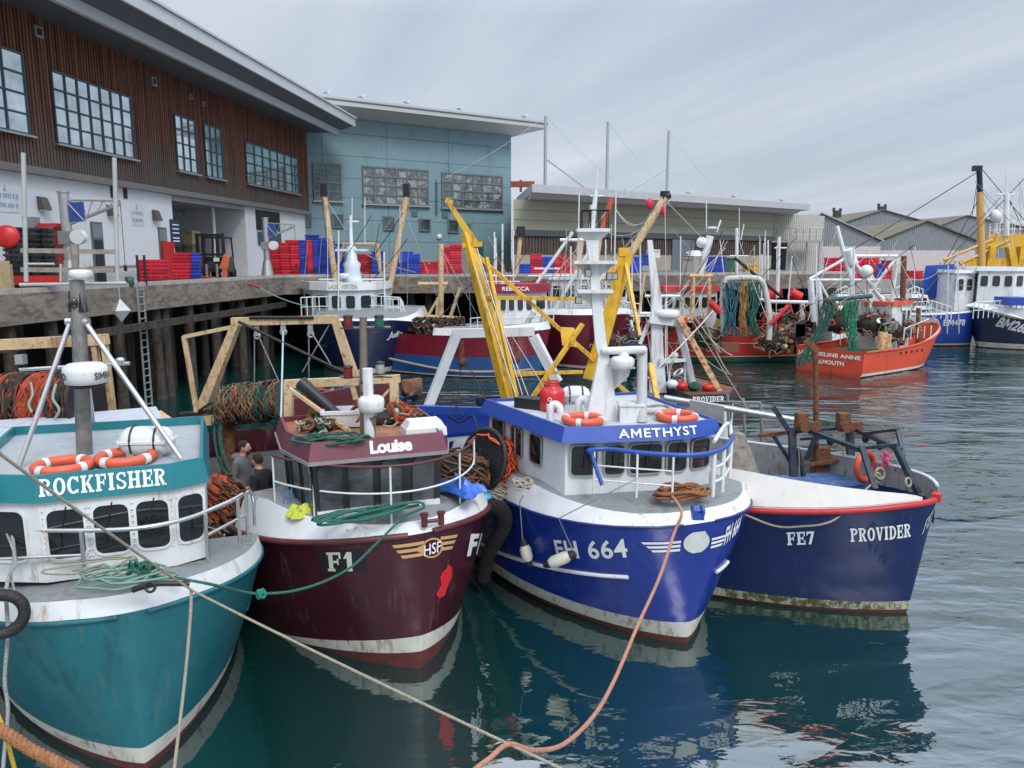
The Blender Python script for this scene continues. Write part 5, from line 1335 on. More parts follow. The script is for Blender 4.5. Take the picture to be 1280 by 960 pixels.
fishbox(G(424, 538, rz) + V((0, .3, .02)), .62, .42, .26, R(10), whitec, 'white plastic fish box on the rusty roof of the maroon boat')
coil(G(408, 558, rz) + V((0, .12, .0)), .42, .16, 7, .018, netgreen, 'tangle of dark green rope on the left of the maroon boat roof', jit=.6, h=.12)
net_heap(G(500, 530, rz) + V((0, .4, .08)), .3, .2, .14, netorange, rusty, 'small heap of brown chain and net on the right of the maroon boat roof', ropes=18)
# small white liferaft
root = empty('liferaft_case', G(528, 545, rz), 0, 'flat white liferaft case with black handles on the maroon boat roof', 'liferaft')
c = G(528, 545, rz) + V((0, .15, .0)); b = MB(); b.box(c, .62, .4, .12, R(20), .97); b.box(c + V((0, 0, .12)), .58, .36, .1, R(20), .8); b.build('case', whitec, root)
b = MB(); 
for s in (-.17, .15): b.torus(c + V((s, -.2, .06)), .09, .012, (0, -1, 0), 10, 5, 0, 180)
b.build('handle', blackm, root)
# green rope heap and mooring to the teal boat
gh = G(455, 637, 2.36)
b = MB(); pts = []
for k in range(5):
    for (x, y) in ((402, 652), (430, 640), (470, 636), (512, 632), (470, 644), (425, 650)):
        pts.append(G(x + random.uniform(-12, 12), y + random.uniform(-4, 4), 2.34 + random.uniform(.0, .08)))
pts += [G(515, 628, 2.45), G(530, 634, 2.36), G(512, 642, 2.3), G(495, 655, 2.22)]
b.path(smooth(pts, 4), .02, 6); b.build('green_rope_heap', ropeg, label='heap of green rope on the grey foredeck of the maroon boat', cat='rope')
b = MB()
pp = [G(505, 645, 2.28), P(490, 660, 9.72)]
pp = pp + [P(468, 682, 9.6), P(440, 708, 9.4), P(405, 727, 9.3), P(365, 739, 9.15), P(326, 742, 9.0), P(300, 739, 8.8), G(262, 730, 2.25), G(215, 722, 2.32), G(190, 722, 2.35)]
b.path(smooth(pp, 5), .018, 6); b.build('green_mooring_rope', ropeg, label='green mooring rope sagging from the maroon boat to the teal boat', cat='rope')
b = MB(); k = P(326, 742, 8.98)
for i in range(7): b.torus(k + V((random.uniform(-.03, .03), random.uniform(-.03, .03), random.uniform(-.03, .03))), .045, .016, (random.uniform(-1, 1), random.uniform(-1, 1), random.uniform(-1, 1)), 10, 5)
b.build('rope_knot', mat('bright_green_rope', (.03, .28, .2), .85, bump=.8, bscale=90), label='bright green knot in the mooring rope beside the teal hull', cat='knot')
# yellow-blue bag
crumple(G(378, 643, 2.2), .2, .13, .16, mat('hi_vis_cloth', (.50, .55, .04), .6, stain=(.04, .08, .2), samt=.5, sscale=(5, 5, 5)), 'crumpled yellow hi-vis jacket beside the maroon boat wheelhouse', 'jacket', 'jacket', .4)
crumple(G(362, 632, 2.2), .12, .2, .24, mat('grey_blue_cloth', (.14, .22, .3), .7, var=.4, vscale=6), 'grey-blue cloth heaped behind the yellow jacket', 'cloth', 'cloth', .2)
# stern gantry, cream
Yq = 16.5
b = MB(); b.beam(P(290, 402, Yq), P(423, 399, Yq), .16, .17); b.build('gantry_beam', cream, lou.root)
for x0, y0, x1, y1, w0 in ((297, 402, 250, 520, .26), (420, 402, 452, 500, .22)):
    b = MB(); b.beam(P(x0, y0, Yq), P(x1, y1, Yq + .2), .16, .16, w0, .22); b.build('gantry_leg', cream, lou.root)
b = MB(); b.beam(P(293, 408, Yq), P(230, 421, Yq), .08); b.beam(P(230, 420, Yq), P(246, 515, Yq), .08, .1); b.beam(P(222, 528, Yq), P(266, 525, Yq), .16, .2); b.beam(P(247, 530, Yq), P(252, 600, Yq), .09); b.build('gantry_arm', cream, lou.root)
b = MB(); b.tube(P(312, 397, Yq - .1), P(392, 397, Yq - .1), .035); b.tube(P(298, 402, Yq - .2), P(436, 468, Yq - .4), .035); b.tube(P(225, 518, Yq), P(262, 514, Yq), .05); b.path(smooth([P(248, 514, Yq - .1), P(262, 505, Yq - .1), P(275, 500, Yq - .1)], 4), .03); b.build('hydraulic_hose', dark, lou.root)
b = MB()
for x0, y0, x1, y1 in ((318, 415, 318, 490), (323, 420, 349, 478), (386, 412, 386, 476), (392, 420, 415, 458), (412, 405, 378, 465)): b.tube(P(x0, y0, Yq), P(x1, y1, Yq), .014, n=4)
b.build('hoist_wire', steel, lou.root)
b = MB(); b.tube(P(354, 412, Yq), P(351, 536, Yq - 2), .02); b.build('hoist_rope', mat('pale_aqua_rope', (.35, .5, .5), .8), lou.root)
for px, py in ((321, 413), (388, 411), (354, 408)):
    b = MB(); q = P(px, py, Yq - .02); b.beam(q + V((0, 0, .15)), q + V((0, 0, -.12)), .1, .06); b.torus(q + V((0, 0, -.12)), .06, .025, (0, 1, 0), 12, 6); b.build('pulley_block', steel, lou.root)
# net drum under the gantry
nd = empty('net_drum', P(325, 540, 16.2), 0, 'net drum wound with rust brown and green netting under the cream gantry', 'net drum')
a = P(272, 508, 16.2); c = P(350, 500, 16.2); dd = (c - a).normalized(); Ld = (c - a).length
b = MB(); b.lathe([(.28 + .1 * abs(math.sin(i * .9)), Ld * i / 19) for i in range(20)], a, dd, 18); b.build('wound_net', mat('brown_net', (.20, .09, .04), .9, var=.5, vscale=6, stain=(.02, .10, .08), samt=.9, sscale=(3, 3, 3), bump=1, bscale=40), nd)
b = MB()
for t in (.3, .36, .42, .75, .8): 
    pts = [a + dd * (t * Ld + random.uniform(-.05, .05)) + (V((0, 0, 1)) * math.cos(k * .35) + dd.cross(V((0, 0, 1))) * math.sin(k * .35)) * (.42 + random.uniform(-.03, .03)) for k in range(18)]
    b.path(pts, .028, 5, closed=True)
b.build('chain_band', chain, nd)
drum_strands(nd, a, dd, Ld, .4, 60, mat('rust_twine', (.25, .11, .05), .9, var=.5), .012); drum_strands(nd, a, dd, Ld, .41, 30, ropeg, .012)
net_heap(P(366, 493, 16.6), .36, .3, .32, mat('blue_net', (.03, .14, .36), .9, var=.4, vscale=10, bump=1, bscale=40), ropeg, 'bundle of bright blue net beside the brown net drum', ropes=20)
b = MB(); pts = [P(272, 515, 16), P(268, 540, 15.9), P(272, 570, 15.8), P(282, 592, 15.8)]; b.path(smooth(pts, 4), .03, 5); b.path([p + V((.12, .0, 0)) for p in smooth(pts, 4)], .05, 5); b.build('hanging_net', netgreen, label='green netting hanging down from the brown net drum', cat='net')
b = MB(); b.tube(P(288, 495, 16.3), P(284, 600, 16.3), .14, n=8); b.build('drum_post', rusty, lou.root)
# working deck, bulwark and clutter behind the wheelhouse
b = MB(); b.poly([lou.W(2.45, -1.9, .92), lou.W(2.45, 1.9, .92), lou.W(10.2, 1.8, .92), lou.W(10.2, -1.8, .92)]); b.build('working_deck', mat('dark_wet_deck', (.05, .045, .04), .6, var=.5, vscale=5), lou.root)
b = MB(); b.beam(P(372, 530, Ym + 2.2), P(490, 505, Ym + 2.6), .1, .9); b.build('shelter_side', mat('maroon_shelter', (.09, .02, .03), .5), lou.root)
for px, py, Y, rx, lab, m_ in ((400, 505, 13.6, .35, 'orange', netorange), (440, 498, 14.2, .4, 'blue and grey', mat('blue_bin', (.03, .06, .2), .6, var=.4, vscale=6)), (478, 500, 14.4, .3, 'orange-brown', mat('orange_brown_net', (.35, .13, .04), .9, var=.4, vscale=8, bump=1, bscale=40))):
    net_heap(P(px, py, Y), rx, .35, .33, m_, chain, lab + ' bundle of netting seen through the cream roof frame of the maroon boat', ropes=14)
net_heap(P(275, 640, 12.6), .45, .4, .7, mat('red_orange_net', (.45, .08, .03), .9, var=.5, vscale=8, bump=1, bscale=40), rusty, 'red-orange net piled on deck beside the two men', ropes=30)
for i, (px, py) in enumerate(((575, 610), (590, 620))): pass
crumple(G(575, 612, 2.35), .38, .22, .2, mat('blue_sheet', (.04, .12, .48), .35, var=.3, vscale=3), 'crumpled bright blue sheet at the right of the maroon boat wheelhouse', 'blue_tarpaulin', 'sheet', -.7)
net_heap(P(565, 592, 12.2), .62, .6, .4, mat('black_net', (.02, .022, .02), .9, var=.5, vscale=10, bump=1, bscale=50), rusty, 'dark net heap behind the right rail of the maroon boat', ropes=26)
net_heap(P(515, 625, 13.2), .3, .3, .4, mat('black_net', (0, 0, 0)), chain, 'dark net heap between wheelhouse and rail of the maroon boat', ropes=8)

gear_heap(G(470, 536, rz) + V((0, .45, .1)), .5, .35, .16, 'clutter of small boxes, pipes and ropes on the maroon boat roof behind the radar', [rusty, whitec, netorange], n=40)
gear_heap(G(385, 545, rz) + V((.1, .45, .1)), .3, .4, .15, 'dark gear on the left side of the maroon boat roof', [rusty, netgreen], n=24)
gear_heap(P(455, 512, 14.0), 1.1, .5, .45, 'orange and blue bins and gear behind the cream roof frame', [mat('orange_brown_net', (.3, .1, .03)), bluep, rusty, blackm], n=60)
gear_heap(P(292, 668, 12.0), .5, .5, .3, 'dark winch gear low on deck in front of the two men', [rusty, blackm], n=30)
# ================================================================== AMETHYST (blue)
blue_h = mat('blue_hull', (0.006, 0.028, 0.235), 0.26, var=.12, vscale=1, stain=(0.008, 0.03, 0.17), samt=.3, sscale=(1, 1, .3), bump=.12, bscale=2.2, coat=.15, streak=(.05, .07, .16), stamt=.35)
ame = Boat('fishing_boat', (2.66, 10.9), 22, 10.5, 2.02, 'bright blue fishing boat with white wheelhouse and name AMETHYST, in the middle', zs=1.98, zb=1.70, Ls=6, rake=.2, Le=2.7, Lw=4.3, md=2.6, mw=1.2)
ame.hull([lambda x: -.7, lambda x: .11, lambda x: .32 + .05 * max(0, 1 - x / 3), lambda x: ame.zd(x)], [boot, boott, blue_h])
_, E3 = ame.topband(lambda x: .16 + .26 * min(1, max(0, x) / 1.8), .14, 5.6, white)
ame.deckstrip(E3, deckg)
b = MB(); ame.mould(b, lambda x: ame.zd(x) - .0, ame.xs(2) + .01, 10.0, .022); b.build('gunwale', mat('blue_rail', (0.006, 0.02, .15), .35), ame.root)
b = MB(); 
xa, za, _s = ame.find2(625, 706); xb, zb_, _s = ame.find2(785, 722)
pts = [ame.H(xb + (xa + 1.5 - xb) * k / 14, -1, zb_ + (za - zb_) * k / 14, .02) for k in range(15)]; b.path(pts, .032, 8)
xa, za, _s = ame.find2(908, 702); xb, zb_, _s = ame.find2(893, 714)
b.path([ame.H(xb + (xa - xb) * k / 6, 1, zb_ + (za - zb_) * k / 6, .02) for k in range(7)], .03, 8); b.build('rubbing_bar', white, ame.root)
# wheelhouse
zd = 2.26
q0, q1, q2, q2b, q3 = G(706, 615, zd), G(750, 614, zd), G(829, 610.5, zd), G(859, 607, zd), G(886, 601, zd); qs = G(655, 590, zd)
bk = (ame.W(1, 0) - ame.W(0, 0)).normalized()
side = (qs - q0)
base = [q0 + side * 2.0, q0, q1, q2, q2b, q3, q3 + bk * 2.6 + V((.2, 0, 0))]
H = House(ame.root, base, zd - .15, 3.06, .0, whitec)
H.top = [p + V((.0, -.06, 0)) for p in H.top]
gask = mat('window_gasket', (.30, .31, .31), .5)
for i, t0, t1 in ((1, .10, .74), (2, .06, .38), (2, .48, 1.0 - .02), (3, .12, .9)):
    pass
L_ = lambda i: (H.base[i + 1] - H.base[i]).length
# windows laid along the faceted front
for px0, px1, i in ((714, 744, 1), (755, 779, 2), (785, 826, 2), (842, 855, 3), ):
    pass
for i, t0, t1 in ((1, .16, .88), (2, .06, .36), (2, .45, .95), (3, .10, .88), (4, .12, .9)):
    H.window(i, t0, t1, .44, .93, gask, glass, r=.07, fw=.02)
for i, t in ((1, .6), (2, .26), (2, .78), (3, .6)):
    b = MB(); b.beam(H.at(i, t, .95, .03), H.at(i, t - .07, .72, .03), .012, .01); b.beam(H.at(i, t - .07, .80, .035), H.at(i, t - .07, .56, .035), .02, .01); b.build('wiper', blackm, H.o)
for t0, t1, u0 in ((.06, .22, .42), (.33, .47, .42), (.58, .72, .42)):
    H.window(0, 1 - t1 * .0 - (1 - t0), 1 - (1 - t1), .42, .92, gask, glass, r=.06, fw=.02, split=(t0 > .3 and t0 < .5))
bt = mat('blue_trim', (0.02, 0.065, 0.33), .38, var=.06)
H.visor(.13, 3.07, .04, 3.30, bt, mat('white_grey_roof', (0.42, .44, .46), .6, var=.1, stain=(.3, .28, .25), samt=.3), drop=.05)
AM = H; rz = H.rz
# name across the front facets
A, B_ = H.fA, H.fC
def across(t2d, pL, pR, u0, u1, name, m):
    """lettering that follows the faceted fascia between two pixel columns"""
    segs = []; 
    for i in range(len(A) - 1):
        segs.append((A[i], A[i + 1], B_[i], B_[i + 1]))
    def at(px):
        best = None
        for sgm_ in segs[:5]:
            for k in range(41):
                t = k / 40; p = sgm_[0].lerp(sgm_[1], t); q = proj(p)
                if best is None or abs(q[0] - px) + p.y * .5 < best[0]: best = (abs(q[0] - px) + p.y * .5, sgm_, t)
        return best[1], best[2]
    vs, fs = t2d; out = []
    for x, y in vs:
        s_, t = at(pL + (pR - pL) * x); u_ = u0 + (u1 - u0) * y
        p = s_[0].lerp(s_[1], t).lerp(s_[2].lerp(s_[3], t), u_); nn = (s_[1] - s_[0]).cross(s_[2] - s_[0]).normalized()
        if nn.y > 0: nn = -nn
        out.append(p + nn * .01)
    b = MB(); b.add(out, fs); return b.build(name, m, ame.root)
n_ = len(H.fA)
def span_text(t2d, ia, name, m, xa_, xb_, u0, u1):
    """lettering laid along facets ia.. using true length"""
    vs, fs = t2d; out = []; Ls = [(A[(i + 1) % n_] - A[i]).length for i in ia]; tot = sum(Ls)
    for x, y in vs:
        a = (xa_ + (xb_ - xa_) * x) * tot; k = 0
        while k < len(ia) - 1 and a > Ls[k]: a -= Ls[k]; k += 1
        i = ia[k]; j = (i + 1) % n_; t = a / Ls[k]; u_ = u0 + (u1 - u0) * y
        p = A[i].lerp(A[j], t).lerp(B_[i].lerp(B_[j], t), u_); nn = (A[j] - A[i]).cross(B_[i] - A[i]).normalized()
        if nn.y > 0: nn = -nn
        out.append(p + nn * .022)
    b = MB(); b.add(out, fs); return b.build(name, m, ame.root)
span_text(text2d('AMETHYST', .020, 1.15), [1, 2, 3, 4], 'name_lettering', letterw, .32, .80, .24, .80)
# hull marks
ame.decal(text2d('FH 664', .022, 1.1), -1, (692, 693), (786, 694), .31, 'number_lettering', letterw)
ame.decal(wing(), -1, (799, 690), (850, 688), .17, 'emblem_wing', letterw, off=.01)
ame.decal(wing(False), -1, (886, 686), (907, 680), .17, 'emblem_wing', letterw, off=.01)
ame.decal(disc(.5, .5, .5, .5), -1, (853, 693), (884, 691), .34, 'emblem_disc', mat('emblem_pale', (.5, .53, .5), .5), off=.014)
ame.decal(text2d('FH 664', .03, 1.0), 1, (904, 680), (922, 664), .3, 'number_lettering', letterw)

# hand rail
hr = 2.98
T = [(740, 566), (736, 563), (760, 561), (800, 566), (850, 569), (885, 567), (905, 560), (914, 550), (915, 543)]
Tp = smooth([G(x, y, hr) for x, y in T], 4)
b = MB(); b.path(Tp, .036, 8); b.path([G(738, 564, hr), G(750, 610, 2.4) + V((0, -.25, .12))], .03, 8); b.build('top_rail', bt, ame.root)
b = MB(); m1, m2 = [], []
for x, y, zb_ in ((743, 562, 2.32), (797, 566, 2.3), (842, 569, 2.28), (893, 565, 2.3), (905, 560, 2.3), (914, 549, 2.35)):
    t = G(x, y, hr); r_ = .018 if x < 880 else .035
    b.tube(t + (V((0, -.0, 0)) if x > 740 else V((0, 0, 0))), V((t.x, t.y, zb_)), r_, n=8)
    m1.append(V((t.x, t.y, 2.52))); m2.append(V((t.x, t.y, 2.74)))
b.path(m1[:3], .014, 6); b.path(m2[:3], .013, 6); b.path(smooth(m1[3:], 3), .022, 6); b.path(smooth(m2[3:], 3), .022, 6)
b.build('rail_posts', whitec, ame.root)
b = MB(); b.path(smooth([G(914, 545, hr), G(912, 530, hr + .1), G(905, 533, hr + .2), G(893, 552, 3.1)], 4), .03, 8); b.build('white_hoop', whitec, ame.root)
# fairlead on the bow
b = MB(); c = G(872, 647, 2.2)
for s in (-.06, .06): b.lathe([(.075, -.02), (.085, 0), (.075, .02)], c + V((s, 0, .1)), (1, .1, 0), 16)
b.tube(c + V((-.08, 0, .1)), c + V((.08, 0, .1)), .035); b.box(c - V((0, 0, .02)), .16, .12, .1); b.build('bow_fairlead', bt, ame.root)
# rope coil and pink rope
cc_ = G(852, 622, 2.28)
coil(cc_, .38, .2, 11, .022, ropeb, 'coil of rust brown rope on the grey foredeck of the blue boat', jit=.22, yaw=R(8), h=.14)
b = MB(); b.path(smooth([cc_ + V((-.2, -.1, .1)), G(852, 640, 2.32), P(842, 668, 10.1), P(825, 720, 9.3), P(798, 780, 8.5), P(768, 850, 7.5), P(742, 895, 6.8), P(705, 930, 6.2), P(668, 938, 5.8), P(636, 930, 5.6), P(612, 948, 5.4), P(590, 965, 5.2), P(540, 1010, 4.8)], 6), .021, 8)
b.build('pink_mooring_rope', ropep, label='pink-brown mooring rope running from the blue bow down to the lower edge', cat='rope')
# mast (white, flat sided) with radars
mb0 = G(747, 528, rz); Ym = mb0.y + .3
def Pm(px, py, dy=0.0): return P(px, py, Ym + dy)
b = MB()
prof = [(730, 533, 772, 533), (741, 480, 767, 487), (748, 445, 762, 450), (744, 430, 758, 430), (739, 368, 751, 368), (737, 330, 748, 330), (732, 300, 748, 300)]
vs = []
for x0, y0, x1, y1 in prof:
    a, c = Pm(x0, y0), Pm(x1, y1); w_ = (c.x - a.x) * .28
    vs += [V((a.x, Ym - w_, a.z)), V((c.x, Ym - w_, c.z)), V((c.x, Ym + w_, c.z)), V((a.x, Ym + w_, a.z))]
fs = []
for k in range(len(prof) - 1):
    for q in range(4): fs.append((4 * k + q, 4 * k + (q + 1) % 4, 4 * k + 4 + (q + 1) % 4, 4 * k + 4 + q))
fs.append((len(vs) - 4, len(vs) - 3, len(vs) - 2, len(vs) - 1)); b.add(vs, fs); b.build('mast', whitec, ame.root)
for px, py, hw in ((743, 366, 22), (743, 330, 26), (741, 290, 20)):
    b = MB(); c = Pm(px, py); w_ = hw / 960 * Ym; b.box(c, 2 * w_, w_ * 1.2, .05)
    b.prism([c + V((-w_, 0, 0)), c + V((0, 0, -.25)), c + V((w_, 0, 0))], (0, .03, 0)); b.build('mast_platform', whitec, ame.root)
b = MB(); c = Pm(743, 288)
for x in (-.2, -.07, .07, .2):
    for y in (-.12, .12): b.tube(c + V((x, y, 0)), c + V((x, y, .3)), .01, n=4)
b.path([c + V(p) for p in ((-.2, -.12, .3), (.2, -.12, .3), (.2, .12, .3), (-.2, .12, .3))], .01, 4, closed=True); b.build('mast_cage', blackm, ame.root)
b = MB(); b.tube(Pm(740, 286), Pm(745, 238), .045, .035, 8); b.tube(Pm(745, 240), Pm(747, 205), .012); b.tube(Pm(738, 245), Pm(754, 245), .012); b.lathe([(.05, 0), (.05, .07)], Pm(741, 262)); b.build('upper_mast', whitec, ame.root)
for x0, y0, y1 in ((722, 370, 240), (768, 338, 238)):
    b = MB(); b.tube(Pm(x0, y0), Pm(x0 + 2, y1), .014, .009, 6); b.build('whip_aerial', whitec, ame.root)
b = MB(); b.prism([Pm(762, 455), Pm(788, 463), Pm(786, 470), Pm(768, 487)], (0, .18, 0)); b.hexa([Pm(760, 456, -.1), Pm(794, 461, -.1), Pm(794, 461, .3), Pm(760, 456, .3), Pm(760, 454, -.1), Pm(794, 459, -.1), Pm(794, 459, .3), Pm(760, 454, .3)]); b.build('radar_bracket', whitec, ame.root)
b = MB(); c = Pm(778, 455, -.15); radome(b, c + V((0, 0, .02)), .19, .2); b.build('radar_dome', whitec, ame.root)
b = MB(); c = Pm(780, 439, -.1); b.tube(c + V((0, 0, -.1)), c, .09, .07, 12); b.path([c + V((-.3, .03, .0)), c + V((.3, -.03, .03))], .062, 10); b.ell(c + V((-.3, .03, 0)), .062, .062, .062, 0, 10, 6); b.ell(c + V((.3, -.03, .03)), .062, .062, .062, 0, 10, 6); b.build('radar_scanner', whitec, ame.root)
b = MB(); b.tube(G(802, 528, rz), P(803, 435, Ym), .085, .08, 12); b.build('exhaust_mast', mat('grey_white_paint', (.45, .46, .46), .5, var=.1), ame.root)
b = MB(); c = G(790, 529, rz) + V((0, .2, 0)); b.box(c, .36, .32, .26); b.box(c + V((0, 0, .26)), .4, .36, .03); b.build('roof_locker', whitec, ame.root)
for px, py, s in ((688, 527, .1), (723, 520, .1)):
    b = MB(); c = G(px, py, rz); b.path(smooth([c, c + V((0, 0, .2)), c + V((.06, 0, .28)), c + V((.14, -.05, .24)), c + V((.15, -.06, .14))], 3), .06, 10); b.build('vent_cowl', whitec, ame.root)
for px, py in ((723, 370), (768, 340), (735, 336), (762, 340)):
    b = MB(); c = Pm(px, py, -.1); b.box(c + V((0, 0, -.12)), .1, .09, .11); b.mi = 1; b.box(c + V((0, -.048, -.11)), .08, .01, .09); b.build('deck_light', [blackm, steel], ame.root)
b = MB(); c = G(672, 512, rz) + V((0, .1, 0)); b.box(c, .75, .3, .18, R(-30)); b.build('winch_box', blackm, ame.root)
# gas bottle
root = empty('gas_bottle', G(690, 513, rz), 0, 'red gas bottle standing on the roof of the blue boat', 'gas bottle'); c = G(690, 513, rz)
b = MB(); b.lathe([(.19, 0), (.215, .03), (.215, .30), (.18, .38), (.12, .41), (.12, .45)], c, (0, 0, 1), 20); b.build('bottle', mat('gas_red', (.55, .02, .025), .35), root)
b = MB(); b.torus(c + V((0, 0, .49)), .12, .016); [b.tube(c + V((.09 * math.cos(a), .09 * math.sin(a), .42)), c + V((.09 * math.cos(a), .09 * math.sin(a), .48)), .012) for a in (0, 2, 4)]; b.build('collar', redp, root)
wraptext(ring(.5, .5, .5, .5, .18, .18), c, .219, .19, .07, -22, -4, 'emblem', letterw, root); wraptext(([(0, 0), (1, 0), (1, .3), (0, .3), (0, .6), (.8, .6), (.8, .9), (0, .9)], [(0, 1, 2, 3), (4, 5, 6, 7)]), c, .219, .08, .07, -28, 8, 'lettering', letterw, root)
canister(G(722, 500, rz + .15) + V((0, .5, 0)), R(3), .52, .16, 'white liferaft canister with black straps behind the red gas bottle')
lifebuoy(G(729, 524, rz + .07), (0, 0, 1), 'orange lifebuoy lying on the blue-edged roof left of the white mast')
lifebuoy(G(846, 520, rz + .07), (0, 0, 1), 'orange lifebuoy lying on the blue-edged roof above the last letters of AMETHYST')
coil(G(816, 517, rz), .35, .2, 3, .012, ropew, 'pale hose coiled on the roof of the blue boat', jit=.2)
# fenders hanging at the blue side
def fender(p, ax, L, r, label, lines):
    root = empty('fender', V(p), 0, label, 'fender', 'cylindrical fenders on the blue hull'); ax = V(ax).normalized(); b = MB()
    b.lathe([(r * .7, -L / 2), (r, -L / 2 + .06), (r, L / 2 - .06), (r * .7, L / 2)], p, ax, 16); b.build('body', mat('grubby_white', (.5, .49, .42), .5, var=.15, stain=(.2, .19, .15), samt=.4, sscale=(4, 4, 4)), root)
    b = MB(); b.lathe([(r * .72, L / 2), (r * .6, L / 2 + .08), (r * .25, L / 2 + .13), (0, L / 2 + .14)], p, ax, 14); b.build('end_cap', dark, root)
    b = MB(); b.lathe([(0, -L / 2 - .12), (r * .5, -L / 2 - .08), (r * .72, -L / 2)], p, ax, 14); b.build('end_cap', dark, root)
    b = MB(); b.path(lines, .009, 5); b.build('line', steel, root)
h1 = ame.find2(667, 688); p1_ = ame.H(h1[0], -1, h1[1], .14)
fender(p1_, (-.25, .1, 1), .26, .095, 'white fender hanging left of the number on the blue hull', [p1_ + V((-.06, 0, .24)), ame.H(h1[0], -1, 1.95, .05), G(655, 618, 2.3)])
h2 = ame.find2(708, 696); p2_ = ame.H(h2[0], -1, h2[1], .16)
fender(p2_, (.9, -.15, .45), .34, .095, 'white fender hanging slanted across the letters of the blue hull', [p2_ + V((.22, -.04, .12)), ame.H(h2[0] - .25, -1, 2.0, .2), G(797, 598, 2.7)])
# knot of white rope on the left corner of the blue boat
coil(G(652, 612, 2.32), .12, .1, 5, .018, ropew, 'knotted white rope at the left shoulder of the blue boat', jit=.5, h=.14)
# tyre sausage fender between the maroon and blue hulls
q = ame.find2(622, 655)
b = MB(); b.path(smooth([P(612, 632, 12.0), P(628, 638, 11.9), P(630, 658, 12.0), P(612, 690, 12.3), P(604, 722, 12.6)], 5), .125, 10); b.build('rope_fender', mat('black_netting', (.012, .012, .012), .85, bump=1, bscale=70, var=.5), label='thick black netting fender squeezed between the maroon and blue hulls', cat='fender')
b = MB(); b.ell(P(606, 625, 12.1), .13, .1, .13); b.build('buoy', mat('cyan_plastic', (.02, .30, .50), .4), label='small bright cyan buoy beside the black netting fender', cat='buoy')
net_heap(P(620, 615, 12.6), .3, .3, .25, mat('mixed_gear', (.18, .13, .14), .8, var=.8, vscale=15, bump=1), ropew, 'mixed ropes and gear at the rail between the maroon and blue boats', ropes=24)
# net drum, orange nets, left of the blue wheelhouse
nd = empty('net_drum', P(625, 600, 12.9), 0, 'net drum with black end disc and bright orange strands beside the blue boat wheelhouse', 'net drum')
a = P(606, 574, 12.6); c = P(650, 580, 13.2); dd = (c - a).normalized()
b = MB(); b.lathe([(.5, 0), (.5, .05)], a - dd * .05, dd, 32); b.torus(a - dd * .02, .5, .05, dd, 28, 6); b.build('flange', dark, nd)
b = MB(); b.lathe([(.36 + random.uniform(-.04, .06), .05 + i * .06) for i in range(11)], a, dd, 24); b.build('wound_net', netorange, nd)
b = MB(); e1_ = V((0, 0, 1)); e2_ = dd.cross(e1_)
for k in range(46):
    t0 = random.uniform(.03, .65); th0 = random.uniform(0, 6.3); pts = []
    for i in range(7): th_ = th0 + i * .3; rr = .42 + random.uniform(-.02, .06); pts.append(a + dd * (t0 + random.uniform(-.09, .09)) + (e1_ * math.cos(th_) + e2_ * math.sin(th_)) * rr)
    b.path(smooth(pts, 2), .013, 4)
b.build('net_strands', mat('bright_orange_twine', (.72, .10, .03), .7, var=.3), nd)
b = MB(); b.lathe([(.52, 0), (.52, .04)], c + dd * .05, dd, 28); b.build('yellow_flange', yellow, nd)
b = MB(); b.path(smooth([P(600, 560, 12.5), P(598, 600, 12.4), P(606, 640, 12.3)], 4), .03, 5); b.build('hydraulic_hose', dark, nd)
b = MB(); b.path(smooth([P(560, 520, 14.5), P(575, 528, 14.4), P(590, 520, 14.3), P(597, 535, 14), P(600, 560, 13.4)], 5), .02, 5); b.path(smooth([P(560, 512, 14.5), P(566, 524, 14.4), P(578, 520, 14.3), P(570, 508, 14.4), P(582, 506, 14.4)], 5), .016, 5); b.build('hose', dark, ame.root)
# A-frame, yellow
Ya = 15.2
def ybeam(name, segs, m=yellow):
    b = MB()
    for x0, y0, x1, y1, w, w1, d0, d1 in segs: b.beam(P(x0, y0, Ya + d0), P(x1, y1, Ya + d1), w, w * .8, w1, w1 * .8)
    return b.build(name, m, ame.root)
ybeam('derrick_leg', [(583, 292, 641, 512, .20, .28, 1.2, 0)]); ybeam('derrick_leg', [(784, 318, 738, 475, .20, .26, 1.2, .6)])
ybeam('derrick_stay', [(608, 322, 650, 518, .07, .09, .7, -.3)]); ybeam('derrick_head', [(559, 250, 594, 305, .09, .20, 1.2, 1.2), (557, 250, 566, 254, .12, .12, 1.2, 1.2)])
ybeam('derrick_plate', [(578, 307, 603, 305, .12, .12, 1.1, 1.1)])
ybeam('cross_brace', [(590, 313, 744, 451, .09, .09, 1.1, .6)]); ybeam('cross_brace', [(728, 405, 660, 505, .09, .09, .7, 0)]); ybeam('cross_brace', [(765, 475, 795, 499, .08, .08, .5, .4)])
ybeam('crossbar', [(608, 372, 740, 374, .09, .09, .7, .8)]); ybeam('crossbar', [(636, 467, 728, 465, .08, .08, .2, .5)])
b = MB(); b.prism([P(700, 409, Ya + .7), P(718, 410, Ya + .7), P(721, 434, Ya + .6), P(703, 432, Ya + .6)], (0, .06, 0)); b.build('gusset_plate', yellow, ame.root)
ybeam('derrick_head', [(773, 315, 786, 315, .22, .22, 1.2, 1.2), (779, 318, 757, 350, .16, .1, 1.2, 1.1)])
b = MB(); b.beam(P(782, 330, Ya + 1), P(800, 420, Ya), .06, .06); b.beam(P(813, 455, Ya - 1), P(822, 505, Ya - 1.5), .09, .1); b.build('derrick_brace', yellow, ame.root)
b = MB()
for x0, y0, x1, y1 in ((596, 310, 655, 500), (592, 330, 648, 505), (600, 335, 668, 515), (640, 420, 690, 500), (660, 420, 700, 470)): b.tube(P(x0, y0, Ya + .8), P(x1, y1, Ya - .5), .012, n=4)
b.build('rigging_wire', steel, ame.root)
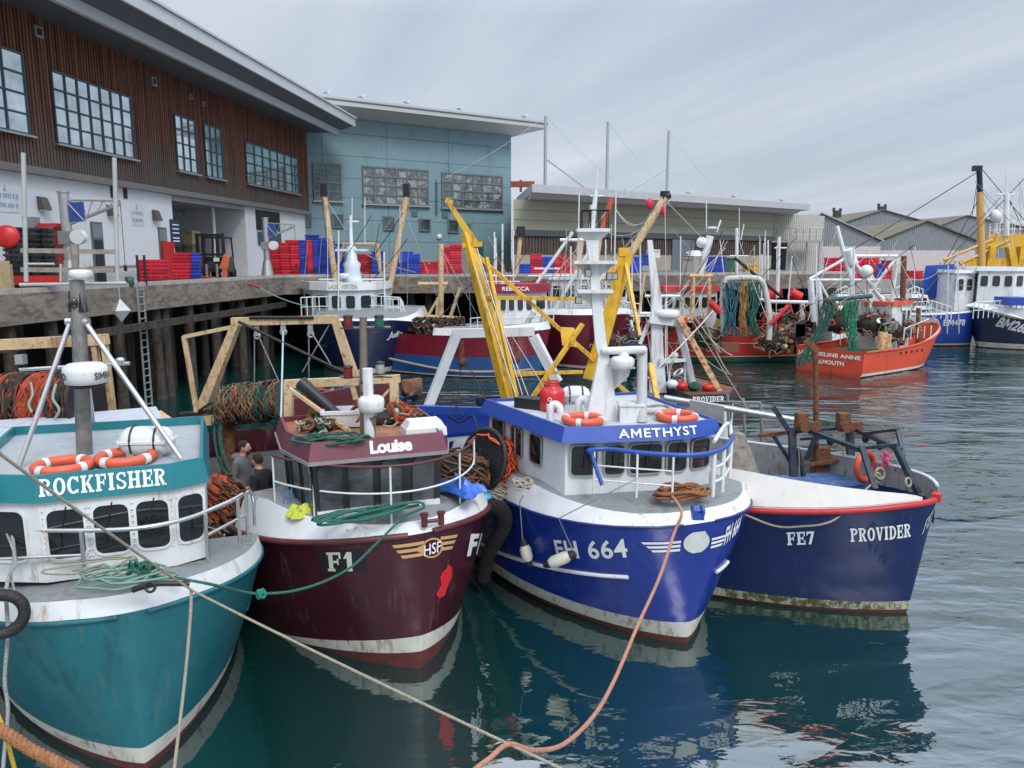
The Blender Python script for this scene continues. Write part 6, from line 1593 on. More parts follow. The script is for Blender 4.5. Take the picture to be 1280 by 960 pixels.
# white stern gantry with blue boom
Yw = 17.5
b = MB(); b.beam(P(565, 417, Yw), P(668, 414, Yw), .17, .2); b.build('stern_gantry_beam', whitec, ame.root)
for x0, y0, x1, y1 in ((571, 417, 534, 512), (667, 420, 697, 478)): b = MB(); b.beam(P(x0, y0, Yw), P(x1, y1, Yw - .2), .2, .2); b.build('stern_gantry_leg', whitec, ame.root)
b = MB(); b.beam(P(510, 511, Yw - .4), P(638, 515, Yw - .8), .16, .17); b.beam(P(528, 515, Yw - .4), P(538, 524, Yw - .4), .3, .3); b.build('blue_boom', bt, ame.root)
b = MB(); b.tube(P(530, 515, Yw - .4), P(530, 530, Yw - .4), .05); b.tube(P(513, 508, Yw - .4), P(512, 545, Yw - .4), .09); b.build('boom_roller', blackm, ame.root)
b = MB()
for px, py in ((577, 425), (645, 422)): c = P(px, py, Yw); b.beam(c, c + V((0, 0, -.45)), .1, .1); b.ell(c + V((0, 0, -.5)), .1, .1, .12)
for x0, y0, x1, y1 in ((577, 440, 572, 515), (645, 440, 638, 470), (583, 450, 607, 500), (650, 440, 690, 490)): b.tube(P(x0, y0, Yw), P(x1, y1, Yw), .014, n=4)
b.build('hoist_block', rusty, ame.root)
b = MB(); b.poly([ame.W(5.4, -1.9, 1.0), ame.W(5.4, 1.9, 1.0), ame.W(10.3, 1.7, 1.0), ame.W(10.3, -1.7, 1.0)]); b.build('working_deck', deckg, ame.root)
b = MB(); b.hexa([ame.W(2.7, -1.75, 2.2), ame.W(3.4, -1.75, 2.2), ame.W(3.4, -1.2, 2.2), ame.W(2.7, -1.2, 2.2), ame.W(2.7, -1.6, 2.75), ame.W(3.4, -1.6, 2.75), ame.W(3.4, -1.2, 2.75), ame.W(2.7, -1.2, 2.75)]); b.build('yellow_locker', yellow, ame.root)
# ================================================================== PROVIDER FE7 (navy open boat)
navy_h = mat('navy_hull', (0.001, 0.014, 0.082), 0.45, spec=.35, var=.2, vscale=1.5, stain=(0.01, 0.025, 0.07), samt=.4, sscale=(1, 1, .4), bump=.06, bscale=2.2, streak=(.02, .04, .10), stamt=.25)
algae = mat('algae_boot_top', (0.40, 0.40, 0.30), 0.6, var=.2, stain=(0.07, 0.08, 0.02), samt=.85, sscale=(2, 2, 1.2), bump=.5)
redr = mat('red_gunwale', (0.42, 0.025, 0.03), .45, var=.15, stain=(.4, .3, .25), samt=.15, sscale=(4, 4, 4))
pro = Boat('fishing_boat', (6.55, 11.95), 50, 9.5, 1.95, 'dark blue open fishing boat with red gunwale, white painted bow panel and number FE7', zs=2.02, zb=1.62, Ls=6, rake=.28, Le=3.4, Lw=4.6, md=1.75, mw=1.1)
pro.hull([lambda x: -.7, lambda x: .06, lambda x: .22, lambda x: pro.zd(x)], [boot, algae, navy_h])
b = MB(); pro.mould(b, lambda x: pro.zd(x) + .0, pro.xs(2) + .01, 9.3, .048); b.build('gunwale', redr, pro.root)
b = MB(); c = pro.W(pro.xs(2.02) - .03, 0, 1.95); b.box(c + V((-.03, .02, .03)), .17, .14, .12, R(50), .85); b.build('stem_cap', redr, pro.root)
# inner bulwark, higher on the far side; white outer panel on the near side
grim = mat('grimy_inner', (.30, .29, .27), .75, var=.2, vscale=4, stain=(.16, .12, .08), samt=.5, sscale=(3, 3, 1))
def wallstrip(side, x0, x1, h0, h1, inw, th, name, m, n=20, flat=None):
    b = MB(); vo = []; vi = []
    for k in range(n + 1):
        t = k / n; x = x0 + (t ** 1.6) * (x1 - x0); z = pro.zd(x); h = h0 + (h1 - h0) * t; hb_ = pro.hb(x, z) - .03
        f = lambda w, zz: pro.W(x, side * max(0.0, w), zz)
        vo.append((f(hb_, z + .03), f(hb_ - inw, z + h))); vi.append((f(hb_ - th, z - .5), f(hb_ - inw - th, z + h)))
    vs = [p for a in vo for p in a] + [p for a in vi for p in a]; m_ = 2 * (n + 1); fs = []
    for k in range(n):
        a = 2 * k; fs += [(a, a + 2, a + 3, a + 1), (m_ + a, m_ + a + 1, m_ + a + 3, m_ + a + 2), (a + 1, a + 3, m_ + a + 3, m_ + a + 1)]
    fs += [(2 * n, 2 * n + 1, m_ + 2 * n + 1, m_ + 2 * n)]
    b.add(vs, fs, False); return b.build(name, m, pro.root)
wallstrip(1, pro.xs(2) + .04, 5.5, .16, .34, .0, .04, 'far_bulwark', grim)
wallstrip(1, 5.5, 9.2, .30, .15, .0, .04, 'aft_bulwark', grim)
b = MB(); pts = []
for k in range(24): t = (k / 23) ** 1.6; x = pro.xs(2) + .04 + t * 5.4; pts.append(pro.W(x, pro.hb(x, pro.zd(x)) - .05, pro.zd(x) + .16 + .18 * t))
b.path(pts, .03, 6); b.build('bulwark_cap', whitec, pro.root)
whp = mat('chalky_white', (.62, .60, .56), .65, var=.05, stain=(.35, .3, .25), samt=.25, sscale=(3, 3, 1))
# white panel: flat plate leaning inboard, tapering to the stem
b = MB(); e0 = []; 
N = 16
for k in range(N + 1):
    t = k / N; x = pro.xs(2) + .12 + t ** 1.4 * (3.1 - pro.xs(2)); z = pro.zd(x) + .06; hb_ = pro.hb(x, z) - .04; h = .03 + .50 * min(1, t * 1.25)
    e0.append((pro.W(x, -hb_, z), pro.W(x + .06 * t, -max(0, hb_ - .34 * t), z + h)))
vs = [p for a in e0 for p in a]; b.add(vs, [(2 * k, 2 * k + 2, 2 * k + 3, 2 * k + 1) for k in range(N)]); b.add([p - V((0, 0, .03)) for p in vs], [(2 * k, 2 * k + 1, 2 * k + 3, 2 * k + 2) for k in range(N)])
b.build('bow_panel', whp, pro.root)
b = MB(); e1_ = []
for k in range(25):
    x = pro.xs(1.9) + .1 + (k / 24) ** 1.6 * 9; w = pro.hb(x, 1.2) - .06
    if w > 0: e1_ += [(pro.W(x, -w, 1.25), pro.W(x, w, 1.25))]
vs = [p for a in e1_ for p in a]; b.add(vs, [(2 * k, 2 * k + 2, 2 * k + 3, 2 * k + 1) for k in range(len(e1_) - 1)]); b.build('deck', mat('blue_grey_deck', (.07, .12, .22), .7, var=.3, stain=(.1, .07, .05), samt=.5), pro.root)
pro.decal(slab2d('FE7'), -1, (979, 681), (1017, 679), .235, 'number_lettering', letterw)
pro.decal(slab2d('PROVIDER'), -1, (1057, 676), (1135, 671), .245, 'name_lettering', letterw, vert=1.0)
pro.decal(slab2d('FE7'), 1, (1152, 668), (1163, 650), .26, 'number_lettering', mat('letter_grey', (.35, .4, .45), .5))
# gallows of blue-black steel
bsteel = mat('blue_black_steel', (.02, .035, .06), .5, .2, var=.5, vscale=8, stain=(.12, .06, .03), samt=.45, sscale=(4, 4, 4))
Yp = 14.2
def P2(x, y, d=0.0): return P(x, y, Yp + d)
def gb(name, segs, m=bsteel, w=.1):
    for sgm_ in segs:
        b = MB(); x0, y0, d0, x1, y1, d1 = sgm_[:6]; ww = sgm_[6] if len(sgm_) > 6 else w; b.beam(P2(x0, y0, d0), P2(x1, y1, d1), ww, ww * .8); b.build(name, m, pro.root)
gb('gallows_frame', [(1077, 558, -1.2, 1094, 612, -1.9, .09), (1120, 560, -1.6, 1148, 617, -2.0, .1), (1010, 538, .1, 1078, 563, -1.2, .09), (1065, 535, .3, 1125, 562, -1.5, .09), (1078, 560, -1.2, 1122, 556, -1.5, .07),
                     (1020, 537, .3, 1062, 535, .3, .07), (1000, 549, .2, 1040, 546, .0, .06), (1080, 542, -.3, 1123, 537, -.9, .06), (1122, 538, -.9, 1130, 570, -1.2, .07)])
gb('gallows_post', [(990, 535, .2, 992, 604, .0, .13), (1062, 528, .4, 1064, 596, .2, .13), (966, 508, .1, 985, 537, .1, .1), (967, 545, .3, 990, 580, .2, .09), (996, 560, .2, 1006, 604, 0, .08), (1018, 548, .1, 1008, 575, .1, .07)])
gb('gallows_bar', [(948, 545, .3, 1018, 536, .2, .09), (992, 583, .1, 1062, 574, .2, .07)], rusty)
b = MB(); b.tube(P2(1019, 436, .3), P2(1021, 606, .3), .055, n=8); b.beam(P2(1008, 425, .3), P2(1021, 438, .3), .1, .12); b.build('rusty_mast', rusty, pro.root)
b = MB(); b.box(P2(1023, 602, .4), .28, .25, .7); b.build('rusty_casing', rusty, pro.root)
for px in (1001, 1053):
    b = MB(); c = P2(px, 538, .2); b.box(c, .2, .22, .34); b.beam(c + V((.1, -.1, .1)), c + V((.32, -.1, .12)), .12, .16); b.lathe([(.1, -.12), (.1, .12)], c + V((.0, -.1, .1)), (0, 1, 0), 12); b.build('hauler_block', rusty, pro.root)
b = MB(); b.tube(P2(998, 552, 0), P2(1000, 605, 0), .012, n=4); b.tube(P2(1054, 550, 0), P2(1055, 598, 0), .012, n=4); b.tube(P2(1080, 545, 0), P2(1082, 572, 0), .012, n=4); b.build('hauling_rope', ropew, pro.root)
for px, py, d in ((1038, 551, -.2), (1082, 548, -.3), (1100, 557, -.6)):
    b = MB(); c = P2(px, py, d); b.ell(c, .07, .07, .09, 0, 10, 6); b.tube(c, c + V((0, 0, .12)), .015); b.build('deck_lamp', blackm, pro.root)
# hatch box amidships with blue rim
b = MB(); c0 = G(1035, 604, 1.75); b.box(V((c0.x + .2, c0.y + .5, 1.25)), 1.9, .9, .42, R(12)); b.build('hatch', mat('faded_blue', (.05, .13, .30), .6, var=.3, vscale=5, stain=(.3, .3, .3), samt=.4), pro.root)
lb = empty('lifebuoy', P2(1080, 590, -.7), 0, 'orange lifebuoy standing upright inside the dark blue open boat', 'lifebuoy')
b = MB(); b.torus(P2(1082, 583, -.6), .25, .06, (.6, -1, .1), 22, 8); b.build('ring', orange, lb)
b = MB(); p = P2(1107, 575, -.8)
b.ell(p, .055, .05, .08, 0, 10, 6); b.ell(p + V((0, 0, .11)), .05, .045, .05, 0, 10, 6); [b.tube(p + V((s * .03, 0, .0)), p + V((s * .07, 0, -.15)), .022) for s in (-1, 1)]; [b.tube(p + V((s * .03, 0, .04)), p + V((s * .11, 0, .1)), .018) for s in (-1, 1)]
b.build('pink_toy', mat('toy_pink', (.75, .08, .22), .5), label='small pink toy hanging in the bow of the dark blue open boat', cat='toy')
b = MB(); b.torus(P2(1100, 592, -1.5), .09, .025, (.3, -1, .3)); b.torus(P2(1096, 597, -1.5), .08, .025, (.5, -1, .1)); b.path(smooth([P2(1096, 600, -1.5), P2(1080, 614, -2.1), *[pro.H(x_, -1, z_, .09) for x_, z_, s_ in (pro.find2(px_, py_) for px_, py_ in ((1040, 648), (1000, 657), (965, 655)))], P(915, 637, 11.4), P(860, 622, 10.9), G(835, 615, 2.35)], 6), .016, 6); b.build('pale_mooring_rope', ropew, label='pale mooring rope slung from the dark blue open boat to the blue bow', cat='rope')
b = MB(); b.torus(pro.W(.15, 0, 2.2), .07, .018, (.6, -1, .3)); b.build('rope_eye', ropew, label='small rope eye at the stem head of the dark blue open boat', cat='rope')
# steel plates / trawl doors between boats
b = MB(); b.prism([P(912, 540, 13.2), P(925, 545, 13.2), P(946, 600, 12.9), P(935, 632, 12.7), P(918, 636, 12.6), P(910, 590, 12.8)], (.14, .2, 0)); b.build('trawl_door', mat('weathered_steel', (.20, .18, .15), .75, .2, var=.4, vscale=4, stain=(.10, .07, .04), samt=.6, sscale=(2, 2, 2)), label='weathered steel trawl door leaning between the blue and dark blue boats', cat='trawl door')
for i, (px, py, cl, lab) in enumerate(((951, 612, bluep, 'blue fish box behind the white bow panel of the open boat, upper one'), (950, 624, bluep, 'blue fish box behind the white bow panel of the open boat, lower one'))):
    fishbox(P(px, py, 13.4), .55, .5, .18, R(20), bt, lab)
b = MB(); b.hexa([P(925, 640, 12.5), P(948, 640, 12.4), P(950, 635, 13.2), P(930, 635, 13.3), P(930, 628, 12.5), P(952, 626, 12.4), P(952, 622, 13.2), P(932, 622, 13.3)]); b.build('red_hatch', redr, pro.root)
# long grey rail / gangway tube running from the blue boat to the open boat
b = MB(); b.tube(P(830, 497, 17), P(1000, 526, 16.4), .07, n=8); b.build('long_grey_pole', steel, label='long grey tubular boom lying from the blue roof across the open boat', cat='boom')
b = MB()
pl0, pl1 = P(905, 560, 17.5), P(985, 583, 16.5)
b.beam(pl0, pl1, .08, .5)
for t in (.1, .35, .62): q = pl0.lerp(pl1, t); b.tube(q, q + V((-.12, 0, 1.3)), .035, n=6)
b.tube(pl0 + V((-.12, 0, 1.1)), pl0.lerp(pl1, .62) + V((-.12, 0, 1.3)), .03); b.build('stern_rail', mat('dull_aluminium', (.25, .25, .24), .6, .3, var=.2), pro.root)
# ================================================================== middle distance boats
def pbox(par, name, m, x0, y0, x1, y1, Y, dep, zlo=None, sk=0.0, **kw):
    a, c = P(x0, y0, Y), P(x1, y1, Y); z0 = c.z if zlo is None else zlo; b = MB()
    b.hexa([V((a.x, Y, z0)), V((c.x, Y + sk, z0)), V((c.x, Y + sk + dep, z0)), V((a.x, Y + dep, z0)), V((a.x, Y, a.z)), V((c.x, Y + sk, a.z)), V((c.x, Y + sk + dep, a.z)), V((a.x, Y + dep, a.z))])
    return b.build(name, m, par, **kw)
def ptubes(par, name, m, segs, Y, r=.05, n=6):
    out = []
    for sg in segs:
        b = MB(); x0, y0, x1, y1 = sg[:4]; rr = sg[4] if len(sg) > 4 else r; d0 = sg[5] if len(sg) > 5 else 0; d1 = sg[6] if len(sg) > 6 else d0
        b.tube(P(x0, y0, Y + d0), P(x1, y1, Y + d1), rr, n=n); out.append(b.build(name, m, par))
    return out
def prail(par, pts, Y, h, nposts, r=.03, m=None, name='railing', Y1=None):
    """railing through pixel points (top), posts of height h"""
    m = m or whitec; Y1 = Y if Y1 is None else Y1; n = len(pts)
    T = [P(x, y, Y + (Y1 - Y) * i / (n - 1)) for i, (x, y) in enumerate(pts)]; b = MB(); b.path(T, r, 5); b.path([t - V((0, 0, h * .5)) for t in T], r * .8, 5)
    for k in range(nposts + 1):
        t = k / nposts * (n - 1); i = min(int(t), n - 2); q = T[i].lerp(T[i + 1], t - i); b.tube(q, q - V((0, 0, h)), r, n=5)
    return b.build(name, m, par)
def faceted(par, px, zt, zb, mat_, wins, wm, fas=None, fasmat=None, lean=0.0, back=2.2, u=(.35, .85), fh=.25, fe=.15, name='wheelhouse'):
    """px: list of (pixel x, world Y) for the visible plan corners from left to right"""
    base = [P(x, 380, Y) for x, Y in px]; base = [V((p.x, p.y, 0)) for p in base]
    cx = sum((p.x for p in base)) / len(base)
    base += [base[-1] + V((0, back, 0)), base[0] + V((0, back, 0))]
    h = House(par, base, zb, zt, lean, mat_, name)
    for i, n in enumerate(wins):
        for k in range(n):
            h.window(i, (k + .18) / n, (k + .82) / n, u[0], u[1], mat_, wm, r=.12, fw=.03)
    if fas: h.visor(fe, zt, fe * .7, zt + fh, fasmat or mat_, fas, drop=.05)
    return h

# ---- navy trawler with white wheelhouse at the quay corner
navy2 = mat('dark_navy_hull', (0.006, 0.012, 0.05), .35, var=.15, stain=(.03, .03, .04), samt=.25, sscale=(1, 1, .3))
c = G(452, 469, 0)
ju = Boat('trawler', (c.x, c.y), 2, 12, 3.0, 'navy blue trawler with white wheelhouse and cream derricks at the inner quay corner', 'trawler', zs=2.75, zb=2.2, Ls=7, rake=.5, Le=3.8, Lw=5.5, mw=1.3, md=2.2)
ju.hull([lambda x: -.7, lambda x: .05, lambda x: .3, lambda x: ju.zd(x)], [boot, boott, navy2])
_, e = ju.topband(lambda x: .08 + .75 * min(1, max(0, x - .3) / 3.4), .35, 7, white); ju.deckstrip(e, deckg)
b = MB(); ju.mould(b, lambda x: 1.35, 1, 9, .03); b.build('rubbing_strake', mat('grey_blue', (.1, .12, .2), .5), ju.root)
ju.decal(text2d('Julie', .02), 1, (486, 423), (502, 420), .32, 'name_lettering', letterw, shear=.2)
h = faceted(ju.root, [(381, 43.5), (392, 41.4), (412, 40.7), (447, 40.7), (467, 41.4), (482, 43.2)], 4.1, 2.55, mat('pale_blue_white', (.55, .62, .68), .45, var=.05), (1, 1, 2, 1, 1), glass, fas=whitec, fasmat=whitec, lean=.06, u=(.38, .82), fh=.42)
m_ = h.fA; 
h.fascia_text(2, text2d('LADIE VERTEN', .01), .04, .96, .2, .75, 'name_lettering', mat('grey_letter', (.2, .23, .27), .5))
prail(ju.root, [(376, 372), (396, 371), (430, 371), (470, 370), (500, 372), (504, 378)], 40.2, 1.0, 14, .03, Y1=42)
prail(ju.root, [(482, 374), (500, 374), (507, 392)], 40.4, .9, 4, .03)
ptubes(ju.root, 'derrick', cream, [(405, 244, 419, 352, .17), (508, 246, 486, 368, .17)], 44.5, n=8)
b = MB(); [b.box(P(x, 246, 44.5), .35, .35, .7) for x in (405, 508)]; b.build('derrick_tip', blackm, ju.root)
ptubes(ju.root, 'gallows', cream, [(428, 305, 471, 305, .1), (430, 305, 417, 350, .1), (468, 305, 480, 357, .1), (472, 305, 476, 350, .12), (436, 310, 430, 350, .07), (516, 385, 512, 415, .14), (508, 385, 521, 385, .1)], 45.5)
ptubes(ju.root, 'aerial', whitec, [(423, 288, 423, 408, .05, -4), (480, 315, 481, 400, .05, -4), (440, 247, 440, 310, .03), (456, 247, 456, 305, .03)], 44.5)
b = MB(); c = P(440, 330, 42.5); b.lathe([(.55, -1.1), (.42, -.3), (.48, 0), (.3, .2), (.26, .9), (.1, 1.0), (.08, 2.6)], c, n=12); radome(b, P(443, 352, 42.2), .45, .5); radome(b, P(430, 345, 42.2), .38, .3); b.build('mast', mat('pale_blue_white', (.55, .62, .68)), ju.root)
b = MB(); b.box(P(440, 314, 42.4), 1.8, .25, .12); b.box(P(440, 350, 42.4), 3.6, .25, .08); b.lathe([(.35, 0), (.35, .1)], P(441, 278, 44)); b.build('radar_scanner', whitec, ju.root)
ptubes(ju.root, 'rigging_wire', steel, [(405, 246, 440, 300, .02), (508, 250, 470, 300, .02), (507, 256, 500, 350, .02), (511, 256, 509, 390, .02), (405, 256, 398, 350, .02), (385, 300, 380, 350, .02), (500, 250, 546, 370, .02)], 44.5, n=4)

# ---- white and maroon boat REBECCA
mar2 = mat('crimson_hull', (0.16, 0.008, 0.02), .35, var=.15, stain=(.10, .03, .03), samt=.4, sscale=(1, 1, .3)); blu2 = mat('mid_blue_hull', (0.012, 0.07, 0.22), .4, var=.2)
c = G(676, 470, 0)
re_ = Boat('trawler', (c.x, c.y), 66, 7.6, 2.3, 'red and blue hulled boat with white bow rail and REBECCA on its red wheelhouse top', 'trawler', zs=2.35, zb=2.05, Ls=5, rake=.4, Le=3.4, Lw=4.5, mw=1.3)
re_.hull([lambda x: -.7, lambda x: .06, lambda x: .10, lambda x: 1.0 + .1 * max(0, 1 - x / 4), lambda x: re_.zd(x)], [boot, boott, blu2, mar2])
_, e = re_.topband(lambda x: .35, .12, 4.8, white); re_.deckstrip(e, deckg, drop=.1)
h = faceted(re_.root, [(602, 39.6), (612, 38.6), (645, 38.4), (668, 38.8), (686, 40.2)], 4.05, 2.3, white, (1, 3, 2, 1), glass, fas=redr, fasmat=mat('crimson_trim', (.22, .012, .03), .4), lean=-.12, u=(.5, .88), fh=.45, fe=.2)
flat_text(text2d('REBECCA', .02), h.fA[2].lerp(h.fC[2], .3) + V((-.7, 0, 0)), h.fA[3] - h.fA[1], (0, 0, 1), 1.35, .2, 'name_lettering', letterw, re_.root, off=.12)
prail(re_.root, [(588, 398), (610, 396), (640, 398), (670, 396), (692, 388)], 37.6, .8, 10, .025)
ptubes(re_.root, 'wheelhouse_stay', mat('grey_white_paint', (.4, .4, .4)), [(668, 390, 652, 414, .15), (680, 390, 676, 414, .12)], 37.8)
ptubes(re_.root, 'gallows', cream, [(551, 245 + 60, 551, 420, .16), (523, 355, 560, 355, .12), (560, 352, 535, 395, .08), (530, 392, 526, 415, .16), (528, 395, 580, 398, .1), (547, 372, 545, 410, .08), (575, 360, 560, 405, .1), (651, 290, 645, 345, .13, 4)], 42)
b = MB(); b.box(P(651, 296, 46), .5, .4, .6); b.build('derrick_tip', blackm, re_.root)
ptubes(re_.root, 'aerial', whitec, [(628, 280, 628, 360, .05), (618, 290, 618, 345, .04), (612, 345, 645, 345, .06), (628, 352, 612, 378, .06), (628, 352, 645, 378, .06), (605, 352, 650, 352, .04)], 40)
ptubes(re_.root, 'rigging_wire', steel, [(551, 310, 600, 400, .02), (551, 310, 580, 410, .02), (585, 330, 590, 430, .02)], 41, n=4)
gear_heap(P(560, 420, 40), 1.6, 1.2, .5, 'rusty chains and gear piled on the aft deck of the red and blue boat', [mat('rust_gear', (.12, .05, .03), .9, var=.8, vscale=4, bump=1), rusty, cream], n=60)
b = MB(); b.path(smooth([re_.W(7.4, -2.2, .75), re_.H(4, -1, .35, .05), re_.H(1.5, -1, .35, .05), re_.H(.3, -1, .4, .05)], 6), .06, 5); b.build('hull_rope', ropew, label='thick rope slung along the waterline of the red and blue boat', cat='rope')

# ---- big maroon beam trawler behind
c = G(735, 466, 0)
mb = Boat('trawler', (c.x + .1, c.y + 1.2), 8, 13, 3.3, 'maroon beam trawler with tall white mast and stays behind the yellow lattice', 'trawler', zs=2.9, zb=2.4, Ls=7, rake=.6, Le=3.9, Lw=6, mw=1.3, md=2.2)
mb.hull([lambda x: -.7, lambda x: .05, lambda x: .2, lambda x: mb.zd(x)], [boot, boott, mat('wine_hull', (0.10, 0.006, 0.018), .35, var=.15)])
_, e = mb.topband(lambda x: .3, .1, 8, white); mb.deckstrip(e, deckg)
h = faceted(mb.root, [(676, 45), (688, 43), (770, 43), (784, 45)], 4.6, 2.9, white, (1, 5, 1), glass, fas=whitec, fasmat=whitec, lean=.0, u=(.4, .8))
prail(mb.root, [(655, 378), (700, 374), (760, 374), (800, 380)], 41, 1.0, 16, .03)
prail(mb.root, [(690, 352), (740, 350), (785, 352)], 43, .8, 10, .03)
ptubes(mb.root, 'mast_stay', whitec, [(640, 398, 716, 290, .1), (690, 392, 742, 305, .1), (700, 300, 740, 300, .1), (668, 336, 700, 336, .06), (660, 345, 712, 345, .05)], 42)
ptubes(mb.root, 'gallows_leg', cream, [(727, 288, 718, 365, .2), (750, 290, 742, 350, .18), (712, 350, 730, 370, .1)], 44, n=8)
ptubes(mb.root, 'derrick', mat('coral_red', (.45, .08, .05), .5), [(765, 248, 748, 300, .17), (748, 300, 740, 320, .16)], 46, n=8)
ptubes(mb.root, 'derrick', cream, [(831, 247, 788, 318, .2)], 40, n=8)
b = MB(); b.box(P(831, 249, 40), .38, .3, .4, R(20)); b.ell(P(834, 245, 40), .22, .15, .2); b.build('derrick_tip', blackm, mb.root)
b = MB(); [b.ell(P(x, y, 40), .2, .2, .3) for x, y in ((828, 262), (812, 255))]; b.build('red_float', mat('signal_red', (.55, .02, .06), .5), mb.root)
for k, (x0, y0, x1, y1, d) in enumerate(((831, 250, 770, 262, 2.0), (829, 254, 760, 290, 1.5), (818, 258, 770, 262, 1.8))):
    b = MB(); b.path(sag(P(x0, y0, 40), P(x1, y1, 41), d * .5), .02, 4); b.build('rigging_wire', steel, mb.root)
ptubes(mb.root, 'rigging_wire', steel, [(831, 250, 835, 480, .015, 0, -14), (831, 250, 880, 300, .02)], 40, n=4)
b = MB(); b.ell(P(500 + 218, 373 + 40, 40.5), .6, .4, .3); b.build('inflatable', whitec, mb.root)

# ---- second PROVIDER (dark roof, white mast) just behind the blue boat
pv = Boat('fishing_boat', (3.35, 17.2), 24, 8, 1.6, 'small boat with black PROVIDER roof board and white mast, right behind the blue boat', zs=1.6, zb=1.4, Ls=4, rake=.2)
pv.hull([lambda x: -.7, lambda x: .1, lambda x: .2, lambda x: pv.zd(x)], [boot, boott, navy_h]); _, e = pv.topband(lambda x: .05, .02, 4, redr); pv.deckstrip(e, deckg)
Yv = 17.6
base = [P(x, 500, Y) for x, Y in ((845, 18.4), (862, Yv), (908, Yv + .1), (917, 18.8))]; base = [V((p.x, p.y, 0)) for p in base]; base += [base[-1] + V((-.6, 1.6, 0)), base[0] + V((-.6, 1.6, 0))]
h = House(pv.root, base, 1.45, 2.42, .0, white)
for i, t0, t1 in ((1, .08, .42), (1, .55, .92), (2, .1, .8), (0, .1, .8)): h.window(i, t0, t1, .4, .9, white, glass, r=.05, fw=.02)
h.visor(.1, 2.43, .06, 2.66, blackm, rusty, drop=.04)
h.fascia_text(1, slab2d('PROVIDER'), .12, .86, .25, .8, 'name_lettering', letterw)
b = MB()
def vP(x, y, d=0): return P(x, y, Yv + 1 + d)
vs = []
for x0, x1, y in ((812, 832, 490), (814, 828, 430), (814, 826, 370), (809, 815, 300)):
    a, c = vP(x0, y), vP(x1, y); w_ = (c.x - a.x) * .3; vs += [V((a.x, a.y - w_, a.z)), V((c.x, a.y - w_, c.z)), V((c.x, a.y + w_, c.z)), V((a.x, a.y + w_, a.z))]
fs = [(4 * k + q, 4 * k + (q + 1) % 4, 4 * k + 4 + (q + 1) % 4, 4 * k + 4 + q) for k in range(3) for q in range(4)]; b.add(vs, fs); b.add([vs[-4], vs[-3], vs[-2], vs[-1]], [(0, 1, 2, 3)]); b.build('mast', white, pv.root)
b = MB(); b.hexa([vP(812, 404, -.2), vP(862, 410, -.2), vP(862, 410, .3), vP(812, 404, .3), vP(812, 396, -.2), vP(846, 398, -.2), vP(846, 398, .3), vP(812, 396, .3)]); b.hexa([vP(825, 455, -.2), vP(858, 452, -.2), vP(858, 452, .3), vP(825, 455, .3), vP(825, 448, -.2), vP(858, 448, -.2), vP(858, 448, .3), vP(825, 448, .3)]); b.prism([vP(826, 448), vP(845, 450), vP(826, 462)], (0, .1, 0)); b.build('mast_platform', white, pv.root)
b = MB(); b.lathe([(.28, -.09), (.32, -.07), (.32, .05), (.26, .09)], vP(833, 392)); b.ell(vP(843, 444), .1, .1, .09); b.build('radar_dome', whitec, pv.root)
ptubes(pv.root, 'mast_leg', whitec, [(847, 400, 868, 488, .09), (838, 448, 836, 480, .03), (856, 452, 856, 482, .03), (800, 392, 830, 392, .04), (806, 370, 850, 370, .035), (812, 400, 800, 430, .05)], Yv + 1, n=8)
b = MB(); b.beam(vP(849, 397, -.3), vP(900, 490, -.3), .13, .13); b.build('derrick', mat('rusty_cream', (.6, .42, .22), .6, stain=(.3, .09, .02), samt=.7, sscale=(3, 3, 3)), pv.root)
ptubes(pv.root, 'rigging_wire', ropew, [(846, 370, 940, 520, .012, 0, -2), (820, 400, 870, 490, .012), (845, 365, 900, 440, .02)], Yv + 1, n=4)
for px, py, m_ in ((852, 482, redp), (868, 483, netgreen), (885, 484, redp), (840, 480, whitec)):
    b = MB(); b.ell(P(px, py, Yv + .7), .16, .16, .11, 0, 10, 6, .1); b.build('buoy', m_, label={852: 'red buoy on the black PROVIDER roof, left one', 868: 'green net bundle on the black PROVIDER roof', 885: 'red buoy on the black PROVIDER roof, right one', 840: 'white buoy left of the red ones on the black PROVIDER roof'}[px], cat='buoy')
b = MB(); b.hexa([P(862, 500, 16), P(905, 508, 16), P(905, 508, 16.4), P(862, 500, 16.4), P(862, 520, 16), P(905, 530, 16), P(905, 530, 16.4), P(862, 520, 16.4)]); b.build('side_plate', mat('dull_aluminium', (.25, .25, .24)), pv.root)

# ---- white boat with red roof + red rusty trawler
redh = mat('red_trawler_hull', (0.42, 0.018, 0.012), .45, var=.15, stain=(.13, .05, .025), samt=.5, sscale=(.7, .7, .5)); greenb = mat('green_boot', (.01, .07, .05), .6)
c = G(812, 452, 0)
rt = Boat('trawler', (c.x, c.y + 1.5), -83, 9.3, 2.4, 'red rusty trawler with white arched gallows and hanging green nets', 'trawler', zs=2.1, zb=1.55, Ls=6, rake=.4, tr=.9)
rt.hull([lambda x: -.7, lambda x: .02, lambda x: .28, lambda x: rt.zd(x)], [boot, greenb, redh])
b = MB(); rt.mould(b, lambda x: .31, .5, 9.2, .04); rt.mould(b, lambda x: 1.05, .5, 9.2, .03); b.build('rubbing_strake', mat('cream_rust', (.45, .3, .2), .7), rt.root)
b = MB(); b.poly([rt.W(.5, 0, 1.2), rt.W(2.5, -2, 1.2), rt.W(9.2, -2.1, 1.2), rt.W(9.2, 2.1, 1.2), rt.W(2.5, 2, 1.2)]); b.build('deck', rusty, rt.root)
h = faceted(rt.root, [(828, 44.5), (832, 43.4), (886, 43.4), (896, 44.5)], 3.9, 1.5, white, (1, 5, 1), glass, fas=redr, fasmat=redr, u=(.62, .88), fh=.3)
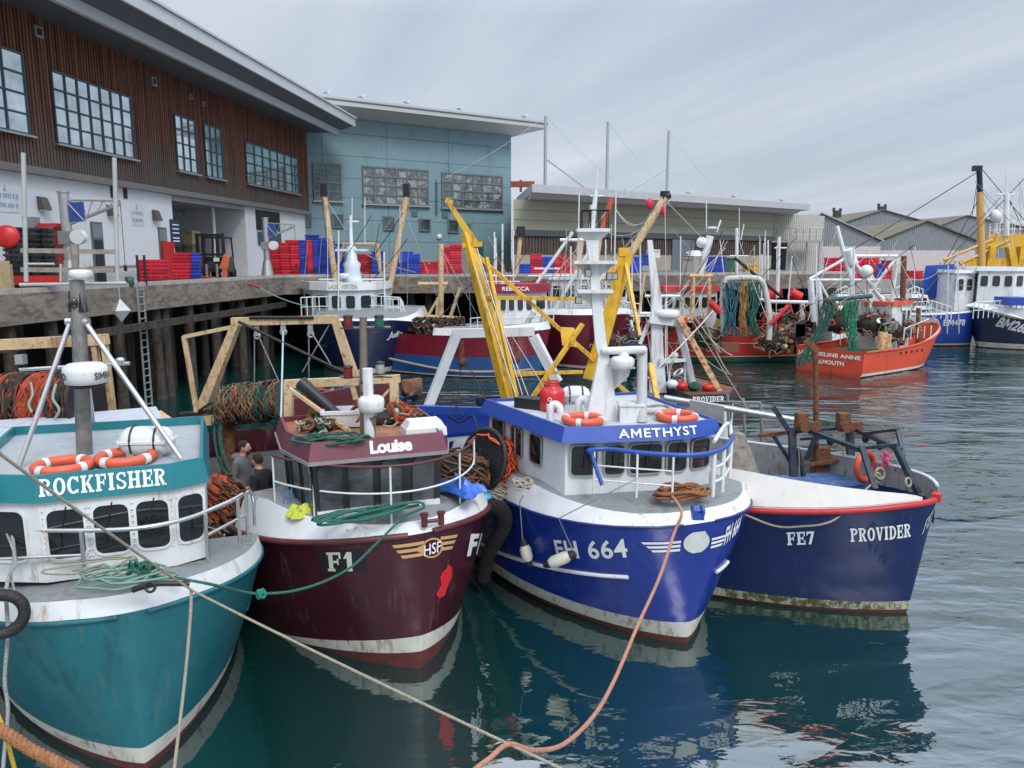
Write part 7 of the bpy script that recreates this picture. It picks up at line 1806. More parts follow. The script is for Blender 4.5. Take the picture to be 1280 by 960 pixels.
b = MB(); pts = [P(905, 420, 41.5), P(903, 380, 41.5), P(906, 352, 41.5), P(918, 348, 41.5), P(945, 348, 41.5), P(955, 358, 41.5), P(962, 395, 41.3), P(961, 425, 41.2)]; b.path(smooth(pts, 3), .16, 8); b.build('net_gallows', mat('dirty_white', (.45, .45, .42), .6, stain=(.25, .13, .06), samt=.5), rt.root)
for px, m_, nm, wd in ((914, mat('blue_green_net', (.03, .12, .16), .9, var=.4, bump=1), 'wide blue-green net hanging in the white arched gallows', .75), (929, mat('ochre_net', (.28, .16, .05), .9, var=.6, bump=1), 'ochre net strands hanging beside the blue-green net', .4), (941, netgreen, 'dark green net hanging at the right of the arched gallows', .6)):
    net_drape([P(px, 353, 41.3), P(px + 1, 375, 41.2), P(px - 1, 398, 41.1), P(px + 2, 420, 41.2)], wd, m_, nm, 16, .03)
ptubes(rt.root, 'derrick', blackm, [(918, 322, 978, 372, .09)], 42); ptubes(rt.root, 'derrick', redp, [(963, 405, 986, 382, .13), (888, 378, 900, 390, .2)], 41)
ptubes(rt.root, 'crane_post', mat('rusty_cream', (.6, .42, .22)), [(867, 345, 865, 400, .12), (886, 345, 887, 395, .12), (862, 345, 890, 345, .14), (896, 415, 902, 400, .3)], 42.5)
ptubes(rt.root, 'aerial', whitec, [(888, 295, 874, 345, .22), (858, 316, 885, 316, .05), (883, 290, 883, 250, .03), (896, 290, 901, 275, .05), (921, 285, 921, 350, .09), (926, 300, 930, 280, .03), (912, 320, 935, 320, .05), (924, 260, 924, 300, .02)], 43)
b = MB(); b.ell(P(877, 303, 43), .3, .3, .3); b.lathe([(.3, 0), (.3, .12)], P(889, 286, 43)); b.lathe([(.4, 0), (.3, .3)], P(868, 320, 43)); b.build('radar_dome', whitec, rt.root)
b = MB(); b.box(P(911, 440, 40.6), .9, .4, .5); b.build('hull_fitting', rusty, rt.root)
for px, py, m_, nm in ((968, 425, mat('ochre_gear', (.35, .2, .08), .8, var=.7, vscale=5, bump=1), 'rusty dredge gear piled at the stern of the red trawler'), (885, 420, mat('rust_gear', (.12, .05, .03)), 'brown deck machinery heap at the middle of the red trawler'), (998, 425, mat('dark_gear', (.05, .04, .04), .8, var=.8, vscale=6, bump=1), 'dark tangle of gear between the red trawler and the orange trawler')):
    gear_heap(P(px, py, 42), .9, .6, .75, nm, [m_, rusty, cream])
ptubes(rt.root, 'stern_beam', white, [(960, 377, 1010, 378, .12), (950, 374, 960, 377, .1), (1003, 380, 1003, 400, .15)], 44)
b = MB(); b.poly([P(995, 405, 40), P(1007, 405, 40), P(1006, 420, 40), P(995, 421, 40)]); b.prism([P(995, 405, 40), P(1007, 405, 40), P(1006, 420, 40), P(995, 421, 40)], (0, .1, 0)); b.build('blue_cloth', bluep, label='small blue cloth hanging between the red and orange trawlers', cat='cloth')
ptubes(rt.root, 'winch', redp, [(960, 370, 975, 362, .35), (1000, 372, 988, 366, .35)], 46)

# ---- orange-red JACQUELINE ANNE, stern to the left
orh = mat('orange_red_hull', (0.56, 0.06, 0.02), .45, var=.12, stain=(.2, .07, .03), samt=.4, sscale=(.8, .8, .4))
ja = Boat('trawler', (23.1, 43.6), 126, 8.8, 1.95, 'orange-red trawler with FALMOUTH on its stern and green nets hanging over it', 'trawler', zs=2.15, zb=1.25, Ls=6, rake=.5, Le=3.2, Lw=4.2, tr=.95)
ja.hull([lambda x: -.7, lambda x: .05, lambda x: .17, lambda x: ja.zd(x)], [boot, boott, orh])
b = MB(); tx = ja.L + .02
def jt(w, z, o=.0): return ja.W(tx + o, w, z)
b.poly([jt(-1.8, .1), jt(1.8, .1), jt(1.85, 1.25), jt(-1.85, 1.25)]); b.build('transom', orh, ja.root)
ux = (ja.W(tx, -1, 0) - ja.W(tx, 1, 0)).normalized()
flat_text(text2d('JACQUELINE ANNE', .03, 1.0), jt(1.75, .88, .02), ux, (0, 0, 1), 3.45, .19, 'name_lettering', letterw, ja.root)
flat_text(text2d('FALMOUTH', .03, 1.0), jt(.85, .5, .02), ux, (0, 0, 1), 1.7, .2, 'port_lettering', letterw, ja.root)
_, e = ja.topband(lambda x: .28 * max(0, 1 - x / 4), .02, 4, whitec)
b = MB(); b.poly([ja.W(.8, 0, .95), ja.W(2.5, -1.6, .95), ja.W(8.7, -1.7, .95), ja.W(8.7, 1.7, .95), ja.W(2.5, 1.6, .95)]); b.build('deck', rusty, ja.root)
b = MB(); ja.mould(b, lambda x: ja.zd(x), -.4, 8.7, .06); b.build('gunwale', orh, ja.root)
base = [ja.W(x, y) for x, y in ((5.1, -1.1), (3.2, -1.1), (2.6, -.6), (2.6, .6), (3.2, 1.1), (5.1, 1.1))]
h = House(ja.root, base, .95, 3.35, .0, white)
for i, t0, t1 in ((0, .55, .72), (0, .8, .95), (1, .2, .8), (2, .1, .4)): h.window(i, t0, t1, .62, .88, white, glass, r=.06, fw=.02)
h.visor(.12, 3.36, .08, 3.55, orh, orh, drop=.03)
b = MB(); 
for k in range(5): q = ja.W(5.0 - k * .7, -1.75, 1.62); b.tube(q, q + V((0, 0, .6)), .03, n=5)
b.tube(ja.W(5, -1.75, 2.2), ja.W(1.4, -1.2, 2.5), .03); b.build('railing', whitec, ja.root)
for k in range(5):
    b = MB(); x = 5.6 - k * .55; b.hexa([ja.H(x, -1, .93, .01), ja.H(x - .2, -1, .93, .01), ja.H(x - .2, -1, .93, -.05), ja.H(x, -1, .93, -.05), ja.H(x, -1, 1.07, .01), ja.H(x - .2, -1, 1.07, .01), ja.H(x - .2, -1, 1.07, -.05), ja.H(x, -1, 1.07, -.05)]); b.build('scupper', blackm, ja.root)
ptubes(ja.root, 'gallows', whitec, [(1013, 350, 1018, 402, .17), (1022, 352, 1030, 400, .13), (1012, 349, 1062, 320, .08), (1012, 350, 1100, 350, .08), (1062, 320, 1122, 320, .08), (1122, 320, 1080, 375, .08), (1062, 320, 1115, 392, .1), (1046, 283, 1064, 350, .12), (1064, 320, 1064, 400, .08), (1060, 312, 1066, 330, .3), (1022, 348, 1042, 385, .07), (1122, 322, 1112, 395, .1)], 40.5, n=7)
b = MB(); vs = []
for x0, x1, y in ((1089, 1104, 405), (1085, 1094, 350), (1083, 1090, 338)):
    a, c = P(x0, y, 40.5), P(x1, y, 40.5); vs += [a, c, c + V((0, .3, 0)), a + V((0, .3, 0))]
b.add(vs, [(4 * k + q, 4 * k + (q + 1) % 4, 4 * k + 4 + (q + 1) % 4, 4 * k + 4 + q) for k in range(2) for q in range(4)]); b.ell(P(1083, 339, 40.5), .33, .33, .33); b.build('mast', whitec, ja.root)
ptubes(ja.root, 'exhaust_post', rusty, [(1130, 320, 1128, 382, .16), (1148, 385, 1147, 430, .12)], 41.5)
ptubes(ja.root, 'dredge_post', mat('rusty_cream', (.6, .42, .22)), [(1104, 415, 1098, 450, .25), (1110, 418, 1108, 445, .2)], 38.5)
ptubes(ja.root, 'net_beam', mat('green_beam', (.02, .08, .08), .6), [(1030, 375, 1090, 370, .12)], 40)
bgn = mat('bright_green_net', (.02, .20, .12), .9, var=.5, vscale=5, bump=1)
net_drape([P(x, y, 37.9) for x, y in ((1066, 376), (1064, 400), (1066, 425), (1068, 443), (1078, 453), (1088, 446), (1093, 436))], .5, bgn, 'bright green net hanging over the stern lettering of the orange trawler', 16, .028)
net_drape([P(x, y, 38.0) for x, y in ((1036, 382), (1030, 404), (1017, 428), (1008, 445), (1001, 457))], .55, netgreen, 'dark green net dragging from the left quarter of the orange trawler', 16, .028)
net_drape([P(x, y, 38.3) for x, y in ((1036, 374), (1042, 390), (1054, 394), (1064, 378))], .5, mat('olive_net', (.10, .12, .06), .9, var=.5, bump=1), 'olive net bundled under the green beam of the orange trawler', 18, .03)
for px, py, nm, m_ in ((1085, 402, 'dark winch and machinery heap amidships on the orange trawler', blackm), (1048, 400, 'red gear heap behind the nets of the orange trawler', redp), (1112, 412, 'grey-brown gear heap before the orange trawler wheelhouse', rusty)):
    gear_heap(P(px, py, 40), .8, .6, .75, nm, [m_, rusty, steel])

# ---- blue BM478 and navy BM265, white upperworks
c = G(1213, 432, 0)
b4 = Boat('trawler', (c.x, c.y), 62, 9, 2.3, 'blue trawler numbered BM478 with white wheelhouse behind the orange trawler bow', 'trawler', zs=2.3, zb=2.0, rake=.2)
b4.hull([lambda x: -.7, lambda x: .1, lambda x: .2, lambda x: b4.zd(x)], [boot, boott, bluep]); _, e = b4.topband(lambda x: .12, .05, 6, whitec); b4.deckstrip(e, deckg)
b4.decal(text2d('BM478', .02), -1, (1178, 407), (1205, 407), .42, 'number_lettering', letterw)
b = MB(); b.hexa([P(1150, 372, 54), P(1186, 372, 54), P(1186, 372, 56), P(1150, 372, 56), P(1157, 332, 54), P(1193, 330, 54), P(1193, 330, 56), P(1157, 332, 56)]); b.build('blue_funnel', bluep, b4.root)
h = faceted(b4.root, [(1190, 52), (1193, 50.5), (1215, 50.5), (1222, 52)], 4.8, 2.3, white, (1, 2, 1), glass, fas=whitec, fasmat=whitec, u=(.55, .85), fh=.2)
prail(b4.root, [(1140, 378), (1165, 376), (1190, 384)], 48.5, .9, 8, .03)
c = G(1224, 434, 0)
b5 = Boat('trawler', (c.x, c.y), -80, 14, 3.0, 'dark navy trawler numbered BM265 entering the picture at the right edge', 'trawler', zs=2.75, zb=2.15, Ls=8, rake=.7)
b5.hull([lambda x: -.7, lambda x: .06, lambda x: .38, lambda x: b5.zd(x)], [boot, boott, navy2]); _, e = b5.topband(lambda x: .12, .05, 10, whitec); b5.deckstrip(e, deckg)
b5.decal(text2d('BM265', .03), -1, (1245, 407), (1290, 417), .58, 'number_lettering', letterw, shear=.25)
h = faceted(b5.root, [(1216, 52), (1220, 50), (1265, 49.2), (1290, 50.5)], 4.95, 2.5, white, (1, 3, 2), glass, fas=whitec, fasmat=whitec, u=(.6, .88), fh=.25)
prail(b5.root, [(1218, 378), (1250, 376), (1285, 380)], 47.2, 1.0, 10, .03)
b = MB(); b.prism([P(1222, 384, 47.5), P(1285, 400, 46.5), P(1285, 388, 46.5), P(1235, 380, 47.5)], (0, 1.5, 0)); b.build('bow_bulwark', white, b5.root)
pbox(b5.root, 'blue_canopy', bluep, 1262, 372, 1290, 382, 46.5, 1.5)
# ---- yellow gantry ship
Yy = 60
ys = empty('beam_trawler', P(1250, 430, Yy) * 1.0, 0, 'large trawler with yellow gantry arches and a cream derrick with navy tip, far right', 'trawler')
def yP(x, y, d=0): return P(x, y, Yy + d)
b = MB(); b.prism([V((yP(1208, 400).x, Yy, -.3)), V((yP(1330, 400).x, Yy, -.3)), V((yP(1335, 400).x, Yy, 3.2)), V((yP(1200, 400).x, Yy, 3.2))], (0, 7, 0)); b.build('hull', bluep, ys)
b = MB(); b.hexa([yP(1208, 345), yP(1300, 345), yP(1300, 345, 4), yP(1208, 345, 4), yP(1208, 325), yP(1300, 320), yP(1300, 320, 4), yP(1208, 325, 4)]); b.build('yellow_house', yellow, ys)
b = MB(); b.hexa([yP(1232, 310), yP(1300, 308), yP(1300, 308, 3), yP(1232, 310, 3), yP(1238, 292), yP(1300, 292), yP(1300, 292, 3), yP(1238, 292, 3)]); b.build('gantry_head', yellow, ys)
for x0, x1 in ((1240, 1234), (1262, 1268), (1278, 1274)): b = MB(); b.beam(yP(x0, 308), yP(x1, 340), .5, .5); b.build('gantry_leg', yellow, ys)
b = MB(); b.tube(yP(1225, 240), yP(1227, 345), .26, .3, 10); b.build('derrick', mat('ochre_cream', (.55, .33, .10), .5, var=.1), ys)
b = MB(); b.tube(yP(1224, 210), yP(1225, 240), .2, n=10); b.box(yP(1221, 214), .6, .4, .4); b.build('derrick_tip', navy2, ys)
ptubes(ys, 'derrick_brace', mat('ochre_cream', (.55, .33, .1)), [(1180, 325, 1240, 300, .12), (1200, 330, 1262, 300, .12)], Yy)
ptubes(ys, 'mast', whitec, [(1258, 242, 1258, 295, .2), (1246, 243, 1268, 243, .06), (1258, 215, 1258, 243, .05)], Yy, n=8)
b = MB(); b.ell(yP(1245, 270), .45, .45, .5); b.tube(yP(1245, 275), yP(1245, 292), .1); b.build('satellite_dome', whitec, ys)
prail(ys, [(1238, 280), (1262, 278), (1290, 278)], Yy, 1.0, 8, .04)
prail(ys, [(1175, 328), (1200, 326), (1232, 324)], Yy, 1.0, 8, .04, m=yellow)
ptubes(ys, 'rigging_wire', blackm, [(1222, 215, 1050, 322, .04, 0, -18), (1228, 212, 1280, 275, .03), (1228, 240, 1180, 330, .03), (1285, 218, 1180, 330, .03), (1224, 212, 1215, 270, .025), (1262, 250, 1285, 300, .03), (1240, 265, 1128, 400, .03, 0, -18)], Yy, n=4)
# ---- small white day boats berthed in front of the landing
for k, (px, y) in enumerate(((1062, 356), (1096, 356), (1130, 358), (1150, 356))):
    Y = 52; p = P(px, 385, Y); r_ = empty('day_boat', V((p.x, Y, 0)), 0, ['white cabin boat with slanted rails berthed behind the orange trawler, far left one', 'white cabin boat berthed behind the orange trawler, second from the left', 'white cabin boat berthed behind the orange trawler, third from the left', 'white cabin boat berthed behind the orange trawler, nearest the blue trawler'][k], 'boat', 'white boats berthed along the landing')
    b = MB(); b.prism([V((p.x - 1, Y, 0)), V((p.x - 1.2, Y, 2.2)), V((p.x, Y - .8, 2.4)), V((p.x + 1.2, Y, 2.2)), V((p.x + 1, Y, 0))], (0, 2.5, 0)); b.build('hull', whitec, r_)
    b = MB(); b.hexa([V((p.x - .9, Y + .1, 2.2)), V((p.x + .9, Y + .1, 2.2)), V((p.x + .9, Y + 2, 2.2)), V((p.x - .9, Y + 2, 2.2)), V((p.x - .7, Y + .5, 3.3)), V((p.x + .7, Y + .5, 3.3)), V((p.x + .7, Y + 1.8, 3.3)), V((p.x - .7, Y + 1.8, 3.3))]); cb = b.build('cabin', whitec, r_)
    b = MB(); b.hexa([V((p.x - .7, Y + .22, 2.6)), V((p.x + .7, Y + .22, 2.6)), V((p.x + .7, Y + .5, 2.6)), V((p.x - .7, Y + .5, 2.6)), V((p.x - .6, Y + .42, 3.1)), V((p.x + .6, Y + .42, 3.1)), V((p.x + .6, Y + .6, 3.1)), V((p.x - .6, Y + .6, 3.1))]); b.build('windscreen', glass, cb)
    prail(r_, [(px - 14, 362), (px - 6, 358), (px + 4, 362)], Y - .6, .7, 4, .04)

# extra spars, aerials and gear that crowd the middle distance
ptubes(rt.root, 'net_pole', white, [(812, 300, 812, 345, .05), (960, 300, 960, 350, .05), (974, 296, 972, 372, .1), (968, 310, 985, 310, .05), (952, 318, 952, 372, .05), (990, 320, 985, 380, .04), (905, 345, 900, 300, .03)], 45)
ptubes(mb.root, 'spar', cream, [(776, 330, 800, 420, .1), (806, 340, 798, 400, .08), (745, 345, 790, 395, .07)], 42)
ptubes(mb.root, 'spar', whitec, [(790, 300, 790, 385, .04), (757, 300, 757, 380, .04), (786, 395, 815, 395, .05), (770, 400, 784, 470, .12), (788, 400, 800, 455, .1)], 41)
gear_heap(P(775, 430, 38.5), 1.2, .8, .8, 'dark heap of nets and gear right of the maroon trawler bow', [netgreen, rusty, bluep], n=50)
gear_heap(P(850, 405, 43), 1.3, .6, .5, 'brown gear on deck under the red-roofed wheelhouse', [rusty, cream, redp], n=50)
gear_heap(P(980, 402, 44), 1.4, .6, .7, 'dark winches and frames between the arched gallows and the white gantry', [rusty, blackm, redp, white], n=60)
gear_heap(P(1128, 412, 40.5), .7, .4, .5, 'brown winch gear beside the orange trawler wheelhouse', [rusty, blackm], n=30)
gear_heap(P(838, 478, 19.5), .5, .4, .3, 'white and blue gear behind the second dark-roofed boat', [whitec, bluep, rusty], n=30)
for k, (x0, y0, x1, y1) in enumerate(((760, 262, 640, 400), (838, 250, 700, 380), (790, 320, 830, 420), (905, 300, 860, 400), (921, 290, 960, 400), (1046, 285, 1010, 400), (1122, 320, 1170, 400), (1064, 320, 1010, 440))):
    b = MB(); b.path(sag(P(x0, y0, 41), P(x1, y1, 39.5), .2), .018, 4); b.build('stay_wire', steel, (mb, mb, mb, rt, rt, ja, ja, ja)[k].root)

random.seed(77)
def rigset(par, x0, x1, ytop, ybot, Y, n, whips=3):
    for k in range(n):
        a = P(random.uniform(x0, x1), random.uniform(ytop, ytop + 40), Y + random.uniform(-1, 1)); c = P(random.uniform(x0 - 20, x1 + 20), random.uniform(ybot - 40, ybot), Y + random.uniform(-1.5, .5))
        b = MB(); b.path(sag(a, c, random.uniform(0, .35), 8), random.choice((.012, .018, .022)), 4); b.build('rigging_wire', random.choice((steel, blackm, ropew)), par)
    for k in range(whips):
        x = random.uniform(x0, x1); y = random.uniform(ytop - 10, ytop + 30); b = MB(); b.tube(P(x, y, Y), P(x + random.uniform(-2, 2), y + random.uniform(60, 110), Y), random.choice((.02, .035, .05)), n=5); b.build('aerial', whitec, par)
rigset(mb.root, 690, 800, 285, 410, 42, 16, 6); rigset(rt.root, 830, 1000, 285, 400, 43, 18, 7); rigset(ja.root, 1010, 1150, 300, 420, 40, 14, 4)
rigset(re_.root, 560, 660, 290, 410, 40, 10, 3); rigset(pv.root, 800, 900, 370, 480, 18.5, 6, 1); rigset(ys, 1215, 1280, 225, 330, 60, 10, 3); rigset(b4.root, 1150, 1215, 320, 380, 50, 5, 2); rigset(ju.root, 400, 510, 260, 380, 43, 6, 2)

net_drape([P(547, 398, 39.2), P(545, 412, 38.8), P(544, 428, 38.7), P(546, 446, 38.8)], 2.3, mat('dark_brown_net', (.05, .03, .02), .9, var=.6, bump=1), 'dark brown nets and ropes hung over the aft side of the red and blue boat', 34, .045)
# ================================================================== things on the quay
redc = mat('red_plastic', (.52, .02, .04), .45, var=.15, vscale=6); bluc = mat('blue_plastic', (.02, .06, .42), .45, var=.2, vscale=6); darkc = mat('black_plastic', (.02, .022, .025), .5, var=.3)
def crate(m, name, w_=.78, d=.5, h=.24):
    b = MB(); o = [(-1, -1), (1, -1), (1, 1), (-1, 1)]
    lv = [(.80, 0), (.89, h * .6), (1.0, h * .61), (1.0, h), (.93, h), (.76, .02)]; vs = []
    for s, z in lv: vs += [V((x * w_ / 2 * s, y * d / 2 * s, z)) for x, y in o]
    fs = [(3, 2, 1, 0)] + [(4 * k + i, 4 * k + (i + 1) % 4, 4 * k + 4 + (i + 1) % 4, 4 * k + 4 + i) for k in range(5) for i in range(4)] + [(20, 21, 22, 23)]
    b.add(vs, fs)
    for x in (-.25, 0, .25): b.box(V((x * w_, -d / 2 * .96, .0)), .03, .03, h * .9)
    return b.build(name, m, origin=V((0, 0, 0)), cat='fish box')
protos = {'red': crate(redc, 'fish_box'), 'blue': crate(bluc, 'fish_box'), 'black': crate(darkc, 'stacking_tray', .7, .5, .2)}
used = set()
GRP = {'red': 'red fish boxes stacked on the quay', 'blue': 'blue fish boxes stacked on the quay', 'black': 'black trays stacked by the white wall'}
def stack(col, px, yt, yb, lab, Y=None, z=QZ, yaw=.1, step=None, tilt=0):
    step = step or {'red': .155, 'blue': .155, 'black': .17}[col]
    p = G(px, yb, z) if Y is None else P(px, yb, Y); p.z = z
    top = P(px, yt, p.y).z; n = max(1, round((top - z) / step))
    for k in range(n):
        q = V((p.x + random.uniform(-.015, .015) + tilt * k * .03, p.y + random.uniform(-.02, .02), z + k * step)); a = yaw + random.uniform(-.03, .03)
        pr = protos[col]
        if col not in used: used.add(col); pr.location = q; pr.rotation_euler = (0, 0, a); pr['label'] = lab; pr['group'] = GRP[col]
        else: copy_tree(pr, q, a, lab, GRP[col])
# left quay
for px, yt in ((186, 329), (198, 327)): stack('red', px, yt, 350, 'red fish box in the low stacks beside the red fire cabinet', Y=33.5)
stack('red', 228, 319, 346, 'red fish box in the stack left of the forklift truck', Y=36, tilt=.4)
stack('blue', 240, 320, 346, 'blue fish box in the small stack left of the forklift truck', Y=36.3)
yw = math.atan2(FD.y, FD.x) - math.pi / 2
for px, yt, col in ((342, 306, 'red'), (355, 304, 'red'), (367, 303, 'red'), (376, 301, 'blue'), (384, 302, 'red'), (392, 297, 'blue'), (401, 300, 'blue')):
    stack(col, px, yt, 345, '%s fish box in the %s quay stacks right of the second crane' % (col, {342: 'leftmost', 355: 'second', 367: 'third', 376: 'narrow fourth', 384: 'fifth', 392: 'tall sixth', 401: 'seventh'}[px]), Y=44 + (px - 342) * .04)
for px, yt in ((411, 303), (424, 306)): stack('blue', px, yt, 343, 'blue fish box in the stacks behind the left derrick of the navy trawler', Y=48)
stack('red', 453, 318, 342, 'red fish box in the stack behind the navy trawler mast', Y=48); stack('red', 462, 320, 342, 'red fish box in the stack behind the navy trawler mast', Y=48.3)
stack('blue', 473, 316, 342, 'blue fish box in the stack just right of the navy trawler mast', Y=48)
for px, yt in ((499, 317), (509, 317), (518, 318)): stack('blue', px, yt, 343, 'blue fish box in the three stacks beside the right derrick of the navy trawler', Y=48.5)
for px, yt in ((528, 330), (537, 332), (545, 329), (553, 326)): stack('red', px, yt, 343, 'red fish box in the long low row under the teal building', Y=49)
for px, yt in ((562, 309), (570, 308)): stack('red', px, yt, 343, 'red fish box in the tall twin stack under the teal building', Y=49.2)
for px, yt in ((652, 331), (660, 331)): stack('blue', px, yt, 345, 'blue fish box in the low stack at the left end of the long shed', Y=50)
stack('red', 670, 319, 345, 'red fish box in the stack at the left end of the long shed', Y=50)
for px, yt in ((682, 323), (690, 322)): stack('blue', px, yt, 345, 'blue fish box in the stack near the middle of the shed plinth', Y=50.5)
for px, yt in ((699, 318), (708, 320)): stack('red', px, yt, 345, 'red fish box behind the maroon trawler stays', Y=50.5)
stack('blue', 795, 322, 345, 'blue fish box in the stack behind the cream derrick', Y=53)
for px, yt in ((890, 321), (898, 321)): stack('blue', px, yt, 346, 'blue fish box in the stack right of the grey shutter door', Y=54)
for i, px in enumerate(range(1036, 1092, 9)): stack('red', px, 322, 350, 'red fish box in the wide wall of stacks before the corrugated shed', Y=61, z=QZ2, step=.2)
stack('blue', 1098, 330, 350, 'blue fish box beside the wide wall of red stacks', Y=61, z=QZ2); stack('red', 1107, 325, 350, 'red fish box in the lone stack right of the blue one on the landing', Y=61, z=QZ2, step=.2)
for px in (1137, 1146): stack('red', px, 338, 350, 'red fish box in the low pair near the blue funnel', Y=61, z=QZ2, step=.2)
for px, yt, yb, Y in ((27, 290, 352, 25.3), (42, 288, 352, 25.6), (57, 288, 352, 26)): stack('black', px, yt, yb, 'black plastic tray in the tall stacks in front of the red machine', Y=Y)
# red machine behind the trays
def qbox(b, px0, py0, px1, py1, Y, dep, base=QZ):
    a, c = P(px0, py0, Y), P(px1, py1, Y); z0 = base if base is not None else c.z
    b.hexa([V((a.x, Y, z0)), V((c.x, Y, z0)), V((c.x, Y + dep, z0)), V((a.x, Y + dep, z0)), V((a.x, Y, a.z)), V((c.x, Y, a.z)), V((c.x, Y + dep, a.z)), V((a.x, Y + dep, a.z))])
rm = empty('bin_lifter', P(55, 345, 27), 0, 'red metal frame machine standing behind the black tray stacks', 'machine')
b = MB(); qbox(b, 42, 279, 70, 284, 27, .5, None); qbox(b, 66, 284, 71, 345, 27, .5); qbox(b, 30, 284, 34, 345, 27, .5); b.build('frame', redp, rm)
b = MB(); qbox(b, 27, 271, 42, 283, 26.8, .4, None); b.build('control_box', mat('grey_box', (.2, .21, .22), .5), rm)
b = MB(); qbox(b, 10, 345, 68, 356, 25, .3, None); b.build('bumper', redp, rm)
lh = empty('lifebuoy_housing', P(9, 330, 25), 0, 'round red lifebuoy housing on a post at the left edge of the quay', 'lifebuoy housing')
b = MB(); b.lathe([(0, -.14), (.28, -.12), (.37, -.04), (.37, .04), (.28, .12), (0, .14)], P(9, 296, 25), (.3, -1, 0), 20); b.build('cover', redp, lh)
b = MB(); b.tube(P(10, 312, 25.1), V((P(10, 312, 25.1).x, 25.1, QZ)), .04); b.build('post', steel, lh)
b = MB(); b.box(V((P(3, 340, 24.3).x, 24.3, QZ)), .25, .4, 1.0); b.box(V((P(10, 340, 24.6).x, 24.6, QZ)), .2, .3, .9, .3); b.build('pallet_stack', mat('pale_timber', (.42, .32, .18), .8, var=.3), label='pale timber pallets stood on end at the far left of the quay', cat='pallet')
# davit cranes
def davit(px, yt, Y, tipx, tipy, lab, s=1.0, sgn=True):
    p = P(px, yt, Y); base = V((p.x, Y, QZ)); r_ = empty('quay_crane', base, 0, lab, 'crane', 'slewing quay cranes')
    b = MB(); b.tube(base + V((0, 0, 1.0 * s)), p, .17 * s, .17 * s, 12); b.lathe([(.2 * s, 0), (.2 * s, .05)], p); b.build('post', steel, r_)
    b = MB(); b.lathe([(.38 * s, 0), (.2 * s, 1.0 * s)], base, n=10); b.build('pedestal', steel, r_)
    tip = P(tipx, tipy, Y); a0 = p - V((0, 0, .25 * s)); a1 = p - V((0, 0, 1.1 * s)); b = MB(); b.tube(a0, tip, .035 * s, n=6); b.tube(a1, tip - V((0, 0, .1)), .06 * s, n=6)
    for k in range(5): t, t2 = k / 5 + .1, (k + .5) / 5 + .1; b.tube(a0.lerp(tip, t), a1.lerp(tip, min(1, t2)), .02 * s, n=5); b.tube(a1.lerp(tip, min(1, t2)), a0.lerp(tip, min(1, t + .2)), .02 * s, n=5)
    b.build('jib', steel, r_)
    b = MB(); q = a0.lerp(tip, .22) + V((0, -.05, -.42 * s)); b.box(q - V((0, 0, .3 * s)), .55 * s, .03, .66 * s); f_ = b.build('flag_panel', mat('flag_blue', (.03, .07, .25), .5), r_)
    b = MB(); b.beam(q + V((-.26 * s, -.02, .33 * s)), q + V((.26 * s, -.02, -.28 * s)), .06 * s, .01); b.build('diagonal_stripe', letterw, f_)
    b = MB(); b.lathe([(.25 * s, -.12), (.25 * s, .12)], p + V((.45 * s, -.1, -1.5 * s)), (0, 1, 0), 16); b.build('winch', whitec, r_)
    b = MB(); b.box(p + V((.0, 0, -1.75 * s)), .45 * s, .4 * s, .45 * s); b.build('winch_box', mat('grey_box', (.2, .21, .22), .5), r_)
    b = MB(); b.tube(tip, tip - V((0, 0, 2.2 * s)), .012, n=4); b.box(tip - V((0, 0, 2.4 * s)), .08, .08, .2); b.build('hook_line', blackm, r_); return r_
davit(79, 241, 27.2, 150, 251, 'grey slewing crane on the quay between the white doors, with blue and white panel')
davit(331, 273, 42, 368, 281, 'grey slewing crane on the quay right of the forklift truck', .95)
b = MB(); qbox(b, 86, 287, 96, 304, 28.5, .15, None); b.build('red_cabinet', redp, label='small red cabinet beside the first quay crane', cat='cabinet')
# forklift
fk = G(272, 348, QZ); fk = V((fk.x, 41, QZ)); fl = empty('forklift_truck', fk, 0, 'black forklift truck seen from its mast side, parked beside stacked brown tubs', 'forklift')
b = MB()
for x in (-.75, -.45, .3, .6): b.box(fk + V((x, 0, 0)), .13, .16, 2.35)
for z in (.4, 1.2, 2.2): b.box(fk + V((-.08, 0.02, z)), 1.45, .1, .12)
b.build('mast', blackm, fl)
b = MB(); b.box(fk + V((.0, .9, .35)), 1.2, 1.4, .8, 0, .92); b.build('body', mat('forklift_grey', (.05, .05, .055), .4), fl)
b = MB(); 
for x, y in ((-.55, .35), (.55, .35), (-.55, 1.5), (.55, 1.5)): b.beam(fk + V((x, y, 1.1)), fk + V((x * .9, y, 2.15)), .07)
b.box(fk + V((0, .9, 2.12)), 1.15, 1.3, .07); b.build('overhead_guard', blackm, fl)
for x in (-.3, .25): b = MB(); b.box(fk + V((x, -.6, .06)), .12, 1.1, .05); b.box(fk + V((x, -.1, .06)), .12, .06, .7); b.build('fork', steel, fl)
for x, y in ((-.55, .4), (.55, .4), (-.5, 1.5), (.5, 1.5)): b = MB(); b.lathe([(.0, -.1), (.26, -.1), (.28, 0), (.26, .1), (0, .1)], fk + V((x, y, .28)), (1, 0, 0), 16); b.build('wheel', dark, fl)
b = MB(); b.box(fk + V((.25, -.12, .9)), .3, .04, .2); b.build('lamp', whitec, fl)
b = MB(); q = fk + V((.75, -.5, .55)); b.prism([q + V((-.25, 0, 0)), q + V((.15, 0, -.05)), q + V((.3, 0, .5)), q + V((.05, 0, .75))], (0, .2, 0)); b.box(q + V((0, .1, -.55)), .2, .2, .5); b.build('orange_cover', mat('faded_orange', (.55, .14, .05), .6), label='faded orange hood on a bollard in front of the forklift truck', cat='hood')
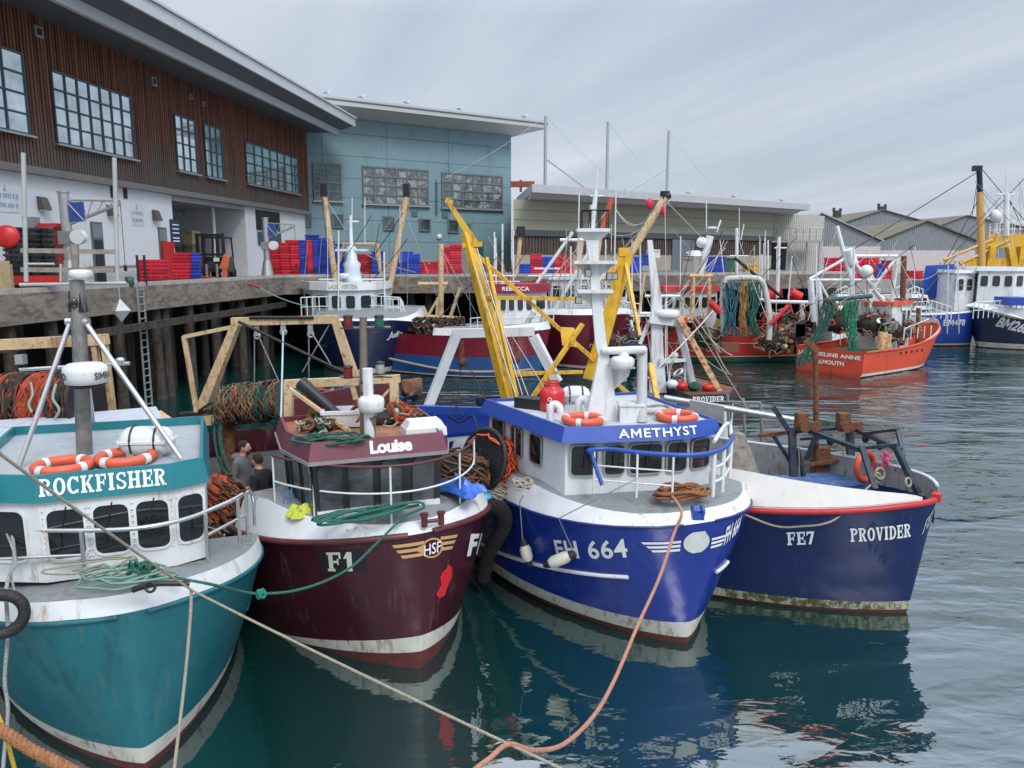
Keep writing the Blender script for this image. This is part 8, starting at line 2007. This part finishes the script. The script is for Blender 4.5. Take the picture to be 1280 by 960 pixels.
# big brown tubs
tubm = mat('brown_tub', (.20, .15, .08), .7, var=.4, vscale=4, stain=(.06, .05, .03), samt=.5)
for k, (px, yt, yb, lab) in enumerate(((229, 288, 305, 'pale brown insulated tub on top of its stack left of the forklift truck'), (229, 306, 322, 'dark brown insulated tub under the pale one, left of the forklift truck'), (246, 320, 342, 'tan insulated tub on the ground left of the forklift truck'))):
    b = MB(); a = P(px - 12 if k < 2 else px - 6, yt, 43); c = P(px + 13 if k < 2 else px + 7, yb, 43); b.hexa([V((a.x + .06, 43, c.z)), V((c.x - .06, 43, c.z)), V((c.x - .06, 44.1, c.z)), V((a.x + .06, 44.1, c.z)), V((a.x, 42.95, a.z)), V((c.x, 42.95, a.z)), V((c.x, 44.15, a.z)), V((a.x, 44.15, a.z))]); b.beam(V((a.x, 42.94, a.z - .06)), V((c.x, 42.94, a.z - .06)), .06, .12)
    b.build('fish_tub', tubm if k else mat('pale_tub', (.36, .29, .18), .7, var=.3), label=lab, cat='tub', group='insulated fish tubs')
b = MB(); qbox(b, 216, 323, 238, 345, 43.1, .9); b.build('fish_tub', mat('black_plastic', (.02, .02, .02)), label='dark tub at the bottom of the brown tub stack', cat='tub', group='insulated fish tubs')
# fire extinguisher cabinet / red door panel
b = MB(); q0_, q1_ = wl(200, 302), wl(209, 302); s0_, s1_ = fs_(q0_), fs_(q1_)
b.hexa([fw3(s0_, QZ, .35), fw3(s1_, QZ, .35), fw3(s1_, QZ, .06), fw3(s0_, QZ, .06), fw3(s0_, q0_.z, .35), fw3(s1_, q0_.z, .35), fw3(s1_, q0_.z, .06), fw3(s0_, q0_.z, .06)]); b.build('fire_cabinet', redp, label='tall red fire cabinet standing before the second grey door', cat='cabinet')
for px, lab in ((171, 'left'), (180, 'right')):
    p = P(px, 320, 30.5); b = MB(); b.tube(V((p.x, 30.5, QZ)), V((p.x, 30.5, p.z)), .05, n=8); b.lathe([(.06, 0), (.04, .04)], V((p.x, 30.5, p.z))); b.build('bollard_post', blackm, label='slim black post on the quay edge beside the red boxes, %s one of two' % lab, cat='post', group='slim black posts')
b = MB(); p = P(161, 340, 29.5); b.lathe([(.1, 0), (.16, .1), (.16, .35), (.1, .38)], V((p.x, 29.5, QZ))); b.build('quay_bollard', mat('dark_green', (.02, .07, .06), .5), label='short dark green bollard on the quay edge left of the two black posts', cat='bollard')
b = MB(); b.tube(P(0, 350, 30), P(0, 350, 30) + V((4, 2, 0)), .02); 
b = MB()
for (x0, x1) in ((130, 175),):
    b.beam(wl(100, 335) + FN * .3, wl(195, 332) + FN * .3, .1, .12)
b.build('wall_guard_rail', steel, label='low grey guard rail along the white wall between the two doors', cat='rail')
# red-green mooring line from quay to navy trawler
b = MB(); b.path([V((G(283, 345, QZ).x, 40, QZ + .25)), P(300, 351, 39.5), P(325, 360, 39)], .05, 6); b.build('red_hose', mat('red_line', (.5, .02, .03), .6), label='red sleeve of the mooring line at the quay edge', cat='rope')
b = MB(); b.path(sag(P(325, 360, 39), P(392, 384, 38.5), .15), .025, 5); b.build('mooring_line', mat('sea_green_line', (.15, .40, .32), .6), label='sea-green mooring line from the quay to the navy trawler', cat='rope')
# small clutter on the long quay
random.seed(21)
for k, (px, yt, yb, cl, lab) in enumerate(((734, 325, 345, yellow, 'yellow bin left of the white radar mast on the long quay'), (808, 318, 332, bluep, 'blue hoist box by the long shed wall'), (788, 330, 345, mat('ochre_gear', (.35, .2, .08)), 'ochre tub on the long quay behind the derrick'), (912, 322, 345, mat('green_bin', (.02, .10, .07), .6), 'dark green bin right of the blue fish boxes on the long quay'), (940, 330, 345, yellow, 'yellow drum on the long quay behind the red trawler mast'), (860, 322, 344, mat('grey_cabinet', (.25, .23, .2), .7), 'grey cabinet before the brown slats beside the shutter door'), (818, 312, 322, whitec, 'white box on the wall shelf of the long shed'))):
    b = MB(); Y = 53 + (px - 730) * .01; qbox(b, px - 7, yt, px + 7, yb, Y, .9, None if k in (1, 6) else QZ); a = P(px - 7, yt, Y); c = P(px + 7, yt, Y); b.beam(V((a.x, Y - .03, a.z - .06)), V((c.x, Y - .03, a.z - .06)), .06, .1); b.build('storage_bin', cl, label=lab, cat='bin')
# ladder-like posts and lights along the long quay
for k, (px, yt, lab) in enumerate(((700, 325, 'white lamp post behind the maroon trawler'), (812, 250, 'thin white aerial pole standing on the long quay'), (842, 300, 'thin white pole before the grey shutter door'))):
    pass
# ================================================================== gulls on the roofs
random.seed(5)
glab = ['gull on the teal roof edge, nearest its left end', 'gull on the teal roof edge, left of the middle', 'gull at the middle of the teal roof edge', 'gull on the teal roof edge, right of the middle', 'gull near the right tip of the teal roof', 'gull on the long shed roof above the cream derrick', 'gull on the long shed roof right of the three poles', 'gull on the long shed roof near its right end']
def gull(p, lab):
    r_ = empty('gull', p, 0, lab, 'bird', 'gulls on the roofs'); b = MB(); b.ell(p + V((0, 0, .17)), .2, .09, .09, 0, 10, 6); b.ell(p + V((.18, 0, .29)), .06, .05, .06, 0, 8, 6); b.tube(p + V((.14, 0, .2)), p + V((.18, 0, .28)), .05, n=6); b.tube(p + V((.23, 0, .28)), p + V((.3, 0, .27)), .012, n=4)
    for s in (-.03, .03): b.tube(p + V((0, s, 0)), p + V((0, s, .1)), .008, n=4)
    b.build('body', whitec, r_); b = MB()
    for s in (-1, 1): b.ell(p + V((-.08, .07 * s, .19)), .2, .03, .06, 0, 8, 6)
    b.build('wing', mat('gull_grey', (.25, .27, .3), .7), r_)
for i, px in enumerate((398, 440, 495, 560, 640)):
    s = ts(tl(px, 140)); p = tw(s, zt0 + .55, 1.9); gull(p, glab[i])
for i, px in enumerate((834, 890, 950)):
    q = nl(px, 250); s = ns(q); gull(nw(s, yo + .92, 2.4), glab[5 + i])

# ================================================================== the two men on the maroon boat
def person(base, facing, h, top, legs, lab, hood=True, hair=(.03, .02, .015), arms='pocket', bend=0.0):
    root = empty('person', base, 0, lab, 'person'); f = V((math.cos(facing), math.sin(facing), 0)); s = V((-f.y, f.x, 0)); k = h / 1.75
    def q(a, l, z): return V(base) + f * (a * k) + s * (l * k) + V((0, 0, z * k))
    J = [q(0, 0, .95), q(0, 0, 1.15), q(.02, 0, 1.38), q(.03, 0, 1.48), q(.05, 0, 1.54), q(.07, 0, 1.62)]
    rad = [.155, .15, .17, .085, .06, .07]
    E_ = [(i, i + 1) for i in range(5)]
    for sg in (-1, 1):
        n0 = len(J); J += [q(0, .10 * sg, .88), q(.03, .11 * sg, .48), q(-.02, .12 * sg, .09), q(.14, .13 * sg, .05)]; rad += [.095, .065, .045, .04]
        E_ += [(0, n0), (n0, n0 + 1), (n0 + 1, n0 + 2), (n0 + 2, n0 + 3)]
        n0 = len(J); J += [q(.0, .19 * sg, 1.40), q(-.03, .24 * sg, 1.14), q(.14, .17 * sg, .98)]; rad += [.075, .055, .045]
        E_ += [(2, n0), (n0, n0 + 1), (n0 + 1, n0 + 2)]
    me = bpy.data.meshes.new('body'); me.from_pydata([tuple(to_local(root, p)) for p in J], E_, []); o = bpy.data.objects.new('body', me); COL.objects.link(o)
    md = o.modifiers.new('s', 'SKIN'); sub = o.modifiers.new('u', 'SUBSURF'); sub.levels = 2
    for i, v in enumerate(me.skin_vertices[0].data): v.radius = (rad[i] * k, rad[i] * k * (.72 if i < 3 else 1)); v.use_root = (i == 0)
    bpy.context.view_layer.update(); m2 = bpy.data.meshes.new_from_object(o.evaluated_get(bpy.context.evaluated_depsgraph_get())); bpy.data.objects.remove(o)
    skin = mat('skin', (.45, .22, .15), .6, var=.05)
    ob = bpy.data.objects.new('body', m2); COL.objects.link(ob); ob.parent = root; XF[ob.name] = XF[root.name]; m2.materials.clear(); [m2.materials.append(m) for m in (top, legs, skin)]
    for p_ in m2.polygons:
        p_.use_smooth = True; z = p_.center.z / k
        p_.material_index = 2 if z > 1.515 else (1 if z < .93 and abs(p_.center.x) + abs(p_.center.y) < 1 and not (z > .85 and (V(p_.center).dot(f) / k > .1)) else 0)
    hd = q(.07, 0, 1.64); b = MB(); b.ell(hd, .098 * k, .078 * k, .115 * k, facing, 16, 12); b.ell(hd + f * .1 * k - V((0, 0, .01)), .02 * k, .013 * k, .022 * k, facing, 8, 6)
    for sg in (-1, 1): b.ell(hd + s * (.078 * sg * k) + f * .0, .02 * k, .012 * k, .03 * k, facing, 8, 6)
    hdo = b.build('head', skin, root)
    b = MB(); [b.ell(hd + f * (.088 * k) + s * (.03 * sg * k) + V((0, 0, .012 * k)), .008, .01, .007, facing, 8, 6) for sg in (-1, 1)]; b.build('eyes', blackm, hdo)
    b = MB(); b.ell(hd - f * .018 * k + V((0, 0, .03 * k)), .1 * k, .086 * k, .1 * k, facing, 16, 10, .03); b.ell(hd + f * .065 * k - V((0, 0, .075 * k)), .04, .055, .05, facing, 10, 6, .05); b.build('hair', mat('dark_hair', hair, .8, bump=1, bscale=80), hdo)
    if hood: b = MB(); b.ell(q(-.08, 0, 1.47), .1 * k, .13 * k, .07 * k, facing, 14, 8, .04); b.build('hood', top, root)
    for sg in (-1, 1):
        hp = q(.17, .16 * sg, .96); b = MB(); b.ell(hp, .045, .03, .04, facing, 10, 6)
        for j in range(4): a = hp + f * .03 + V((0, 0, .025 - j * .018)); b.path([a, a + f * .035 - s * .01 * sg, a + f * .05 - s * .03 * sg], .009, 6)
        b.path([hp + V((0, 0, .03)), hp + f * .03 + V((0, 0, .045)) - s * .01 * sg], .01, 6); b.build('hand', skin, root)
    return root
dz = .92
pA = P(301, 553, 13.0); person(V((pA.x, 13.0, pA.z - 1.74)), R(-12), 1.76, mat('grey_hoodie', (.11, .11, .115), .9, bump=.3, bscale=40), mat('dark_trousers', (.015, .017, .022), .8), 'man in a grey hooded top and dark trousers standing on the maroon deck')
pB = P(325, 570, 12.4); person(V((pB.x, 12.4, pB.z - 1.7)), R(160), 1.72, mat('navy_jacket', (.012, .014, .022), .8, bump=.3, bscale=30), mat('dark_trousers', (.015, .017, .022)), 'man in a dark navy jacket bending his head beside the man in grey', hood=False)
# ================================================================== near ropes
b = MB(); b.path(sag(P(-30, 545, 5.2), P(240, 738, 7.7), .02, 10) + sag(P(240, 738, 7.7), P(700, 960, 5.4), .02, 12)[1:] + [P(760, 990, 5.2)], .013, 7); b.build('long_mooring_rope', ropew, label='long pale mooring rope crossing the teal boat bow from upper left to lower middle', cat='rope')
b = MB(); b.path(smooth([P(239, 738, 7.72), P(238, 770, 7.6), P(231, 850, 7.3), P(218, 960, 6.8), P(212, 1020, 6.5)], 4), .017, 7); b.build('hanging_rope', ropew, label='pale rope dropping straight down in front of the teal stem', cat='rope')
# thick twisted orange-brown hawser, lower left
def twist(pts, r, m, lab, pitch=.11, name='hawser'):
    pts = smooth(pts, 10); root = empty(name, pts[len(pts) // 2], 0, lab, 'rope'); L = 0; st = [[], [], []]
    for i, p in enumerate(pts):
        if i: L += (p - pts[i - 1]).length
        t = (pts[min(i + 1, len(pts) - 1)] - pts[max(i - 1, 0)]).normalized(); a = t.cross(V((0, 0, 1))).normalized(); c_ = t.cross(a)
        for k in range(3): q = 2 * math.pi * (L / pitch + k / 3); st[k].append(p + (a * math.cos(q) + c_ * math.sin(q)) * r * .55)
    for k in range(3): b = MB(); b.path(st[k], r * .6, 7); b.build('strand', m, root)
hp = [P(-40, 895, 4.6), P(0, 912, 4.6), P(40, 938, 4.55), P(80, 958, 4.5), P(130, 985, 4.45)]
dens = []
for i in range(len(hp) - 1): dens += [hp[i].lerp(hp[i + 1], t / 3) for t in range(3)]
twist(dens + [hp[-1]], .036, mat('hawser_orange', (.36, .15, .06), .85, var=.3, vscale=25, bump=.8, bscale=80), 'thick twisted orange-brown hawser in the lower left corner')
b = MB(); b.path(smooth([P(-8, 880, 4.9), P(6, 915, 4.8), P(14, 945, 4.75), P(22, 975, 4.7)], 5), .014, 6); b.build('yellow_rope', mat('yellow_line', (.6, .38, .03), .8, bump=.8, bscale=90), label='thin yellow rope beside the thick hawser in the lower left corner', cat='rope')
